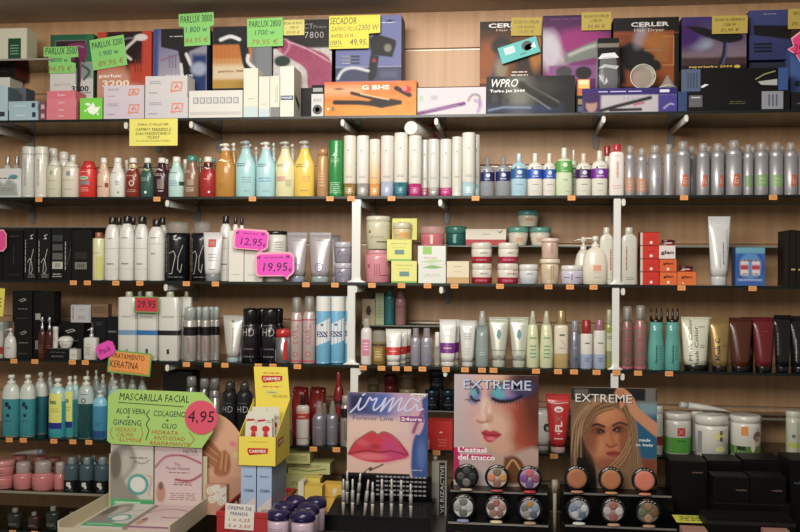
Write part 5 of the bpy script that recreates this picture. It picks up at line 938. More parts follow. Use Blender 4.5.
item('box', 56, 83.5, 322.5, 'black carton with pale emblem beneath the silver carton', nm='k5', b=.075, d=.06, c='#151412', pr=BP(.75))
item('box', 71, 91, 304.8, 'shiny silver carton on top of the black one', on='k5', b=.08, d=.05, c='#b9b8ba', side='#6a6458', rough=.25, pr=[('v', -.45, -.32, .15, .9, 1, '#8a7a80'), ('s', [(-.1, .7), (.1, .74), (.2, .68)], .02, '#8a8a90'), ('l', -.15, .25, .15, .4, 3, '#8f8c92')])
item('pump', 85, 98, 327.5, 'square white pump bottle before the dark cartons', b=.003, c='#d4d2c9', pc='#c2c6cc', pmetal=.4, ph=.3, nl=.3, cw=.3, sh=.93, e=5, dr=.7, pr=[('l', -.2, .1, .68, .72, 1, '#b05048'), ('l', -.35, .1, .2, .6, 5, '#8f8e88')])
item('box', 93.5, 106, 317.5, 'wide dark blue black carton, nearer the square pump bottle', b=.05, d=.06, c='#16171b', pr=[('l', -.3, .2, .8, .9, 2, '#4a4a4c')])
item('box', 106.6, 118.5, 317.5, 'wide dark blue black carton, nearer the litre bottles', b=.05, d=.06, c='#131418')
item('box', 91.8, 108, 304, 'see through brown carton on the dark cartons', on='wide dark blue black carton, nearer the square pump bottle', b=.06, d=.03, c='#7d5f42', side='#6a5038', pr=[('l', -.4, .4, .3, .8, 3, '#4a3a28')])
def litre(x0, x1, y, lab, bandc, mark, **k):
    item('bottle', x0, x1, y, lab, c='#d5d4cb', cap='#a9b096', cw=.36, ch=.075, sh=.91, neck=.0, dr=.6, e=5, cat='bottle', shoulder='x', bands=[(.37, .44, bandc)], pr=[('s', [(-.6, .65), (.6, .65)], .008, '#b4b3aa'), ('l', -.35, .35, .62, .65, 1, '#8f8f88'), ('r', -.05, .08, .1, .17, mark), ('s', [(.49, .03), (.49, .82)], .01, '#8a8a82')], **k)
litre(134, 146, 291, 'white litre bottle in the back behind the red price tag', '#7d9ab8', '#777777', b=.1)
litre(181, 192, 291.5, 'white litre bottle in the back beside the silver sprays', '#b8b8b4', '#777777', b=.06)
litre(119.6, 138.6, 291.5, 'white litre bottle with a faded blue band, front row', '#6a92b8', '#8a9a90')
litre(139, 159.4, 291.5, 'white litre bottle with a bright blue band, behind the red price tag', '#1f6fa8', '#1e3f50')
litre(160, 180.4, 291.5, 'white litre bottle with a black band', '#1f1a20', '#1a1a1c')
def osp(x0, x1, y, lab, c='#b5b0a8', **k):
    item('can', x0, x1, y, lab, c=c, metal=.5, rough=.32, cap='#a3aba6', capk='coat', cw=.86, ch=.24, shh=.03, ring=0, bands=[(.47, .63, '#171416')], pr=[('v', -.05, .15, .16, .44, 2, '#a83440'), ('l', -.3, .3, .04, .1, 2, '#9a9690')], **k)
for x0, x1, w_ in [(213, 219.6, 'smallest in view, last of the row'), (208, 214.6, 'second from the end of the row')]:
    osp(x0, x1, 306.5, 'thin silver spray with black band, ' + w_, b=.06)
osp(201.5, 210, 306.5, 'silver spray with black band, third in the row, red print', b=.025)
osp(195, 203, 306.5, 'silver spray with black band half hidden behind the first', b=.05)
osp(183.6, 196.6, 306.5, 'silver spray with black band at the front beside the litre bottles', c='#c0bcb4')
item('tube', 232, 246, 315.5, 'silver white tube behind its twin, beside the black pots', b=.045, c='#c4c2b8', metal=.25, cap='#8aa0a4')
item('tube', 223, 243, 315.5, 'silver white tube with pale blue cap beside the black pots', c='#c9c7bf', metal=.3, cap='#9ab4b8', ch=.1, br=.6, pr=[('e', .02, .88, .06, .03, '#6a6f70'), ('v', -.04, .12, .2, .75, 1, '#9c9c96')])
HDP = [('t', 'HD', .0, .56, .14, '#c9c7c4', 'thin', .62), ('s', [(-.3, .68), (.25, .68)], .012, '#9a9896'), ('r', -.7, -.42, .1, .28, '#5f2c6a'), ('l', -.3, .35, .22, .28, 1, '#6d5a78'), ('l', -.3, .35, .08, .14, 1, '#6d6a70')]
def hd(x0, x1, y, lab, pr=HDP, **k):
    item('jar', x0, x1, y, lab, c='#17161b', lid='#101012', lh=.28, lw=.82, bw=1, dome=.06, neck=.8, lidribs=0, pr=pr, rough=.25, **k)
hd(273, 284, 308, 'black pot in the back behind the red and silver can', pr=[('l', -.3, .3, .2, .3, 1, '#55505a')], b=.08)
hd(256, 268, 308, 'black pot in the back between the two lettered ones', pr=[('l', -.3, .3, .2, .3, 1, '#55505a')], b=.08)
hd(241.6, 259.6, 308, 'black pot lettered HD beside the silver white tubes')
hd(261, 280, 308, 'black pot lettered HD beside the red and silver can')
item('can', 275.6, 290.6, 328.5, 'short silver can with a bright red cap', b=-.0, c='#9c9ea0', metal=.8, cap='#c21f1a', capk='coat', cw=1.0, ch=.24, shh=.01, ring=0, pr=[('p', [(.1, .1), (.4, .12), (.38, .7), (.15, .6)], '#c02420'), ('r', -.6, -.45, .05, .4, '#d8d8d8')])
CP = [('t', 'CURL', .0, .46, .2, '#c04a5c', 'thin', 1.5, math.pi/2) if False else ('v', -.1, .12, .22, .62, 1, '#c04a5c'), ('t', 'C', .0, .32, .08, '#c04a5c', '', .3, math.pi/2), ('t', 'U', .0, .40, .08, '#c04a5c', '', .3, math.pi/2), ('t', 'R', .0, .48, .08, '#c04a5c', '', .3, math.pi/2), ('t', 'L', .0, .56, .08, '#c04a5c', '', .3, math.pi/2), ('o', 0, .14, .22, '#c04a5c', .75)]
CP = CP[1:]
def curl(x0, x1, y, lab, c='#cdb9b4', **k): item('can', x0, x1, y, lab, c=c, metal=.35, rough=.3, cap='#a9a89e', capk='clear', cw=.8, ch=.22, shh=.14, ring=0, bands=[(.02, .05, '#b8566a'), (.64, .66, '#b8566a')], pr=CP, **k)
curl(290.8, 302.6, 297, 'pinkish aerosol lettered CURL, nearer the red capped can')
curl(303, 316, 296, 'pinkish aerosol lettered CURL, nearer the blue and white cans')
BW = [('p', [(-.78, .24), (.78, .36), (.78, .7), (-.78, .54)], '#dfe2e4'), ('t', 'ESS', .0, .44, .085, '#2a2f6e', 'bold', .8), ('d', .0, .58, .09, '#2a2f6e')]
for x0, x1, lab, b_ in [(343.5, 352, 'blue and white canister half hidden by the post', .062), (329.6, 345, 'blue and white canister beside the post', .03), (316.4, 330.4, 'blue and white canister beside the pinkish aerosols', .003)]:
    item('tall', x0, x1, 296, lab, b=b_, c='#69b2d8', base='#5aa6d0', bm=0, bh=.04, pr=[('r', -.78, .78, .78, .995, '#e0dfd8')]+BW)
item('bottle', 361, 372, 318.5, 'white bottle with pink print and clear domed cap by the post', c='#dcd3cf', cap='#c2c0b4', capk='clear', cw=.55, ch=.2, sh=.68, neck=0, dr=.9, pr=[('r', -.35, .35, .2, .55, '#d87a9a'), ('l', -.25, .3, .3, .5, 3, '#f2d4dc')])
item('jar', 371.6, 386.6, 330, 'clear jar of amber gel with pale lid', c='#8a6a2a', mk='liquid', lid='#b8b6a0', lidk='clear', lh=.36, lw=.92, pr=[('r', -.3, .3, .12, .5, '#a3863e'), ('l', -.2, .2, .2, .42, 3, '#d8c890'), ('r', -.7, .7, .56, .6, '#2a2416')])
def btube(x0, x1, y, lab, bc, b=.012): item('tube', x0, x1, y, lab, b=b, c='#dcdad3', cap='#d2cfc6', ch=.1, br=.82, bands=[(.28, .5, bc)], pr=[('l', -.2, .2, .76, .8, 1, '#8a8a86'), ('l', -.25, .25, .36, .42, 1, '#f0c8c0'), ('l', -.2, .2, .64, .67, 1, '#9a9a96')])
btube(397.5, 411, 329, 'white tube with red band, hindmost of the three', '#b81c1c', .115)
btube(393, 407.6, 329, 'white tube with red band, middle of the three overlapping', '#c4201e', .06)
btube(385.6, 401.6, 329, 'white tube with red band, foremost of the three', '#cc2620')
for x0, x1, w_ in [(410.6, 420.6, 'beside the red banded tubes'), (420.8, 432.4, 'beside the tiny clear bottle')]:
    item('bottle', x0, x1, 328, 'silver lilac flask with clear cap, ' + w_, c='#a8a4b2', metal=.4, cap='#b4b0b8', capk='clear', cw=.6, ch=.24, sh=.62, neck=.0, dr=.9, pr=[('l', -.2, .2, .5, .56, 1, '#d4d2da'), ('d', .05, .18, .14, '#8480b0')])
item('bottle', 434, 440.4, 332, 'tiny clear and white bottle beside the purple banded tubes', c='#9a988a', cap='#dedcd4', cw=.8, ch=.4, sh=.5, neck=0, dr=.9, b=.03)
btube(447, 459.8, 319.5, 'white tube with purple band, behind its twin', '#6a1f78', .05)
btube(439.4, 456.4, 319.5, 'white tube with purple band, in front', '#76258a')
item('tube', 463, 477.4, 320.5, 'grey white tube behind the frosted one', b=.05, c='#c8c8c4', cap='#c4c4c0')
item('tube', 459.6, 475.6, 320.5, 'frosted white tube with a clear strip near the top', c='#cfcfca', cap='#bfc1c0', ch=.1, br=.72, pr=[('s', [(-.25, .84), (.0, .8), (.25, .84)], .03, '#f2f2f0'), ('l', -.25, .25, .58, .74, 3, '#9a9a98'), ('l', -.2, .2, .24, .42, 3, '#b4b0aa')])
item('bottle', 475.6, 489, 311, 'grey green slim bottle with long frosted cap', c='#8a9a98', cap='#a3a69c', cw=.66, ch=.3, sh=.66, neck=0, dr=.95, taper=.3, ctop=.6, pr=[('s', [(-.8, .32), (.8, .32)], .012, '#c9d4d4'), ('l', -.2, .25, .2, .28, 2, '#c4d4d8')])
DT = [('s', [(-.2, .92), (-.02, .48), (.2, .92)], .012, '#e6e6de'), ('p', [(-.12, .62), (.02, .55), (.14, .66), (.05, .76), (-.06, .74)], '#5a8a92'), ('s', [(-.8, .34), (.8, .34)], .02, '#3a5a50'), ('l', -.1, .15, .12, .26, 2, '#8a968c')]
item('tube', 488.8, 508.6, 317, 'pale silver green tube with leaf emblem, nearer the slim grey green bottle', c='#bfc2b2', metal=.2, cap='#b0b5a4', ch=.14, br=.66, pr=DT)
item('tube', 509.2, 528.6, 317, 'pale silver green tube with leaf emblem, nearer the yellow green bottles', c='#c2c5b5', metal=.2, cap='#b0b5a4', ch=.14, br=.66, pr=DT)
for x0, x1, w_ in [(526.4, 539.2, 'nearer the silver green tubes'), (539.6, 553.4, 'nearer the golden spray')]:
    item('bottle', x0, x1, 311, 'pale yellow green slim bottle with frosted cap, ' + w_, c='#ccd0a4', cap='#b0b092', cw=.6, ch=.24, sh=.66, taper=.35, neck=0, ctop=.5, dr=.95, pr=[('l', -.25, .3, .5, .56, 1, '#5a9a6a'), ('l', -.25, .3, .16, .42, 4, '#58a078')])
item('bottle', 554, 568.6, 310.5, 'white and gold spray bottle with a golden tapered cap', c='#dcd4bc', cap='#a8935c', capmetal=.4, cw=.62, ch=.25, sh=.7, neck=0, dr=.9, e=3, bands=[(.01, .26, '#b59a60')], pr=[('l', -.2, .3, .54, .62, 1, '#5a5648'), ('s', [(-.1, .5), (.3, .4)], .02, '#4a4638'), ('l', -.2, .3, .34, .37, 1, '#8a8470')])
item('bottle', 569.4, 580.4, 320.5, 'slim steel blue grey bottle beside the golden spray', c='#7c7f8e', metal=.4, cap='#8a8c98', cw=.62, ch=.22, sh=.68, taper=.25, neck=0, dr=1, pr=[('d', .1, .2, .16, '#4a4e80'), ('l', -.2, .2, .4, .46, 1, '#a8aab8')])
item('bottle', 580.2, 592.6, 320, 'white and blue bottle with a dark red cap', c='#dcd9d0', cap='#9c1420', cw=.72, ch=.28, sh=.7, neck=0, dr=.9, bands=[(.01, .3, '#9aa8c2')], pr=[('l', -.2, .3, .5, .56, 1, '#4a4c5a'), ('l', -.2, .3, .14, .24, 2, '#5a6a98')])
item('bottle', 593.4, 605.8, 319.5, 'white and blue bottle with a dusky pink cap', c='#d9d6ce', cap='#9a6470', cw=.72, ch=.22, sh=.76, neck=0, dr=.9, bands=[(.01, .3, '#9aa8c4')], pr=[('l', -.2, .3, .5, .56, 1, '#5a5c6a'), ('l', -.2, .3, .14, .24, 2, '#5a6a98')])
item('bottle', 604.6, 613.6, 309.5, 'green and olive bottle partly behind the second post', b=.03, c='#8a9440', cap='#a4a684', cw=.6, ch=.24, sh=.66, neck=0, dr=.9, bands=[(.3, .6, '#b4b890')])
curl(621, 633.4, 306, 'dusky aerosol lettered CURL beside the post', c='#8d6f68')
curl(634, 647, 305, 'dusky aerosol lettered CURL beside the teal bottles', c='#a07d74')
for x0, x1, w_ in [(647.8, 664.6, 'beside the dusky aerosols'), (664.4, 680.6, 'beside the cream tubes')]:
    r_ = item('bottle', x0, x1, 319.5, 'teal bottle with three black nozzles, ' + w_, c='#4fa096', cap='#101010', cw=.78, ch=.05, sh=.66, taper=.25, neck=0, dr=.8, pr=[('v', -.1, .05, .18, .5, 1, '#14403c'), ('l', .1, .3, .2, .5, 6, '#2f7d74'), ('o', -.05, .16, .08, '#14403c', .6), ('s', [(.0, .1), (.3, .1)], .01, '#2f7d74')])
    for k, dx in enumerate((-.33, 0, .33)):
        mb = MB(); mb.loft([(0, .0042, .0042), (.012, .0036, .0036), (.036, .0016, .0016)], M('#101010', .3, 0, 'coat'), 10, cx=dx*r_['w']*.95); mb.v = [(x, y, z+r_['h']-.002) for x, y, z in mb.v]; mb.build('nozzle', r_['root'])
CT_ = [('v', -.28, -.2, .2, .88, 1, '#3a3a30'), ('v', -.1, -.02, .14, .74, 1, '#3a3a30'), ('l', .08, .36, .8, .84, 1, '#6a6a5a'), ('l', .12, .32, .42, .5, 2, '#8a8a78')]
item('tube', 692, 711.4, 317, 'cream tube with black cap behind its twin', b=.09, c='#c9c8b0', cap='#0f1012')
item('tube', 681, 709.4, 317, 'wide cream tube with dark vertical lettering and black cap', c='#d2d2ba', cap='#101113', ch=.11, br=.8, pr=[('t', 'Mask Color', -.22, .58, .07, '#33332a', '', 1.5, math.pi/2), ('t', 'Mask Color', -.0, .44, .07, '#33332a', '', 1.5, math.pi/2)]+CT_[2:])
item('tube', 709.6, 730, 319, 'gold tube with dark vertical lettering and black cap', c='#a8894a', metal=.5, cap='#101113', ch=.1, br=.76, pr=[('t', 'Mask C', -.16, .42, .1, '#2a2214', 'bold', 1.1, math.pi/2), ('l', .1, .36, .46, .52, 2, '#6a5428')])
item('tube', 741, 755, 317, 'dark brown tube behind the rust brown one', b=.05, c='#2e1610', cap='#0e0d0e')
item('tube', 728.6, 752, 317.5, 'glossy rust brown tube with black cap', b=.004, c='#4f2413', rough=.2, cap='#0e0d0e', ch=.1, br=.74, pr=[('s', [(-.3, .9), (-.15, .5), (-.1, .2)], .015, '#7d4a30')])
item('tube', 752.4, 775, 317, 'glossy dark red tube with black cap', c='#6a141c', rough=.2, cap='#0e0d0e', ch=.1, br=.74, pr=[('l', -.15, .2, .72, .76, 1, '#8a3a40')])
item('tube', 773.4, 791, 315, 'glossy black tube beside the dark red one', c='#131314', rough=.15, cap='#0c0c0d', ch=.1, br=.74, pr=[('v', -.35, -.28, .3, .7, 1, '#8a8c8e')])
item('tube', 788.4, 812, 316, 'glossy black tube with silver lettering at the end', b=.02, c='#151516', rough=.15, cap='#0c0c0d', ch=.1, br=.78, pr=[('v', -.3, -.2, .2, .6, 1, '#8f9192')])
CUR.update(z=RS4, front=-.15, group='small things on the short rear shelf')
item('box', 362.4, 375, 299, 'small beige carton with a dark crest on the short rear shelf', b=.003, d=.05, c='#b9a684', side='#6a5a40', pr=[('p', [(-.15, .4), (.1, .35), (.22, .55), (.1, .75), (-.12, .7), (-.22, .55)], '#2a201a')])
item('box', 375.6, 384, 293, 'slim pale green carton on the short rear shelf', b=.004, d=.04, c='#a3b088', side='#7d8a64', pr=[('l', -.3, .3, .2, .8, 6, '#8a9870')])
item('bottle', 384.4, 394.6, 289.5, 'slim teal bottle on the short rear shelf', b=.004, c='#1f7d80', mk='liquid', cap='#2a8a7c', cw=.7, ch=.14, sh=.74, neck=0, dr=1, pr=[('v', .0, .12, .1, .5, 1, '#3f9ab8')])
item('bottle', 395.2, 406.2, 289.5, 'slim dusky pink bottle on the short rear shelf', b=.004, c='#a87474', cap='#8f7274', cw=.7, ch=.22, sh=.66, neck=0, dr=1, bands=[(.5, .52, '#8a5a5c')])
# signs at this shelf
card(134, 158.5, 296.5, 312.5, -.312, 'red price card with green border on the litre bottles', 'price card', 'price_card', '#c8283c', [('t', '29,95', 0, .5, .5, '#4a0a18', 'hand', .75)], border='#5f9a3c', tilt=1)
card(107, 150, 351, 374, -.315, 'orange card with green border reading TRATAMIENTO KERATINA', 'sign', 'shelf_sign', '#f09638', [('t', 'TRATAMIENTO', -.04, .76, .22, '#3c2410', 'hand', .76), ('t', 'KERATINA', -.12, .4, .3, '#3c2410', 'hand', .66), ('s', [(-.4, .14), (.36, .1)], .008, '#c0501c')], border='#6cab3e', tilt=5)
card(98.5, 118, 341.5, 356.5, -.322, 'magenta paper flash lettered Pack overlapping the keratin sign', 'sign', 'shelf_sign', '#e83cb4', [('t', 'Pack', -.02, .5, .36, '#6a1450', 'hand', .6)], shape=[(-.42, 0), (-.5, .3), (-.48, .8), (-.3, 1), (.3, 1), (.5, .8), (.48, .2), (.3, 0)], tilt=-24)
card(-9, 3, 288, 316, -.31, 'yellow paper cut by the edge above the fourth shelf', 'sign', 'shelf_sign', '#e0d43c', [('l', -.2, .3, .3, .7, 3, '#6a6420')], tilt=4)
# ================================================================ FIFTH SHELF
shelf(5, 'bottles and pots on the fifth shelf')
def gel(x0, x1, y, lab, c='#cdd6cc', liq='#2a8d98', top=.72, pr=None, **k):
    item('pump', x0, x1, y, lab, c=c, pc=k.pop('pc', '#d6d8ca'), ph=.15, sh=.72, cw=.46, nl=.16, dr=.8, fill=(.012, top, liq), pr=pr if pr is not None else [('l', -.2, .2, .4, .5, 2, '#1a3a4a')], **k)
MK = [('e', -.05, .62, .13, .05, '#15304a'), ('e', .12, .56, .1, .04, '#15304a'), ('r', -.08, .12, .38, .44, '#15304a'), ('l', -.3, .3, .28, .33, 1, '#2a5a70')]
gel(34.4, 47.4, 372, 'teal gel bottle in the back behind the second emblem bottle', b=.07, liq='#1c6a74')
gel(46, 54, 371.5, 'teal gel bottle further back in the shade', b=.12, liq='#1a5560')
gel(3, 19.8, 374.5, 'teal gel bottle with dark emblem and white cap at the end', pr=MK, b=.006)
gel(20.4, 35.4, 374.5, 'teal gel bottle with dark emblem, second from the end', pr=MK, b=.014)
gel(71, 79.6, 375.5, 'gel bottle with narrow yellow label peeping behind', b=.05, c='#a8ccc8', liq='#2a8a8c')
LEA = [('r', -.42, .42, .3, .88, '#dcdc5c'), ('r', -.42, .42, .18, .3, '#1c2c80'), ('t', 'lea', -.1, .72, .1, '#3a6a50', 'bold', .42), ('l', -.3, .3, .5, .6, 2, '#a4a840')]
gel(64.6, 75, 376, 'blue gel bottle with yellow label, half behind its twin', b=.035, c='#a8ccc8', liq='#2a9a98', pr=LEA)
gel(49.6, 66, 378, 'blue gel bottle with broad yellow label lettered lea', c='#a8d0d4', liq='#23a0ae', pr=LEA)
for x0, x1, y, w_ in [(84, 91, 370, 'by the dark teal bottle'), (92.5, 100, 369.5, 'between the dark teal and the pale blue bottle'), (99, 107, 374, 'by the green sign'), (108, 117, 371, 'under the keratin sign, first'), (118, 127, 372, 'under the keratin sign, second'), (128, 137, 373, 'under the keratin sign, third'), (138, 147, 374, 'under the keratin sign, fourth')]:
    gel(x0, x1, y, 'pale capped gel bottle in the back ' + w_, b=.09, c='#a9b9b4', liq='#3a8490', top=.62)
gel(78.6, 94, 376, 'dark teal gel bottle with white upper label', c='#b4c4c0', liq='#0f4a4e', top=.66, pr=[('o', .0, .72, .16, '#1a2a2c', .7), ('s', [(-.3, .84), (.3, .84)], .02, '#1a2a2c')])
gel(93, 107.4, 390, 'pale sky blue gel bottle against the green sign', c='#7cc4dc', liq='#2f8cae', top=.8, pc='#b9c9cc', pr=[('r', -.7, .7, .02, .2, '#1a4a80'), ('l', -.3, .3, .3, .4, 2, '#2a6a90')])
gel(108, 122, 380, 'pale blue gel bottle mostly behind the green sign', c='#9cc0c4', liq='#3a94a4', b=.03)
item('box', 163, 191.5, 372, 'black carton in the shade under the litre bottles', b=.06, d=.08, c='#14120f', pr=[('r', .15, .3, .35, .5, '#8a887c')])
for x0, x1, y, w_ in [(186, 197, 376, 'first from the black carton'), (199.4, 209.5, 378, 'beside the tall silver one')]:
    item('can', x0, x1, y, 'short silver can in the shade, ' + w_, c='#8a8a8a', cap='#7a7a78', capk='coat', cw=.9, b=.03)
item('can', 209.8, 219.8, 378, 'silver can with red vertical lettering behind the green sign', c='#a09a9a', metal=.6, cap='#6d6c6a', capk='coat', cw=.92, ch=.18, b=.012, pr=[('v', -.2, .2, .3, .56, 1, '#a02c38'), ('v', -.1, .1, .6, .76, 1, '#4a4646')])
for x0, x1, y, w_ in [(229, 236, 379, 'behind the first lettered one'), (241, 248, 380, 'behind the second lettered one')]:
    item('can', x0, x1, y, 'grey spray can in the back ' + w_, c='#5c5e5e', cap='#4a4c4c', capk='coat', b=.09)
H2 = [('t', 'HD', .0, .56, .1, '#c4c6c4', 'thin', .72), ('s', [(-.3, .66), (.3, .66)], .012, '#9a9c9a')]
item('can', 222.4, 236.4, 382, 'dark spray can lettered HD, nearer the red lettered can', c='#26282a', metal=.2, cap='#3a3c3c', capk='coat', cw=.6, ch=.14, ring=0, pr=H2)
item('can', 237, 252, 382, 'dark spray can lettered HD, beside the yellow display', c='#26282a', metal=.2, cap='#3a3c3c', capk='coat', cw=.6, ch=.14, ring=0, pr=H2)
def sack(x0, x1, y, c_, lab):
    Y = -.30+.1+.035; a0 = P(x0, y, Y).x; a1 = P(x1, y, Y).x; w = a1-a0; h = P(x0, y, Y).z-SHELF[5]; r = thing('gift_bag', lab, 'bag', ((a0+a1)/2, Y, SHELF[5]+.0004), 0, 'crumpled red bags behind the silver flasks')
    rnd = random.Random(x0); mb = MB(); n = 9; rings = []
    for i in range(n+1):
        t_ = i/n; k = .92+.1*math.sin(3*t_)-.5*max(0, t_-.72); rings.append((h*t_, w/2*k, .03*(1-.5*max(0, t_-.6))))
    mb.loft(rings, M(c_, .28, 0, 'coat'), 26, 2.6); mb.v = [(x*(1+rnd.uniform(-.08, .08)), y_*(1+rnd.uniform(-.2, .2)), z+(rnd.uniform(-.004, .004) if 0 < z < h else 0)) for x, y_, z in mb.v]; mb.build('bag', r)
    mb = MB()
    for j in range(5): mb.tube([(w*(-.26+.13*j), .004, h-.008), (w*(-.3+.15*j), -.006, h-.004+rnd.uniform(0, .006)), (w*(-.34+.17*j), -.018, h-.012)], .0065, M(c_, .28, 0, 'coat'), 7)
    mb.build('gathered_top', r)
sack(293, 309, 388, '#a01a1c', 'crumpled bright red bag in the back nearer the yellow display')
sack(310, 327, 388, '#7d1214', 'crumpled dark red bag in the back behind the silver flasks')
item('bottle', 296.4, 309.4, 395, 'white bottle with red band and black spray top', c='#dcd4cc', cap='#141414', cw=.44, ch=.2, sh=.74, neck=0, dr=.9, ctop=.6, bands=[(.52, .64, '#c43c38')], pr=[('r', -.4, .4, .66, .78, '#dca06a'), ('l', -.3, .3, .55, .6, 1, '#f2ccc4'), ('s', [(-.7, .14), (.7, .14)], .03, '#b83a3c')])
for x0, x1, y, b_, w_ in [(331, 342, 402, .085, 'rearmost'), (319, 329, 403, .065, 'second from the back, peeping between,'), (326.4, 338.6, 401, .025, 'second from the front'), (312.6, 326, 401, .006, 'foremost')]:
    item('bottle', x0, x1, y, 'silver lilac flask with clear tapered cap, ' + w_ + ' of the group', b=b_, c='#8f8c98', metal=.45, cap='#9c9a90', capk='clear', cw=.62, ch=.3, sh=.58, neck=0, ctop=.5, dr=1, pr=[('l', -.2, .25, .4, .44, 1, '#b8b6c0')])
item('bottle', 334, 343.4, 371.5, 'tall dark red bottle with red cap behind the flasks', b=.06, c='#7d1218', cap='#a01c20', cw=.55, ch=.2, sh=.66, neck=0, dr=1, bands=[(.55, .6, '#3a0c10')])
item('can', 340.6, 350.6, 395, 'slim silver can with black band by the lips poster', c='#aaa69f', metal=.5, cap='#9a9c94', capk='coat', cw=.8, ch=.18, ring=0, bands=[(.56, .74, '#16181a')], pr=[('v', -.1, .2, .12, .5, 2, '#4a4448')])
item('box', 428, 452.6, 421, 'bright red carton between the lips poster and the pale woman poster', b=.003, d=.06, c='#c01f1e', side='#8a1412', pr=[('p', [(-.05, .6), (.05, .64), (.1, .58)], '#f0dcd8'), ('l', -.1, .3, .1, .4, 3, '#d86a60'), ('v', -.5, -.42, .0, .35, 1, '#e8dcd8')])
item('tube', 530, 552, 408, 'white tube with a large black letter, behind the red tube', b=.03, c='#c9c6bf', cap='#b4b2ac', pr=[('t', 'e', .28, .55, .2, '#1a1a1a', 'bold', .34)])
item('tube', 545.6, 570.6, 394, 'bright red tube lettered FLX between the two EXTREME posters', b=.002, c='#c41f22', cap='#c9a8a0', ch=.1, br=.6, pr=[('t', 'FLX', .02, .48, .16, '#ecd8d4', 'bold', .8, math.pi/2) if False else ('v', -.08, .14, .32, .34, 1, '#ecd8d4'), ('t', 'F', .02, .40, .13, '#f0dcd8', 'bold', .2, math.pi/2), ('t', 'L', .02, .49, .13, '#f0dcd8', 'bold', .2, math.pi/2), ('t', 'X', .02, .58, .13, '#b08a8a', 'thin', .24, math.pi/2), ('e', .02, .74, .2, .05, '#f2e4e0'), ('e', .02, .73, .12, .02, '#c41f22'), ('s', [(-.42, .86), (0, .84), (.42, .86)], .02, '#f2e0dc'), ('l', -.2, .22, .22, .27, 1, '#f0dcd8')])
item('jar', 652, 663, 405.5, 'white pot with red foot cut by the blonde woman poster', b=.02, c='#c9c6bc', lid='#cfccc2', lh=.16, lw=1, bw=.98, bb=.97, dome=.04, bands=[(.2, .38, '#8a2422')], pr=[('s', [(-.7, .8), (.7, .8)], .02, '#3a3a38')])
item('jar', 691, 703, 411, 'white pot hidden behind the pot with the black number', b=.09, c='#c2bfb2', lid='#cbc8bc', lh=.16, bw=.98, bb=.97, dome=.04)
item('jar', 663.6, 691.4, 412, 'white and green pot with red square emblem', b=.03, c='#cfcdc2', lid='#d6d4ca', lh=.16, lw=1, bw=.98, bb=.97, dome=.04, bands=[(.04, .42, '#4a9a28')], pr=[('r', -.08, .2, .46, .66, '#c02c2c'), ('s', [(-.02, .5), (.14, .62)], .015, '#e8d8d0'), ('s', [(-.02, .62), (.14, .5)], .015, '#e8d8d0'), ('l', -.1, .2, .3, .38, 1, '#2a6a1c')])
item('jar', 726, 752, 412.5, 'white tub hidden behind the garlic printed pot', b=.12, c='#c2bfb2', lid='#cbc8bc', lh=.16, bw=.98, bb=.97, dome=.04)
item('jar', 694.4, 728.4, 414, 'large white pot with a yellow flower print and black number', b=.002, c='#d2d0c6', lid='#d2d0c6', lh=.22, lw=1, bw=.98, bb=.97, dome=.04, pr=[('r', -.55, -.38, .1, .62, '#8a8a8c'), ('e', .08, .52, .12, .1, '#d4cf8a'), ('e', .28, .56, .12, .1, '#d4cf8a'), ('e', .18, .2, .16, .07, '#d2cd88'), ('t', '8', .2, .6, .11, '#2a2a24', 'bold', .1), ('t', '8', .2, .45, .11, '#2a2a24', 'bold', .1), ('s', [(-.7, .77), (.7, .77)], .008, '#4a4a46')])
item('jar', 729.6, 761, 414.5, 'large white pot printed with garlic and an orange square', b=.012, c='#d0cec4', lid='#d0cec4', lh=.16, lw=1, bw=.98, bb=.97, dome=.04, bands=[(.06, .28, '#4f7a30')], pr=[('r', -.24, -.02, .54, .76, '#d8862c'), ('e', .3, .5, .16, .14, '#7a5a48'), ('e', .34, .42, .16, .1, '#c9b8a4'), ('e', .14, .3, .08, .16, '#cfc0a8'), ('s', [(.28, .6), (.3, .72)], .02, '#8a6a50'), ('r', -.36, -.1, .18, .28, '#1c3018')])
item('jar', 799, 815, 411, 'pale green pot cut by the edge, beside the other', b=.02, c='#b8bca4', lid='#c0c2b0', lh=.14, bw=.98, bb=.97, dome=.05)
item('jar', 785.6, 801, 410.5, 'pale green pot at the end of the fifth shelf', b=.06, c='#bcbfa8', lid='#c4c6b4', lh=.14, bw=.98, bb=.97, dome=.05, pr=[('d', -.1, .45, .12, '#5a6a6a'), ('r', -.5, .3, .2, .3, '#a8ae4a')])
r_ = REF['white pot hidden behind the pot with the black number']
t = thing('cream_tube', 'white tube lying across the tops of the rear pots', 'tube', (P(705, 408, -.16).x, r_['Y']+.0, r_['z1']+.0105), 0, 'bottles and pots on the fifth shelf'); t.rotation_euler = (0, math.radians(7), math.radians(8))
mb = MB(); mb.loft([(-.06, .010, .010), (.0, .010, .011), (.05, .004, .017), (.07, .0015, .019)], M('#c4c2ba', .35), 18); mb.v = [(z, y, x) for x, y, z in mb.v]; mb.build('body', t)
mb = MB(); mb.loft([(-.085, .009, .009), (-.06, .0095, .0095)], M('#b4b6b4', .35), 18); mb.v = [(z, y, x) for x, y, z in mb.v]; mb.build('cap', t)
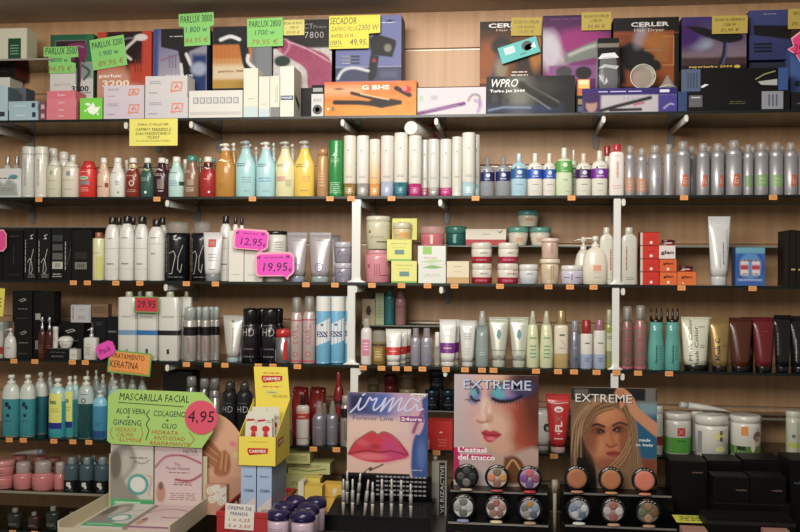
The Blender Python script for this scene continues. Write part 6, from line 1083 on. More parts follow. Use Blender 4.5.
# rear narrow shelf
CUR.update(z=RS5, front=-.15, group='jars on the low rear shelf')
item('jar', 367, 379, 375, 'small olive brown jar on the low rear shelf', b=.01, c='#6a5a3a', mk='liquid', lid='#8a8260', lidk='clear', lh=.3)
item('jar', 384, 397, 374, 'small dark red glass jar on the low rear shelf', b=.01, c='#6a1218', mk='liquid', lid='#5a1014', lidk='liquid', lh=.3)
item('jar', 399, 416, 388, 'small golden brown tin, lower of two above the lips poster', nm='br0', b=.01, c='#7a6440', lid='#9a8a60', lh=.35)
item('jar', 400, 415, 372, 'small golden brown tin, upper of two above the lips poster', on='br0', b=.01, c='#6a5838', lid='#8a7a50', lh=.35)
item('jar', 441, 456, 389, 'dark blue tin beside the pale woman poster', nm='dt1', b=.01, c='#0f1c28', lid='#1d3a4c', lidmetal=.3, lh=.35)
item('jar', 424.6, 440, 389, 'dark blue tin carrying another, near the lips poster', nm='dt0', b=.01, c='#0f1c28', lid='#1d3a4c', lidmetal=.3, lh=.35)
item('jar', 429, 444.5, 369, 'dark blue tin on top of the pair near the pale woman poster', on='dt0', b=.01, c='#0f1c28', lid='#1d3a4c', lidmetal=.3, lh=.35)
# ================================================================ LOWEST SHELF
shelf(6, 'pots and bottles on the lowest shelf')
pk = dict(c='#cf7d7a', lid='#c9a29a', lidk='coat')
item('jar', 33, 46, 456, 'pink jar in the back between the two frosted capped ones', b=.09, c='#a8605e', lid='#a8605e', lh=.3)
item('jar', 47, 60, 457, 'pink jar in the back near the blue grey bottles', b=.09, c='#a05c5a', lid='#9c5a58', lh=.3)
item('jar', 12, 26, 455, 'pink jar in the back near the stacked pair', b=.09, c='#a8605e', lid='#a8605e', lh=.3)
item('jar', -8, 13.6, 474.5, 'low pink jar, lower of the stacked pair at the end', nm='q0', b=.004, c='#cf7a78', lid='#cf8884', lh=.12)
item('jar', -8, 14, 459, 'low pink jar, upper of the stacked pair at the end', on='q0', b=.004, c='#cf7a78', lid='#cf8884', lh=.4)
for x0, x1, y, w_, b_ in [(14.4, 32.4, 461, 'beside the stacked pair', .01), (33, 53.6, 460, 'widest, in the middle', .003), (54.2, 66, 461.5, 'beside the blue grey bottles', .03)]:
    item('jar', x0, x1, y, 'pink jar with frosted narrow cap, ' + w_, b=b_, c='#d07a78', lid='#a89a92', lidk='coat', lh=.42, lw=.74, bw=1, neck=.72, pr=[('s', [(-.7, .5), (.7, .5)], .02, '#b86a68')])
for x0, x1, y, b_, w_ in [(76, 83, 455, .07, 'first'), (90, 98, 455, .07, 'second')]:
    item('bottle', x0, x1, y, 'blue grey bottle of the back row, %s from the pink jars' % w_, b=b_, c='#3f5a64', cap='#6a7a80', cw=.5, ch=.16)
for x0, x1, w_ in [(64.6, 78.6, 'beside the pink jars'), (80, 94, 'middle one'), (95, 109.6, 'against the mask display')]:
    item('bottle', x0, x1, 457, 'dark blue grey bottle with black label and white emblem, ' + w_, c='#46626c', mk='liquid', cap='#7c8c90', capk='coat', cw=.5, ch=.2, sh=.66, neck=0, dr=.9, pr=[('r', -.5, .55, .02, .34, '#101114'), ('e', -.05, .22, .14, .07, '#d8d8d4'), ('e', .1, .15, .1, .06, '#d8d8d4'), ('e', .08, .25, .07, .04, '#d8d8d4'), ('l', -.2, .3, .04, .07, 1, '#8a8c8c')])
r_ = REF['pink jar in the back between the two frosted capped ones']
t = thing('cream_tube', 'white tube lying on the rear pink jars', 'tube', (P(30, 453, -.17).x, r_['Y'], r_['z1']+.0105), 0, 'pots and bottles on the lowest shelf'); t.rotation_euler = (0, math.radians(-6), math.radians(-6))
mb = MB(); mb.loft([(-.055, .0015, .014), (-.03, .005, .012), (.02, .010, .010), (.045, .010, .010)], M('#a8a49a', .4), 18); mb.v = [(z, y, x) for x, y, z in mb.v]; mb.build('body', t)
mb = MB(); mb.loft([(.045, .009, .009), (.06, .009, .009)], M('#9aa09c', .35), 18); mb.v = [(z, y, x) for x, y, z in mb.v]; mb.build('cap', t)
# cartons behind the purple lidded jars
YG = dict(c='#c2bf78', side='#a8a86a', top='#b4b06c')
item('box', 262, 318, 474.5, 'long pale green carton with curved green print, lowest of three', nm='v0', b=.005, d=.08, pr=[('s', [(-.4, .5), (0, .35), (.4, .55)], .02, '#4a8a3c'), ('s', [(-.4, .3), (.1, .2), (.4, .4)], .012, '#a84a3c'), ('l', .0, .4, .6, .75, 2, '#8a8a50')], **YG)
item('box', 288, 330, 463, 'pale green carton with curved print, middle of three', on='v0', nm='v1', b=.02, d=.08, pr=[('s', [(-.4, .4), (0, .25), (.4, .5)], .02, '#4a8a3c'), ('l', -.4, .3, .6, .8, 2, '#8a8a50')], **YG)
item('box', 284, 309, 452, 'pale green carton topmost of three beside the yellow display', on='v1', b=.0, d=.06, pr=[('l', -.4, .4, .3, .8, 4, '#8f8f58')], **YG) if False else item('box', 286, 310, 453.5, 'pale green carton topmost of three beside the yellow display', on='v1', b=.005, d=.06, pr=[('l', -.4, .4, .3, .8, 4, '#8f8f58')], **YG)
# bottom shelf glimpse
shelf(7, 'dark bottles on the bottom shelf', z=zl)
for i, (x0, x1, y) in enumerate([(8, 22, 508), (28, 40, 512), (46, 60, 506), (66, 78, 512)]):
    item('bottle', x0, x1, y, 'dark bottle in shadow on the bottom shelf, %s' % ['nearest the end', 'second from the end', 'third from the end', 'nearest the mask display'][i], c=['#2a2c26', '#3a2420', '#24302e', '#2a2a2c'][i], cap='#7d827a', cw=.4, ch=.2)
# ================================================================ small orange price tags
def first(s): return s.split(',')[0]
n_ = 0
TAGS = {2: [39, 157, 252.5, 330, 351, 391.5, 475.5, 571.5, 684, 773], 3: [74, 88, 116.5, 140.5, 187, 216, 306.5, 335.5, 372.5, 402, 428, 455, 500.5, 549, 570.5, 594, 682, 753],
        4: [15, 36, 73.5, 86.5, 187.5, 209, 226, 259.5, 274, 298.5, 364, 382.5, 397, 409, 423.5, 447, 466, 483, 494.5, 537, 559, 575, 597.5, 617.5, 639, 670], 5: [11, 25, 55.5, 74.5, 90.5, 315, 338, 438, 555.5], 6: [], 7: [15, 37, 76]}
YT = {7: 528}
SHN = {2: 'second', 3: 'third', 4: 'fourth', 5: 'fifth', 7: 'bottom'}
for sn, xs in TAGS.items():
    z = (SHELF[sn] if sn < 7 else zl)
    for x in xs:
        c = [i for i in ITEMS if i['shelf'] == sn and i['b'] < .03 and abs(i['Y']+.3) < .09]; c.sort(key=lambda i: abs(i['x']-x)); near = c[0]['label']
        nm = near.split(',')[0]; k = len(near.split())
        lab = 'orange price tag under the ' + near
        w_ = lab.split()
        if len(w_) > 16: lab = ' '.join(w_[:16])
        while lab.split()[-1].strip(',') in ('the', 'a', 'of', 'with', 'by', 'beside', 'nearer', 'on', 'in', 'to', 'from', 'and', 'under', 'at', 'before', 'behind', 'nearest', 'lower', 'upper', 'an', 'second', 'third', 'middle'): lab = ' '.join(lab.split()[:-1])
        lab = lab.strip(','); q = lab; 
        if q in LABELS: q = lab.replace('orange price tag', 'other orange price tag')
        p = P(x, 200, FRONT-.001).x; t = thing('price_tag', q, 'price tag', (p, FRONT-.001, z-.012), 0, 'orange price tags on the shelf edges')
        mb = MB(); mb.box(-.0115, .0115, -.0012, 0, -.003, .0115, M('#eda04a', .5), .0); mb.build('tag_card', t)
        mb = MB(); S = surf_flat(-.0012); s_lines(mb, S, -.009, .009, .0, .009, 2, M('#c9741f')); mb.build('print', t)
# ================================================================ COUNTER DISPLAYS
def face_cam(mb): mb.v = [(x, -z, y) for x, y, z in mb.v]; return mb
def at(x, y, Y): return P(x, y, Y)
def zpx(x, y, Y): return P(x, y, Y).z
# ---- face mask display
TZ = CZ+.042
t = thing('mask_display', 'cream cardboard tray display holding the face mask packs', 'display stand', (at(150, 520, -.6).x, -.60, CZ+.0004))
xl = at(107, 510, -.5).x-t.location.x; xr = at(205.5, 510, -.5).x-t.location.x
m = M('#c9bda0', .6); mb = MB()
mb.box(xl, xr, -.20, .12, 0, .012, m)
mb.build('tray_floor', t)
for nm, a in (('side_wall', (xl-.004, xl, -.20, .12, 0, .05)), ('side_wall', (xr, xr+.004, -.20, .12, 0, .05)), ('front_wall', (xl, xr, -.204, -.20, 0, .034)), ('back_panel', (xl, xr, .112, .116, .0, .17))):
    mb = MB(); mb.box(*a, m); mb.build(nm, t)
p = Paint(40, 60, '#c9c4bc'); p.blob([(.0, .3), (.15, .1), (.4, .02), (.55, .15), (.6, .35), (.45, .5), (.35, .62), (.6, .78), (.7, 1), (0, 1)], '#8f8a80', .08); p.blob([(.2, .25), (.42, .15), (.5, .35), (.35, .52), (.22, .45)], '#b5afa4', .15); p.ell(.12, .35, .14, .22, '#6d675c', .4); p.rect(0, .86, 1, 1, '#3fa868', .03); p.rect(.1, .9, .7, .93, '#a8d8b8', .02); p.ell(.64, .64, .24, .155, '#1f9a90'); p.ell(.64, .64, .18, .115, '#d9d8d2'); p.line(p.curve([(.55, .3), (.75, .33), (.9, .27)]), .015, '#3a3a38'); p.line(p.curve([(.85, .5), (.95, .55), (.88, .8)]), .02, '#b87a70')
p2 = Paint(48, 60, '#cfb4b4'); p2.grad('#c9b0b4', '#d8c0bc', 70); p2.line(p2.curve([(.02, .38), (.25, .22), (.6, .2), (.98, .3)]), .03, '#9c2a44', .01); p2.line(p2.curve([(.45, .55), (.75, .56), (1, .46)]), .04, '#a02a48', .01); p2.ell(.14, .75, .1, .14, '#b98a74', .4); p2.ell(.14, .65, .05, .06, '#7d5a4c', .3); p2.rect(.3, .78, .9, .92, '#d8c4bc', .1); p2.rect(0, .94, 1, 1, '#8a4a7a', .03)
def pack(x0, x1, y0, y1, Y, art, lab, ops, c='#c9c4bc'):
    a = at(x0, y1, Y); b = at(x1, y1, Y); w = b.x-a.x; h = zpx(x0, y0, Y)-(CZ+.0132); r = thing('mask_pack', lab, 'pack', ((a.x+b.x)/2, Y, CZ+.0132), 0, 'face mask packs')
    mb = MB(); mb.box(-w/2, w/2, 0, .006, 0, h, M(c, .4)); mb.build('packet', r); paint_mesh('printed_front', art, -w/2, w/2, 0, h, 0, r)
    lp = MB(); prints(lp, surf_flat(-.0003), w, h, ops); lp.build('lettering', r) if lp.v else None
pack(110.5, 153, 441, 503, -.503, p, 'upright grey and green face mask pack with a teal ring', [('l', -.1, .4, .74, .78, 1, '#6a6a66'), ('l', -.3, .2, .07, .1, 1, '#d4ecd8')])
pack(154.5, 201.5, 442, 506, -.503, p2, 'upright pink face mask pack with crimson curves', [('t', 'NOVA', .26, .88, .06, '#6a4a54', '', .3), ('s', [(.08, .82), (.44, .83)], .008, '#9a8488'), ('t', 'Tira', -.02, .68, .04, '#7d3a4c', '', .12), ('t', 'Facial Silueta', .0, .62, .04, '#8a4456', '', .5), ('l', -.2, .25, .54, .57, 1, '#9a5a68'), ('l', -.1, .3, .36, .42, 2, '#8a4456'), ('l', -.2, .4, .14, .26, 4, '#a8808a')])
for j, (x0, x1, art, lab, c) in enumerate([(113, 152, p, 'grey and green face mask pack lying in the tray', '#c9c4bc'), (157, 197, p2, 'pink face mask pack lying in the tray', '#cfb4b4')]):
    a = at(x0, 515, -.56).x; b = at(x1, 515, -.56).x; w = b-a; r = thing('mask_pack', lab, 'pack', ((a+b)/2, -.522, CZ+.0132), 0, 'face mask packs'); mb = MB(); mb.box(-w/2, w/2, -.24, -.002, 0, .02, M(c, .4)); mb.build('packet', r)
    o = paint_mesh('printed_front', art, -w/2, w/2, -.24, 0, 0, r)
    for v in o.data.vertices: x, y, z = v.co; v.co = (x, z-.001, .0204)
    r.location.y = -.53
GSH = [(-.5, .05), (-.5, .86), (-.4, 1), (.4, 1), (.5, .8), (.5, .3), (.4, 0), (-.46, 0)]
card(107, 212.5, 389.5, 444.5, -.516, 'big green handwritten sign MASCARILLA FACIAL on the mask display', 'sign', 'handwritten_sign', '#a3cf5e', [('t', 'MASCARILLA FACIAL', -.06, .87, .13, '#22301c', 'hand', .66), ('s', [(-.4, .76), (.22, .73)], .006, '#22301c'), ('t', 'ALOE VERA', -.28, .61, .1, '#1c4440', 'hand', .28), ('t', '+', -.3, .5, .06, '#1c4440', 'hand'), ('t', 'GINSENG', -.31, .4, .1, '#1c4440', 'hand', .27), ('t', 'HIDRATA', -.32, .27, .07, '#c0701c', 'hand', .2), ('t', 'CALMA', -.33, .18, .07, '#c0701c', 'hand', .16), ('t', 'ILUMINA', -.28, .09, .07, '#c0701c', 'hand', .22),
     ('t', 'COLAGENO', .09, .59, .1, '#1c4440', 'hand', .3), ('t', '+', .07, .47, .06, '#1c4440', 'hand'), ('t', 'OLIO', .09, .37, .09, '#1c4440', 'hand', .14), ('t', 'HIDRATA', .05, .25, .07, '#c0501c', 'hand', .25), ('t', 'ANTI-EDAD', .09, .15, .07, '#c0501c', 'hand', .3), ('t', 'REAFIRMANTE', .1, .05, .07, '#c0501c', 'hand', .38),
     ('s', [(-.1, .64), (-.13, .56), (-.1, .48), (-.13, .38), (-.1, .28), (-.13, .1)], .008, '#1c4440'), ('s', [(-.45, .3), (-.47, .2), (-.44, .08)], .006, '#c0701c'), ('s', [(-.18, .36), (-.16, .2), (-.19, .04)], .006, '#c0701c'), ('s', [(.28, .28), (.33, .15), (.28, .02)], .006, '#c0501c')], shape=GSH, tilt=1)
ci = [(.5*math.cos(2*math.pi*i/28), .5+.5*math.sin(2*math.pi*i/28)) for i in range(28)]
card(184.5, 217.5, 400, 434, -.5185, 'round pink price disc 4,95 on the green mask sign', 'price card', 'price_disc', '#e04a68', [('t', '4,95', .0, .5, .38, '#3a1420', 'hand', .8)], shape=ci)
# ---- round board with hands
p = Paint(70, 84, '#d8a280').grad('#d8a684', '#d09878', 80)
p.blob([(.34, .0), (.52, .0), (.64, .1), (.7, .2), (.64, .3), (.56, .38), (.4, .42), (.34, .3)], '#a56a42', .03); p.blob([(.66, .2), (.76, .14), (.83, .26), (.81, .45), (.68, .52), (.6, .44), (.62, .3)], '#a3663e', .03)
for (a, b) in (((.5, .08), (.66, .2)), ((.46, .16), (.64, .28)), ((.44, .26), (.58, .36)), ((.72, .18), (.7, .4)), ((.78, .2), (.76, .42))): p.line([a, b], .03, '#c48a60', .02); p.line([(a[0]+.025, a[1]), (b[0]+.025, b[1])], .012, '#7d4828', .012)
p.ell(.86, .05, .05, .04, '#d87a84', .5); p.ell(.9, .2, .04, .04, '#c9c07a', .5); p.rect(0, .5, 1, 1, '#c89478', .06)
ro = [(.5*math.cos(math.pi*i/20), .5+.5*math.sin(math.pi*i/20)) for i in range(21)]+[(-.5, 0), (.5, 0)][0:1]+[(.5, 0)]
r = card(166, 247, 412, 512, -.47, 'round topped peach board picturing two hands, behind the mask packs', 'poster', 'display_board', '#d8a280', [], shape=ro)
a = at(166, 512, -.47); b = at(247, 512, -.47); w = b.x-a.x; h = zpx(166, 412, -.47)-a.z
me = paint_mesh('hands_picture', p, -w*.44, w*.44, .0, h*.72, -.0002, r)
r.location.z = CZ+.0004+.0; r.scale = (1, 1, 1)
t = thing('rolled_towel_box', 'low pinkish carton printed with white rolled towels before the hands board', 'box', (at(219, 500, -.53).x, -.49, CZ+.0004)); mb = MB(); mb.box(-.052, .012, -.006, .012, 0, .09, M('#b98a6c', .5)); mb.build('carton', t)
pt = Paint(34, 48, '#c29478')
for x_, y_ in ((.22, .22), (.6, .3), (.3, .5), (.72, .55)): pt.line([(x_, y_), (x_+.34, y_-.12)], .3, '#d8d2c4', .03); pt.ell(x_, y_, .16, .12, '#e2dccd'); pt.ell(x_, y_, .1, .075, '#9a8c78'); pt.ell(x_, y_, .075, .055, '#ddd6c6')
paint_mesh('printed_towels', pt, -.052, .012, .0, .09, -.006, t)
# ---- hand cream cartons, basket and lip balm display
BB = dict(c='#9fb8d8', side='#8296b4', top='#7f94b4')
HP = [('p', [(-.46, 0), (.46, 0), (.46, .5), (-.46, .3)], '#cfc4c0'), ('l', -.3, .3, .8, .86, 1, '#5f7aa8'), ('t', 'CREMA', .05, .6, .05, '#5a6fa0', 'bold', .7), ('l', -.2, .3, .2, .3, 4, '#9a8a8c')]
hz = {}
for j in range(4):
    Y = -.61+.043*j
    for k, (x0, x1) in enumerate([(241, 256), (257, 271.6)]):
        dx = [0, 0, 0, 0][j]
        a0 = at(x0, 480, -.61).x; a1 = at(x1, 480, -.61).x; w = a1-a0; h = zpx(256, 466, -.61)-CZ-.0004
        r = thing('product_box', 'pale blue and pink hand cream carton, %s column, %s row from the front' % (['basket side', 'jar side'][k], ['first', 'second', 'third', 'rear'][j]), 'box', ((a0+a1)/2, Y+.021, CZ+.0004), 0, 'hand cream cartons under the yellow display')
        for pn, mb, _ in k_box(w, h, dict(d=.042, pr=HP, sp=[('p', [(-.46, 0), (.46, 0), (.46, .5), (-.46, .3)], '#b5acb0')], **BB)): mb.build(pn, r)
TOPZ = CZ+.0004+h
YL = '#ead61c'
xc = at(257, 450, -.615); w = at(276, 450, -.615).x-at(238, 450, -.615).x; hh = zpx(257, 437, -.615)-TOPZ; dd = .16
t = thing('lip_balm_display', 'bright yellow CARMEX lip balm display box with a tall back card', 'display box', (xc.x, -.615, TOPZ+.0005))
def sp_quad(pts, mat, th=(0, .0015, 0)):
    mb = MB(); n = len(pts); mb.add([tuple(q) for q in pts]+[tuple(Vector(q)+Vector(th)) for q in pts], [tuple(range(n)), tuple(reversed(range(n, 2*n)))]+[(i, (i+1) % n, (i+1) % n+n, i+n) for i in range(n)], mat); return mb
x = w/2; my = M(YL, .4)
mb = sp_quad([(-x, 0, 0), (x, 0, 0), (x, 0, hh), (-x, 0, hh)], my); mb.build('front_panel', t)
bt = hh+.085
mb = sp_quad([(x, 0, 0), (x, dd, 0), (x, dd, bt), (x, 0, hh)], my, (-.0015, 0, 0)); mb.build('side_panel', t)
mb = sp_quad([(-x, 0, 0), (-x, dd, 0), (-x, dd, bt), (-x, 0, hh)], my, (.0015, 0, 0)); mb.build('side_panel', t)
mb = MB(); mb.box(-x, x, 0, dd, 0, .0015, my); mb.build('bottom_panel', t)
ct = zpx(265, 367, -.455)-TOPZ
mb = sp_quad([(-x*.92, dd, 0), (x, dd, 0), (x, dd, bt), (x*.86, dd, ct), (-x*1.02, dd, ct), (-x*.9, dd, bt)], my); mb.build('back_card', t)
def badge(mb, S, u, v, s):
    s_poly(mb, S, [(u-s*.95, v+s*.30), (u-s*.98, v+.02*s), (u-s*.8, v-s*.35), (u+s*.95, v-s*.16), (u+s*.98, v+s*.32)], M('#c42018', .4), .0006); s_text(mb, S, 'CARMEX', u, v+.03*s, s*.28, M('#f4ecd8', .4), 'bold', s*1.6, .02, .001)
S = surf_flat(0); lp = MB(); badge(lp, S, .002, hh*.5, w*.28); s_lines(lp, S, -.025, .03, hh*.8, hh*.86, 1, M('#c98a1c')); lp.build('front_lettering', t)
S = surf_flat(dd); lp = MB(); badge(lp, S, .0, ct-.036, w*.3); s_lines(lp, S, -.03, .03, ct-.022, ct-.014, 1, M('#c96a1c')); s_lines(lp, S, -.03, .03, ct-.062, ct-.055, 1, M('#c96a1c')); s_disc(lp, S, .0, ct-.075, .02, .007, M('#d8d060')); s_lines(lp, S, -.012, .012, ct-.078, ct-.073, 1, M('#4a4a2a'), .0009); s_lines(lp, S, .0, .05, bt+.004, bt+.012, 2, M('#8a7a1c')); lp.build('card_lettering', t)
def SR(u, v, off): return (x+off, u, v)
SR.curved = False; lp = MB(); badge(lp, SR, .05, hh*.75, .035); lp.build('side_lettering', t)
for j, (dx, y, tl) in enumerate([(-.024, .022, 3), (.02, .018, -2), (-.024, .05, 2), (.022, .048, -3), (-.022, .085, 2), (.024, .09, -2)]):
    r = thing('balm_blister', ['front row balm card nearer the hands board', 'front row balm card nearer the badge side panel', 'second row balm card nearer the hands board', 'second row balm card nearer the badge side panel', 'rear row balm card nearer the hands board', 'rear row balm card nearer the badge side panel'][j], 'blister card', (t.location.x+dx, t.location.y+y, TOPZ+.004), 0, 'lip balm cards in the yellow display'); r.rotation_euler.y = math.radians(tl)
    mb = MB(); mb.box(-.0215, .0215, 0, .0012, 0, hh+.052+.008*(j//2), M('#d8d6c4', .4)); mb.build('backing_card', r)
    mb = MB(); S = surf_flat(0); H = hh+.038; s_disc(mb, S, .004, H-.022, .011, .009, M('#c41f20')); s_poly(mb, S, [(-.019, H-.002), (.004, H+.001), (.003, H+.006), (-.019, H+.004)], M('#c42018')); s_lines(mb, S, .005, .02, H-.006, H+.004, 2, M('#8a8a7c')); mb.build('print', r)
    mb = MB(); mb.loft([(H-.05, .006, .006), (H-.034, .006, .006), (H-.03, .005, .005)], M('#c9241c', .2, 0, 'coat'), 12); mb.v = [(a+.004, b-.0065, c_) for a, b, c_ in mb.v]; mb.build('balm_tube', r)
# red basket
RM = M('#b01c1c', .3, 0, 'coat'); bx0 = at(216, 515, -.715).x; bx1 = at(262, 515, -.715).x; rz_ = zpx(240, 512, -.715); y0, y1 = -.715, -.42
t = thing('wire_basket', 'red basket with slatted sides around the hand cream cartons', 'basket', ((bx0+bx1)/2, -.57, CZ+.0004)); W = (bx1-bx0)/2; ox = .026
W0, W1 = -W, W; H = rz_-CZ-.0004; ya, yb = y0+.57, y1+.57
for nm, a in (('front_rim', (W0, W1+ox, ya, ya+.008, H-.016, H)), ('side_rim', (W1+ox-.008, W1+ox, ya+.008, yb, H-.014, H)), ('side_rim', (W0, W0+.008, ya+.008, yb, H-.014, H)), ('back_rim', (W0, W1+ox, yb-.008, yb, H-.0142, H-.0002)), ('floor_panel', (W0, W1+ox, ya, ya+.09, 0, .004)), ('front_panel', (W0+.002, W1+ox-.002, ya+.001, ya+.005, .004, H-.016))):
    mb = MB(); mb.box(*a, RM, .002); mb.build(nm, t)
for i in range(7):
    y = ya+.03+(yb-ya-.05)*i/6; mb = MB(); mb.box(W1+ox-.006, W1+ox-.002, y-.003, y+.003, .0, H-.012, RM); mb.build('side_bar', t)
    mb = MB(); mb.box(W0+.002, W0+.006, y-.003, y+.003, .0, H-.012, RM); mb.build('side_bar', t)
card(224.5, 253.5, 503.5, 529, -.718, 'white handwritten card CREMA DE MANOS on the red basket', 'price card', 'price_card', '#ddd6cc', [('t', 'CREMA DE', .0, .84, .13, '#242c58', 'hand', .84), ('t', 'MANOS', -.02, .62, .13, '#242c58', 'hand', .6), ('t', '1 x 2,25', .0, .38, .13, '#c04424', 'hand', .74), ('t', '2 x 3,50', .0, .14, .13, '#c04424', 'hand', .78)], tilt=2)
# purple lidded jars
for j, (x_, Y, s, w_) in enumerate([(278.5, -.745, .031, 'front one nearer the red basket'), (303, -.75, .0325, 'front one nearer the lips display'), (284, -.672, .030, 'second row nearer the red basket'), (308, -.675, .031, 'second row nearer the lips display'), (295.5, -.605, .029, 'rear row nearer the red basket'), (316, -.603, .029, 'rear row nearer the lips display')]):
    c = at(x_, 520, Y); r = thing('cream_jar', 'pale pink jar with glossy dark purple lid, ' + w_, 'jar', (c.x, Y, CZ+.0004), 0, 'purple lidded jars on the counter')
    for pn, mb, _ in k_jar(s*2, .092, dict(c='#cdb4c4', lid='#1f1548', lh=.3, lw=1.02, bw=.96, dome=.3, pr=[('l', -.3, .3, .4, .5, 2, '#9a7a94')])):
        mb.build(pn, r)
# yellow cartons behind
for j, (x0, x1, y, Y, c_, w_, z_, hh_) in enumerate([(298, 303.5, 482, -.47, '#cfc9b4', 'narrow white carton beside the yellow ones near the red basket', 0, 0), (304, 322, 486, -.46, '#d8b838', 'yellow carton behind the purple lids, nearer the white carton', 0, 0), (322.6, 346, 484, -.415, '#dfae2c', 'orange yellow carton with pale mark beside the lips display', 0, 0), (303, 320, 478, -.405, '#d4c04a', 'taller yellow carton behind the first upright yellow one', 0, 0)]):
    a0 = at(x0, 490, Y).x; a1 = at(x1, 490, Y).x; Yb = Y; h = zpx(x0, y, Y)-CZ-.0004; r = thing('product_box', w_, 'box', ((a0+a1)/2, Yb+.024, CZ+.0004), 0, 'cartons behind the purple lidded jars')
    for pn, mb, _ in k_box(a1-a0, h, dict(d=.045, c=c_, side='#a8862c' if j else '#a8a08c', pr=[('l', -.4, .3, .5, .58, 1, '#a87a24')]+([('p', [(-.1, .8), (.0, .55), (.12, .8), (.04, .88)], '#d8d4b0')] if j == 2 else []))): mb.build(pn, r)
# carton with vertical lettering
a0 = at(431.5, 490, -.41).x; a1 = at(446.5, 490, -.41).x; h = zpx(440, 463, -.41)-CZ; r = thing('product_box', 'narrow grey carton with a black strip and white vertical lettering', 'box', ((a0+a1)/2, -.39, CZ+.0004))
for pn, mb, _ in k_box(a1-a0, h, dict(d=.03, c='#8a877c', pr=[('r', .0, .38, 0, 1, '#141416'), ('t', 'VE RIZACTIVE', .2, .5, .07, '#b9b6ae', '', 3.0 if False else 3.2, math.pi/2)])): mb.build(pn, r)
# ---- lips poster and pencil rack
p = Paint(104, 110, '#d9b3a4')
p.rect(0, 0, .8, .36, '#5a5f9c', .12); p.rect(0, 0, .35, .24, '#2a2750', .15); p.ell(.5, .12, .25, .12, '#4a62a8', .8); p.rect(.6, 0, .8, .5, '#c9a4b4', .25); p.rect(0, .3, .8, .5, '#d4b4ae', .1); p.ell(.3, .42, .3, .1, '#dcb8a6', .8)
p.blob([(.01, .74), (.1, .6), (.3, .47), (.38, .5), (.47, .47), (.6, .54), (.77, .73), (.6, .8), (.4, .83), (.2, .81)], '#c8303f', .015)
p.ell(.72, .7, .26, .22, '#b83a8a', .9, 0, .0); p.blob([(.45, .52), (.6, .56), (.76, .73), (.6, .79), (.45, .8)], '#c23a7c', .1, .75); p.line(p.curve([(.04, .735), (.25, .69), (.4, .71), (.55, .69), (.74, .73)]), .018, '#7d1a30', .015); p.ell(.32, .64, .1, .03, '#a82438', .6); p.ell(.3, .76, .2, .04, '#e0707c', .7, 0, .8); p.ell(.2, .6, .1, .04, '#d85a68', .8, 20, .6)
p.line(p.curve([(.02, .745), (.1, .6), (.3, .465), (.38, .495), (.47, .465), (.62, .545), (.76, .73)]), .012, '#6a2438', .006); p.line([(.45, .85), (.26, .94)], .018, '#3a2a2c'); p.line([(.3, .9), (.2, .98)], .035, '#4a3a3a', .01); p.line([(.27, .93), (.25, .95)], .02, '#d8d4d0')
p.rect(.8, 0, 1, 1, '#c99cac', .1); p.blob([(.92, .08), (.98, .02), (1.02, .1), (1.02, 1.0), (.82, 1), (.8, .7), (.84, .5), (.9, .48), (.95, .35), (.93, .2)], '#34508f', .02); p.line([(.94, .2), (.86, .36), (.82, .46)], .04, '#8a4a74', .02); p.ell(.92, .72, .05, .16, '#4f6aa8', .8); p.rect(0, .955, .78, 1, '#141416', .01)
p.rect(.79, .0, .97, .04, '#d8d8d4')
IY = -.455; a0 = at(347, 460, IY).x; a1 = at(427.5, 460, IY).x; w = a1-a0; zb = zpx(387, 477, IY); zt = zpx(387, 393, IY)
t = thing('pencil_display', 'black eyeliner display rack with lips poster marked irma Forever Line', 'display stand', ((a0+a1)/2, IY, CZ+.0004)); X0 = t.location.x
bh_ = zb-CZ
mb = MB(); mb.box(-w/2, w/2, 0, .004, bh_, zt-CZ, M('#c9b0a8', .5)); mb.build('poster_board', t)
paint_mesh('lips_poster', p, -w/2, w/2, bh_, zt-CZ, 0, t)
H = zt-CZ-bh_; lp = MB(); S0 = surf_flat(-.0003)
def SO(u, v, off): return (u*w, -.0003-off, bh_+v*H)
SO.curved = False
prints_ = lambda ops, S_: [None]
[s_line(lp, SO, Paint.curve(None, q_, 6), .02, M('#c4c8ea', .5), .001) for q_ in (
    [(-.46, .76), (-.38, .84), (-.33, .93), (-.36, .84), (-.35, .79), (-.28, .84), (-.22, .94), (-.19, .91), (-.13, .93), (-.17, .84), (-.16, .79), (-.08, .85), (-.02, .94), (-.05, .85), (-.08, .78), (.02, .9), (.08, .94), (.05, .86), (.02, .78), (.12, .9), (.18, .94), (.15, .86), (.14, .79), (.2, .83)],
    [(.38, .91), (.3, .94), (.23, .86), (.22, .8), (.28, .8), (.36, .87), (.4, .94), (.37, .86), (.38, .8), (.44, .82)], [(-.31, .965), (-.28, .985)])]; s_text(lp, SO, 'Forever Line', -.18, .695, .05, M('#6a6078', .5), '', .5); s_rect(lp, SO, .16, .45, .66, .73, M('#8a3a7c', .5), .0004); s_text(lp, SO, '24ore', .3, .695, .045, M('#ecd8e4', .5), 'bold', .26); s_lines(lp, SO, .3, .46, .965, .985, 1, M('#4a4a4c')); s_lines(lp, SO, .24, .46, .08, .1, 1, M('#c9c4d0')); lp.build('poster_lettering', t)
fx0 = at(326, 515, -.60).x-X0; fx1 = at(431, 515, -.60).x-X0; bz = zpx(387, 515, -.585)-CZ
K = M('#070708', .22, 0, 'card')
mb = MB(); mb.add([(fx0, -.15, 0), (fx1, -.15, 0), (fx1, .03, 0), (fx0, .03, 0), (fx0, -.15, bz-.008), (fx1, -.15, bz-.008), (fx1, .0, bz+.012), (fx0, .0, bz+.012), (fx1, .03, bz+.012), (fx0, .03, bz+.012)], [(3, 2, 1, 0), (0, 1, 5, 4), (4, 5, 6, 7), (7, 6, 8, 9), (1, 2, 8, 6, 5), (0, 4, 7, 9, 3), (2, 3, 9, 8)], K); mb.build('rack_base', t)
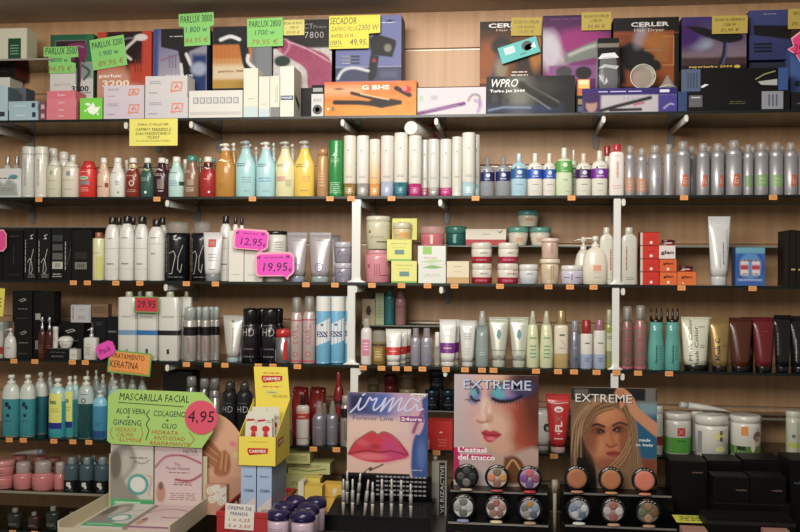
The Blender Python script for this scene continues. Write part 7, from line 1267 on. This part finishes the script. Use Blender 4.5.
mb = MB(); mb.box(fx0+.02, fx1-.01, -.012, -.002, bz+.012, bh_+.002, K); mb.build('rack_back', t)
mb = MB(); mb.box(fx0-.002, fx1+.002, -.156, -.15, 0, bz+.001, K, .001); mb.build('front_lip', t)
mb = MB(); S = surf_flat(-.0125)
for i in range(12):
    for j in range(5): s_rect(mb, S, -.03+.0125*i, -.021+.0125*i, bz+.026+.013*j, bz+.031+.013*j, M('#8a8d90'), .0004)
mb.build('shade_labels', t)
def pencil(x_, ytop, Y, lab, tilt=0):
    c = at(x_, 510, Y); z = CZ+.0004+(bz-.008)+(.02/.15)*max(0, min(.15, (Y-(IY-.15))))+.0006; h = zpx(x_, ytop, Y)-z; r = thing('eyeliner_pencil', lab, 'pencil', (c.x, Y, z), 0, 'eyeliner pencils in the black rack'); r.rotation_euler.y = math.radians(tilt)
    mm = M('#c4bcb0', .3, .2); g = M('#dcd8d0', .3, .1)
    mb = MB(); mb.loft([(.0, .0045, .0045), (h*.32, .0048, .0048), (h*.36, .0052, .0052)], mm, 14); mb.build('cap', r)
    mb = MB(); mb.loft([(h*.362, .0054, .0054), (h*.68, .005, .005), (h*.7, .0034, .0034)], M('#a9aba8', .3, .2), 14); mb.build('barrel', r)
    mb = MB(); mb.loft([(h*.702, .0032, .0032), (h*.96, .0028, .0028), (h, .0018, .0018)], g, 12); mb.build('tip_cover', r)
names = ['first', 'second', 'third', 'fourth', 'fifth', 'sixth', 'seventh', 'eighth']
for i, (x_, yt, tl) in enumerate([(343.3, 479, 0), (352.5, 479, 0), (364.5, 479.5, 6), (372.5, 482, 0), (381.8, 479, 0), (391.5, 479, 0), (401, 480, 0), (411, 484, -1)]):
    pencil(x_, yt, -.585, 'silver eyeliner pencil, %s of the front row counted from the jars' % names[i], tl)
pencil(347, 471, -.50, 'silver eyeliner pencil standing behind the first front one'); pencil(357.5, 473, -.505, 'leaning silver eyeliner pencil in the second row of the rack', 5)
# ---- compacts and EXTREME displays
def compact(x_, y_, Y, zl_, rad, pans, back, ground, lab, tabc):
    """round make-up compact propped open: black case, clear lid ring, tray with colour pans"""
    c = at(x_, y_, Y); z = zl_+.0006; r = thing('makeup_compact', lab, 'make-up compact', (c.x, Y, z), 0, 'round make-up compacts'); R = rad
    def ring(rs, mat, seg=28, zc=R+.002): mb = MB(); mb.loft(rs, mat, seg); face_cam(mb); mb.v = [(a, b, c_+zc) for a, b, c_ in mb.v]; return mb
    ring([(-.006, R*.94, R*.94), (-.003, R, R), (.006, R, R), (.009, R*.96, R*.96), (.009, R*.8, R*.8)], M('#0c0d0f', .15, 0, 'coat')).build('case', r)
    ring([(.0091, R*.8, R*.8), (.0098, R*.78, R*.78)], M(ground, .25, .3), 28).build('tray', r)
    for i, col_ in enumerate(pans):
        n = len(pans); mb = MB()
        if n == 1: mb.loft([(.0098, R*.78, R*.78), (.011, R*.74, R*.74), (.0114, R*.5, R*.5)], M(col_, .6), 26)
        else:
            a = math.pi/2+2*math.pi*i/n; q = R*(.31 if n > 4 else .34); mb.loft([(.0098, q, q), (.0112, q*.92, q*.92), (.0116, q*.5, q*.5)], M(col_, .55), 18, 2, cx=R*.46*math.cos(a), cy=R*.46*math.sin(a))
        face_cam(mb); mb.v = [(a, b, c_+R+.002) for a, b, c_ in mb.v]; mb.build('colour_pan', r)
    mb = MB(); S = lambda u, v, off: (u, -.0092-off, v+R+.002); S.curved = False
    for k in range(5):
        a = math.radians(125-17*k); q = R*.91; s_line(mb, S, [(q*math.cos(a)-.0018, q*math.sin(a)), (q*math.cos(a)+.0018, q*math.sin(a))], .0016, M('#c9c9c4', .3), .0004)
    mb.build('rim_lettering', r)
    mb = MB(); mb.loft([(0, R*.5, .008), (.003, R*.5, .008), (.005, R*.42, .006)], M(tabc, .4), 20, cy=-.02); mb.build('lower_case', r)
def stand(xa, xb, u_y, l_y, lab, Yu, Yl, cxs):
    X = (at(xa, 490, Yu).x+at(xb, 490, Yu).x)/2; hw = (at(xb, 490, Yu).x-at(xa, 490, Yu).x)/2; t = thing('compact_stand', lab, 'display stand', (X, -.6, CZ+.0004)); zu = zpx((xa+xb)/2, u_y, Yu-.03)-CZ; zl_ = zpx((xa+xb)/2, l_y, Yl-.03)-CZ
    mb = MB(); mb.box(-hw, hw, Yu-.03+.6, -.455+.6, 0, zu, K, .002); mb.build('upper_tier', t)
    mb = MB(); mb.box(-hw, hw, Yl-.035+.6, Yu-.0305+.6, 0, zl_, K, .002); mb.build('lower_tier', t)
    for nm, y, z in (('upper_rail', Yu-.03+.6, zu), ('lower_rail', Yl-.035+.6, zl_)):
        mb = MB(); mb.box(-hw*.96, hw*.96, y-.0008, y+.003, z-.0055, z-.0006, M('#8f8c84', .25, .5)); mb.build(nm, t)
    return t, CZ+.0004+zu, CZ+.0004+zl_, hw
def poster(x0, x1, yt, Y, art, build_text, name, lift, label):
    a0 = at(x0, 430, Y).x; a1 = at(x1, 430, Y).x; w = a1-a0; t = thing('poster', label, 'poster', ((a0+a1)/2, Y, lift)); X = 0; z1 = zpx((x0+x1)/2, yt, Y)-lift; z0 = 0; y = 0
    mb = MB(); mb.box(X-w/2, X+w/2, y, y+.004, z0, z1, M('#b9b0aa', .5)); mb.build('poster_board', t); paint_mesh(name, art, X-w/2, X+w/2, z0, z1, y, t)
    H = z1-z0
    def S(u, v, off): return (X+u*w, y-.0004-off, z0+v*H)
    S.curved = False; lp = MB(); build_text(lp, S); lp.build('poster_lettering', t)
p = Paint(118, 150, '#d2c2bc')          # pale face with blue and violet eye make-up; 84 x ~116 px on the photograph
k = 100/116
def q(x, y): return (x, y*k)
p.grad('#c4b6bc', '#bfa49c', 60); p.blob([q(.3, -.05), q(1.05, -.05), q(1.05, .9), q(.8, .82), q(.58, .84), q(.4, .78), q(.33, .7), q(.32, .6), q(.34, .55), q(.27, .5), q(.24, .45), q(.27, .38), q(.25, .26), q(.22, .15)], '#d9b29c', .03)
p.ell(.3, .4*k, .16, .3, '#d2a8a4', .9, 0, .8); p.ell(.95, .5*k, .45, .4, '#a84426', .95, 0, .95); p.ell(.98, .05*k, .3, .14, '#3a2028', .8); p.ell(1.0, .2*k, .2, .4, '#6d3220', .8); p.ell(.86, .1*k, .2, .12, '#4a3038', .7); p.ell(.5, .55*k, .18, .16, '#ddb8a0', .9, 0, .8); p.ell(.38, .4*k, .06, .14, '#e4c8b8', .7); p.ell(.55, .75*k, .14, .08, '#cfa48c', .8)
p.poly([q(.6, .86), q(.8, .8), q(1.05, .66), q(1.05, 1.2), q(.5, 1.2)], '#6a3526', .04); p.blob([q(.4, .75), q(.6, .84), q(.95, .74), q(1.02, .9), q(.7, 1.2), q(.45, 1.2)], '#bda094', .06); p.rect(0, .82, .55, 1, '#c4b4b2', .08)
p.ell(.62, .19*k, .2, .08, '#6a5fa0', .6, -8); p.ell(.55, .18*k, .1, .06, '#58b0bc', .7, -10); p.ell(.68, .17*k, .1, .05, '#a884b0', .6, -5, .9); p.ell(.82, .15*k, .14, .06, '#4a3f70', .7, -18); p.ell(.25, .22*k, .07, .08, '#7a86b8', .7, 20); p.ell(.24, .18*k, .04, .04, '#66aebc', .7)
p.line(p.curve([q(.46, .25), q(.55, .275), q(.68, .265), q(.8, .215)]), .035, '#1a1420', .02); 
for i in range(9): p.line([q(.5+.033*i, .27), q(.49+.036*i, .295+.005*(i % 2))], .009, '#1a1420', .006)
p.line(p.curve([q(.2, .235), q(.25, .275), q(.3, .27)]), .024, '#221c2c', .015)
for i in range(4): p.line([q(.2+.03*i, .26), q(.13+.04*i, .27+.012*i)], .008, '#2a2430', .006)
p.line(p.curve([q(.2, .1), q(.26, .13), q(.29, .19)]), .035, '#4f4a68', .03); p.line(p.curve([q(.46, .13), q(.6, .08), q(.8, .08)]), .035, '#55485c', .04)
p.ell(.3, .46*k, .05, .035, '#dcb4a4', .8); p.line(p.curve([q(.28, .485), q(.33, .5), q(.4, .485)]), .02, '#a4685a', .03); p.ell(.42, .46*k, .04, .04, '#c08c78', .9); p.line(p.curve([q(.4, .3), q(.38, .4), q(.43, .46)]), .03, '#cfa896', .04)
p.blob([q(.33, .6), q(.38, .575), q(.43, .59), q(.48, .58), q(.56, .62), q(.5, .67), q(.43, .705), q(.37, .68)], '#c23a4e', .02); p.line(p.curve([q(.335, .605), q(.43, .63), q(.56, .62)]), .014, '#7d1c30', .012); p.ell(.44, .665*k, .05, .015, '#e07a84', .7)
p.blob([q(.6, .86), q(.72, .84), q(.82, .92), q(.85, 1.1), q(.6, 1.1)], '#7a4a2c', .03); p.line(p.curve([q(.62, .98), q(.7, .88), q(.8, 1.0)]), .02, '#c9a06a', .01); p.ell(.82, 1.05*k, .06, .06, '#a81c2a', .4)
p.rect(0, .765*k, .07, 1.1*k, '#c0246a', .01); p.im = p.im**1.15*.95
def tx1(lp, S):
    s_text(lp, S, 'EXTREME', .02, 1-.105*k, .085, M('#3a3a58', .5), 'bold', .81, 0, .0005); s_text(lp, S, 'EXTREME', .01, 1-.1*k, .08, M('#b9c4dc', .5), '', .8, 0, .0009)
    s_lines(lp, S, .2, .42, 1-.16*k, 1-.145*k, 1, M('#c9c4d0')); s_rect(lp, S, -.46, -.14, 1-.8*k, 1-.765*k, M('#c0246a', .5), .0004); s_rect(lp, S, -.46, -.05, 1-.88*k, 1-.835*k, M('#c0246a', .5), .0004)
    s_text(lp, S, "L'estasi", -.28, 1-.785*k, .05, M('#efe6ea', .5), 'bold', .34); s_text(lp, S, 'del trucco', -.23, 1-.865*k, .05, M('#efe6ea', .5), 'bold', .44)
t1, zu, zl1, hw = stand(449, 549, 491.5, 523, 'black two tier compact stand under the pale woman poster', -.53, -.61, 0)
poster(454, 538.5, 375, -.50, p, tx1, 'pale_woman_picture', zu+.0005, 'EXTREME poster of a pale woman with blue eye shadow')
mb = MB(); mb.box(-.115, -.055, -.0462, -.0452, .0, .02, M('#c9502a')); mb.box(-.03, .07, -.0462, -.0452, .008, .015, M('#8a8a8a')); mb.build('front_print', t1)
G5 = 'clear lidded compact with '
for a in [(466.5, zu, -.545, ['#3a3c3a', '#4a4440', '#6a645c', '#2a2c30'], '#25272a', 'dark compact with smoky grey pans, end of the upper tier under the pale woman', '#b9a68c'), (497, zu, -.545, ['#7a6a4c', '#c9785c', '#8a5a50', '#b8863c'], '#c4bcb8', 'compact with brown and gold pans, middle of the upper tier under the pale woman', '#9a4034'), (529.5, zu, -.545, ['#c05a68', '#7a4a8a', '#5c4a7c', '#8a4a6a'], '#b9a8b8', 'compact with pink and violet pans, upper tier beside the red tube', '#c0283a'),
          (463.5, zl1, -.622, ['#6f726e', '#8a8c88', '#5c5e5c', '#a3a6a2'], '#c8cac8', 'compact with grey pans, end of the lower tier under the pale woman', '#7d8cb4'), (496.5, zl1, -.622, ['#9a5a58', '#6d5458', '#8a6a5c', '#7a5a54', '#a07a70'], '#d0c4c4', 'compact with five dusky rose pans, middle of the lower tier', '#d8c09a'), (530, zl1, -.622, ['#a8783c', '#6a6c6c', '#8a8478', '#4a5460', '#7c8a9a'], '#a8b4c4', 'compact with ochre and blue grey pans, lower tier nearer the blonde woman display', '#a88a6a')]:
    compact(a[0], 500, a[2], a[1], .0345 if a[1] == zu else .0335, a[3], None, a[4], a[5], a[6])
p = Paint(120, 142, '#7a5c42'); k = 87/100
p.grad('#7d6046', '#8a6648', 70); p.rect(0, 0, 1, .13, '#26221f', .02); p.rect(.04, .02, .2, .1, '#6a645c', .03); p.rect(.86, .0, .98, .13, '#77716e', .02); p.rect(.7, .03, .84, .1, '#1c1c22', .02)
p.rect(.72, .2*k, 1, .8*k, '#1f6688', .03); p.rect(.78, .16*k, 1, .3*k, '#7d9aa4', .06); p.rect(.6, .8*k, 1, 1, '#8a4a34', .05); 
p.blob([q(.02, .35), q(.15, .18), q(.35, .1), q(.6, .14), q(.74, .35), q(.78, .6), q(.8, 1.2), q(.0, 1.2)], '#8f6f50', .04)
p.line(p.curve([q(.3, .14), q(.12, .4), q(.08, .8), q(.05, 1.1)]), .06, '#b08c66', .05, .8); p.line(p.curve([q(.24, .2), q(.06, .5), q(.02, .9)]), .03, '#5a422e', .03)
p.blob([q(.2, .6), q(.19, .4), q(.26, .22), q(.42, .16), q(.58, .22), q(.65, .4), q(.64, .62), q(.58, .8), q(.48, .92), q(.36, .9), q(.26, .78)], '#c27c52', .03); p.ell(.36, .3*k, .14, .1, '#d09060', .9, 0, .8); p.ell(.3, .66*k, .08, .09, '#cf8a60', .9, 0, .8)
p.blob([q(.07, .75), q(.12, .55), q(.18, .68), q(.28, .88), q(.3, 1.2), q(.08, 1.2)], '#17130f', .03)
for x_, y_ in ((.315, .5), (.565, .475)):
    p.ell(x_, (y_-.01)*k, .085, .05, '#8a4e34', .9); p.ell(x_, y_*k, .05, .02, '#b99682', .3); p.ell(x_+.005, y_*k, .026, .024, '#1a100c', .2); p.line(p.curve([q(x_-.07, y_+.008), q(x_, y_-.026), q(x_+.07, y_+.002)]), .026, '#1a0f0b', .016); p.line(p.curve([q(x_-.06, y_+.012), q(x_, y_+.026), q(x_+.06, y_+.01)]), .014, '#3a2016', .014)
p.ell(.24, .55*k, .08, .2, '#8a4e30', .9, 0, .8); p.ell(.62, .6*k, .06, .2, '#8e5234', .9, 0, .8); p.ell(.44, .86*k, .16, .06, '#8e5234', .9, 0, .7)
p.line(p.curve([q(.22, .455), q(.3, .42), q(.39, .445)]), .024, '#2e1a10', .015); p.line(p.curve([q(.49, .43), q(.57, .395), q(.65, .42)]), .024, '#4a2e1c', .015)
p.line(p.curve([q(.45, .46), q(.48, .58), q(.5, .63)]), .03, '#b06a44', .04); p.line(p.curve([q(.42, .65), q(.47, .675), q(.53, .645)]), .022, '#8a4a30', .02); p.ell(.5, .75*k, .085, .032, '#a8483c', .3); p.line([q(.42, .75), q(.58, .745)], .012, '#6a2420', .01)
p.blob([q(.14, .5), q(.18, .3), q(.32, .19), q(.5, .15), (.64, .2*k), q(.7, .42), q(.62, .3), q(.52, .235), q(.4, .26), q(.28, .35), q(.22, .5)], '#84623f', .03)
for i in range(5): p.line(p.curve([q(.5, .16+.02*i), q(.34-.01*i, .2+.03*i), q(.2-.01*i, .42+.03*i)]), .012, '#b08a5e' if i % 2 else '#5e4229', .012, .8)
for i in range(7): p.line(p.curve([q(.7, .4+.05*i), q(.6, .7+.03*i), q(.3+.02*i, 1.02)]), .012, '#c49a70' if i % 2 else '#7a5638', .012, .8)
for i in range(8): p.line(p.curve([q(.35-.02*i, .13+.01*i), q(.16-.015*i, .4), q(.14-.02*i, .8)]), .01, '#c9a67c' if i % 2 else '#6a4c34', .01, .7)
for i in range(6): p.line(p.curve([q(.6+.02*i, .22), q(.7+.012*i, .5), q(.72+.012*i, 1.1)]), .012, '#a8845c' if i % 2 else '#654830', .01, .8)
p.blob([q(.5, .08), q(.54, .0), q(.62, .01), q(.72, .1), q(.8, .24), q(1.02, .42), q(1.02, .56), q(.8, .4), q(.7, .3), q(.64, .18), q(.58, .24), q(.56, .16)], '#cc8e68', .02)
for i in range(3): p.line([q(.54+.03*i, .03), q(.57+.03*i, .14)], .008, '#9a5c40', .008)
p.im = p.im**1.12*.9
def tx2(lp, S):
    s_text(lp, S, 'EXTREME', -.115, 1-.125*k, .08, M('#2a2422', .5), 'bold', .67, 0, .0004); s_text(lp, S, 'EXTREME', -.12, 1-.12*k, .08, M('#d8d4cc', .5), '', .66, 0, .0009)
    s_text(lp, S, 'made', .36, 1-.585*k, .03, M('#d4dce0', .5), 'bold', .13); s_text(lp, S, 'in Italy', .36, 1-.645*k, .032, M('#d4dce0', .5), 'bold', .2)
t2, zu2, zl2, hw = stand(561, 672, 494, 526, 'black two tier compact stand under the blonde woman poster', -.53, -.61, 0)
poster(571, 657, 388, -.50, p, tx2, 'blonde_woman_picture', zu2+.0005, 'EXTREME poster of a blonde woman with her hand on her head')
mb = MB(); mb.box(-.1, -.02, -.0462, -.0452, .0, .012, M('#a0402a')); mb.build('front_print', t2)
for a in [(576.5, zu2, -.545, ['#a8643c'], '#a89a90', 'terracotta powder compact nearer the red tube', '#b07a5c'), (610.5, zu2, -.545, ['#b06a3c'], '#9a8c80', 'bronze powder compact, middle of the upper tier', '#c08a5c'), (644, zu2, -.545, ['#cc7058'], '#c9b4a8', 'coral pink powder compact nearer the white pots', '#c97a5c'),
          (578.5, zl2, -.622, ['#8a98ac', '#6f7f98', '#a8acb4', '#4f5f74', '#b4b8bc'], '#9fa9b4', 'compact with silver blue pans, lower tier nearer the pale woman display', '#c9ccc4'), (613, zl2, -.622, ['#9a5c4c', '#a8a0a0', '#8f4f44', '#b4acac'], '#a89c9c', 'compact with brick and grey pans, middle of the lower tier under the blonde woman', '#b08a70'), (648, zl2, -.622, ['#8a6a44', '#5f6a4a', '#9a7a5c', '#6a4c34'], '#7a7260', 'compact with olive and brown pans, lower tier nearer the black cases', '#a8846a')]:
    compact(a[0], 500, a[2], a[1], .0345 if a[1] == zu2 else .0335, a[3], None, a[4], a[5], a[6])
mb = MB(); c = at(554.8, 500, -.56); r = thing('lip_gloss', 'slim cream tube standing between the two compact stands', 'tube', (c.x, -.56, CZ+.0004)); h = zpx(555, 480, -.56)-CZ
mb.loft([(0, .005, .005), (h*.75, .006, .005), (h*.76, .0085, .005)], M('#b4a890', .4), 14); mb.build('body', r); mb = MB(); mb.loft([(h*.761, .0088, .0055), (h, .0088, .0055)], M('#8a8070', .35), 14); mb.build('cap', r)
# ---- black cases
CUR.update(shelf=8, z=CZ, group='black cosmetic cases on the counter', front=-.52)
BK = dict(c='#0d0c0c', side='#090808', top='#141211', rough=.35); TX = lambda u, v, w_=.3: [('t', 'maybe', u, v, .1, '#8a6a5c', '', w_), ('s', [(-.46, .97), (.46, .97)], .006, '#2a2826')]
def case(x0, x1, yt, lab, Y, d, on=None, pr=None, nm=None, z=None, x_=0):
    CUR['front'] = Y; item('box', x0, x1, yt, lab, b=0, d=d, on=on, nm=nm, name='cosmetic_case', cat='case', pr=pr or [('s', [(-.46, .97), (.46, .97)], .006, '#262422')], **BK)
case(671, 707, 483, 'black case under the tall one at the end by the blonde woman stand', -.515, .1, nm='ca')
case(671, 707, 461.5, 'tall black case with brown print nearest the blonde woman stand', -.52, .1, on='ca', pr=TX(.24, .5))
case(712, 790, 503, 'long low black case carrying the two square ones', -.575, .12, nm='cb')
case(713, 749.5, 477, 'square black case with pale print, nearer the tall one', -.57, .07, on='cb', pr=TX(.28, .48), nm='cc')
case(750.5, 786, 477, 'square black case with pale print, nearer the edge', -.57, .07, on='cb', pr=TX(.26, .48), nm='cd')
case(708.5, 742, 461, 'black case behind the square ones, nearer the tall one', -.45, .1)
case(743, 782, 460, 'black case behind the square ones, nearer the edge', -.45, .1)
case(790, 830, 461, 'tall black case cut by the edge with a faint blue print', -.53, .12, pr=[('t', 'maybe', -.3, .72, .05, '#4a5a74', '', .2)])
case(706, 796, 520.5, 'low black front drawer unit at the counter edge', -.70, .10, pr=[('r', -.5, .5, .86, .96, '#1c1a19')], nm='ce')
for x0, x1, w_ in [(683, 708, 'nearer the yellow card'), (764, 790, 'nearer the edge')]:
    CUR['front'] = -.74; item('box', x0, x1, 531, 'flat dusty pink box at the counter front, ' + w_, b=0, d=.03 if x0 > 700 else .05, name='pink_box', c='#a8786a', pr=[('r', -.4, .4, .3, .7, '#b08a7c')])
r = REF['flat dusty pink box at the counter front, nearer the yellow card']
case(679, 708, 524, 'low black case lying under the yellow card', -.66, .09, nm='cf')
r = REF['cf']; t = thing('price_card', 'yellow handwritten card lying on the low black case', 'price card', (P(692, 518, -.62).x, r['Y'], r['z1']+.0006), 0)
mb = MB(); mb.box(-.045, .045, -.036, .036, 0, .0012, M('#d8d42c', .6)); mb.build('card', t)
mb = MB(); S = lambda u, v, off: (u, v, .0012+off); S.curved = False; s_lines(mb, S, -.036, .036, -.026, .026, 3, M('#5a5a1c')); mb.build('lettering', t)
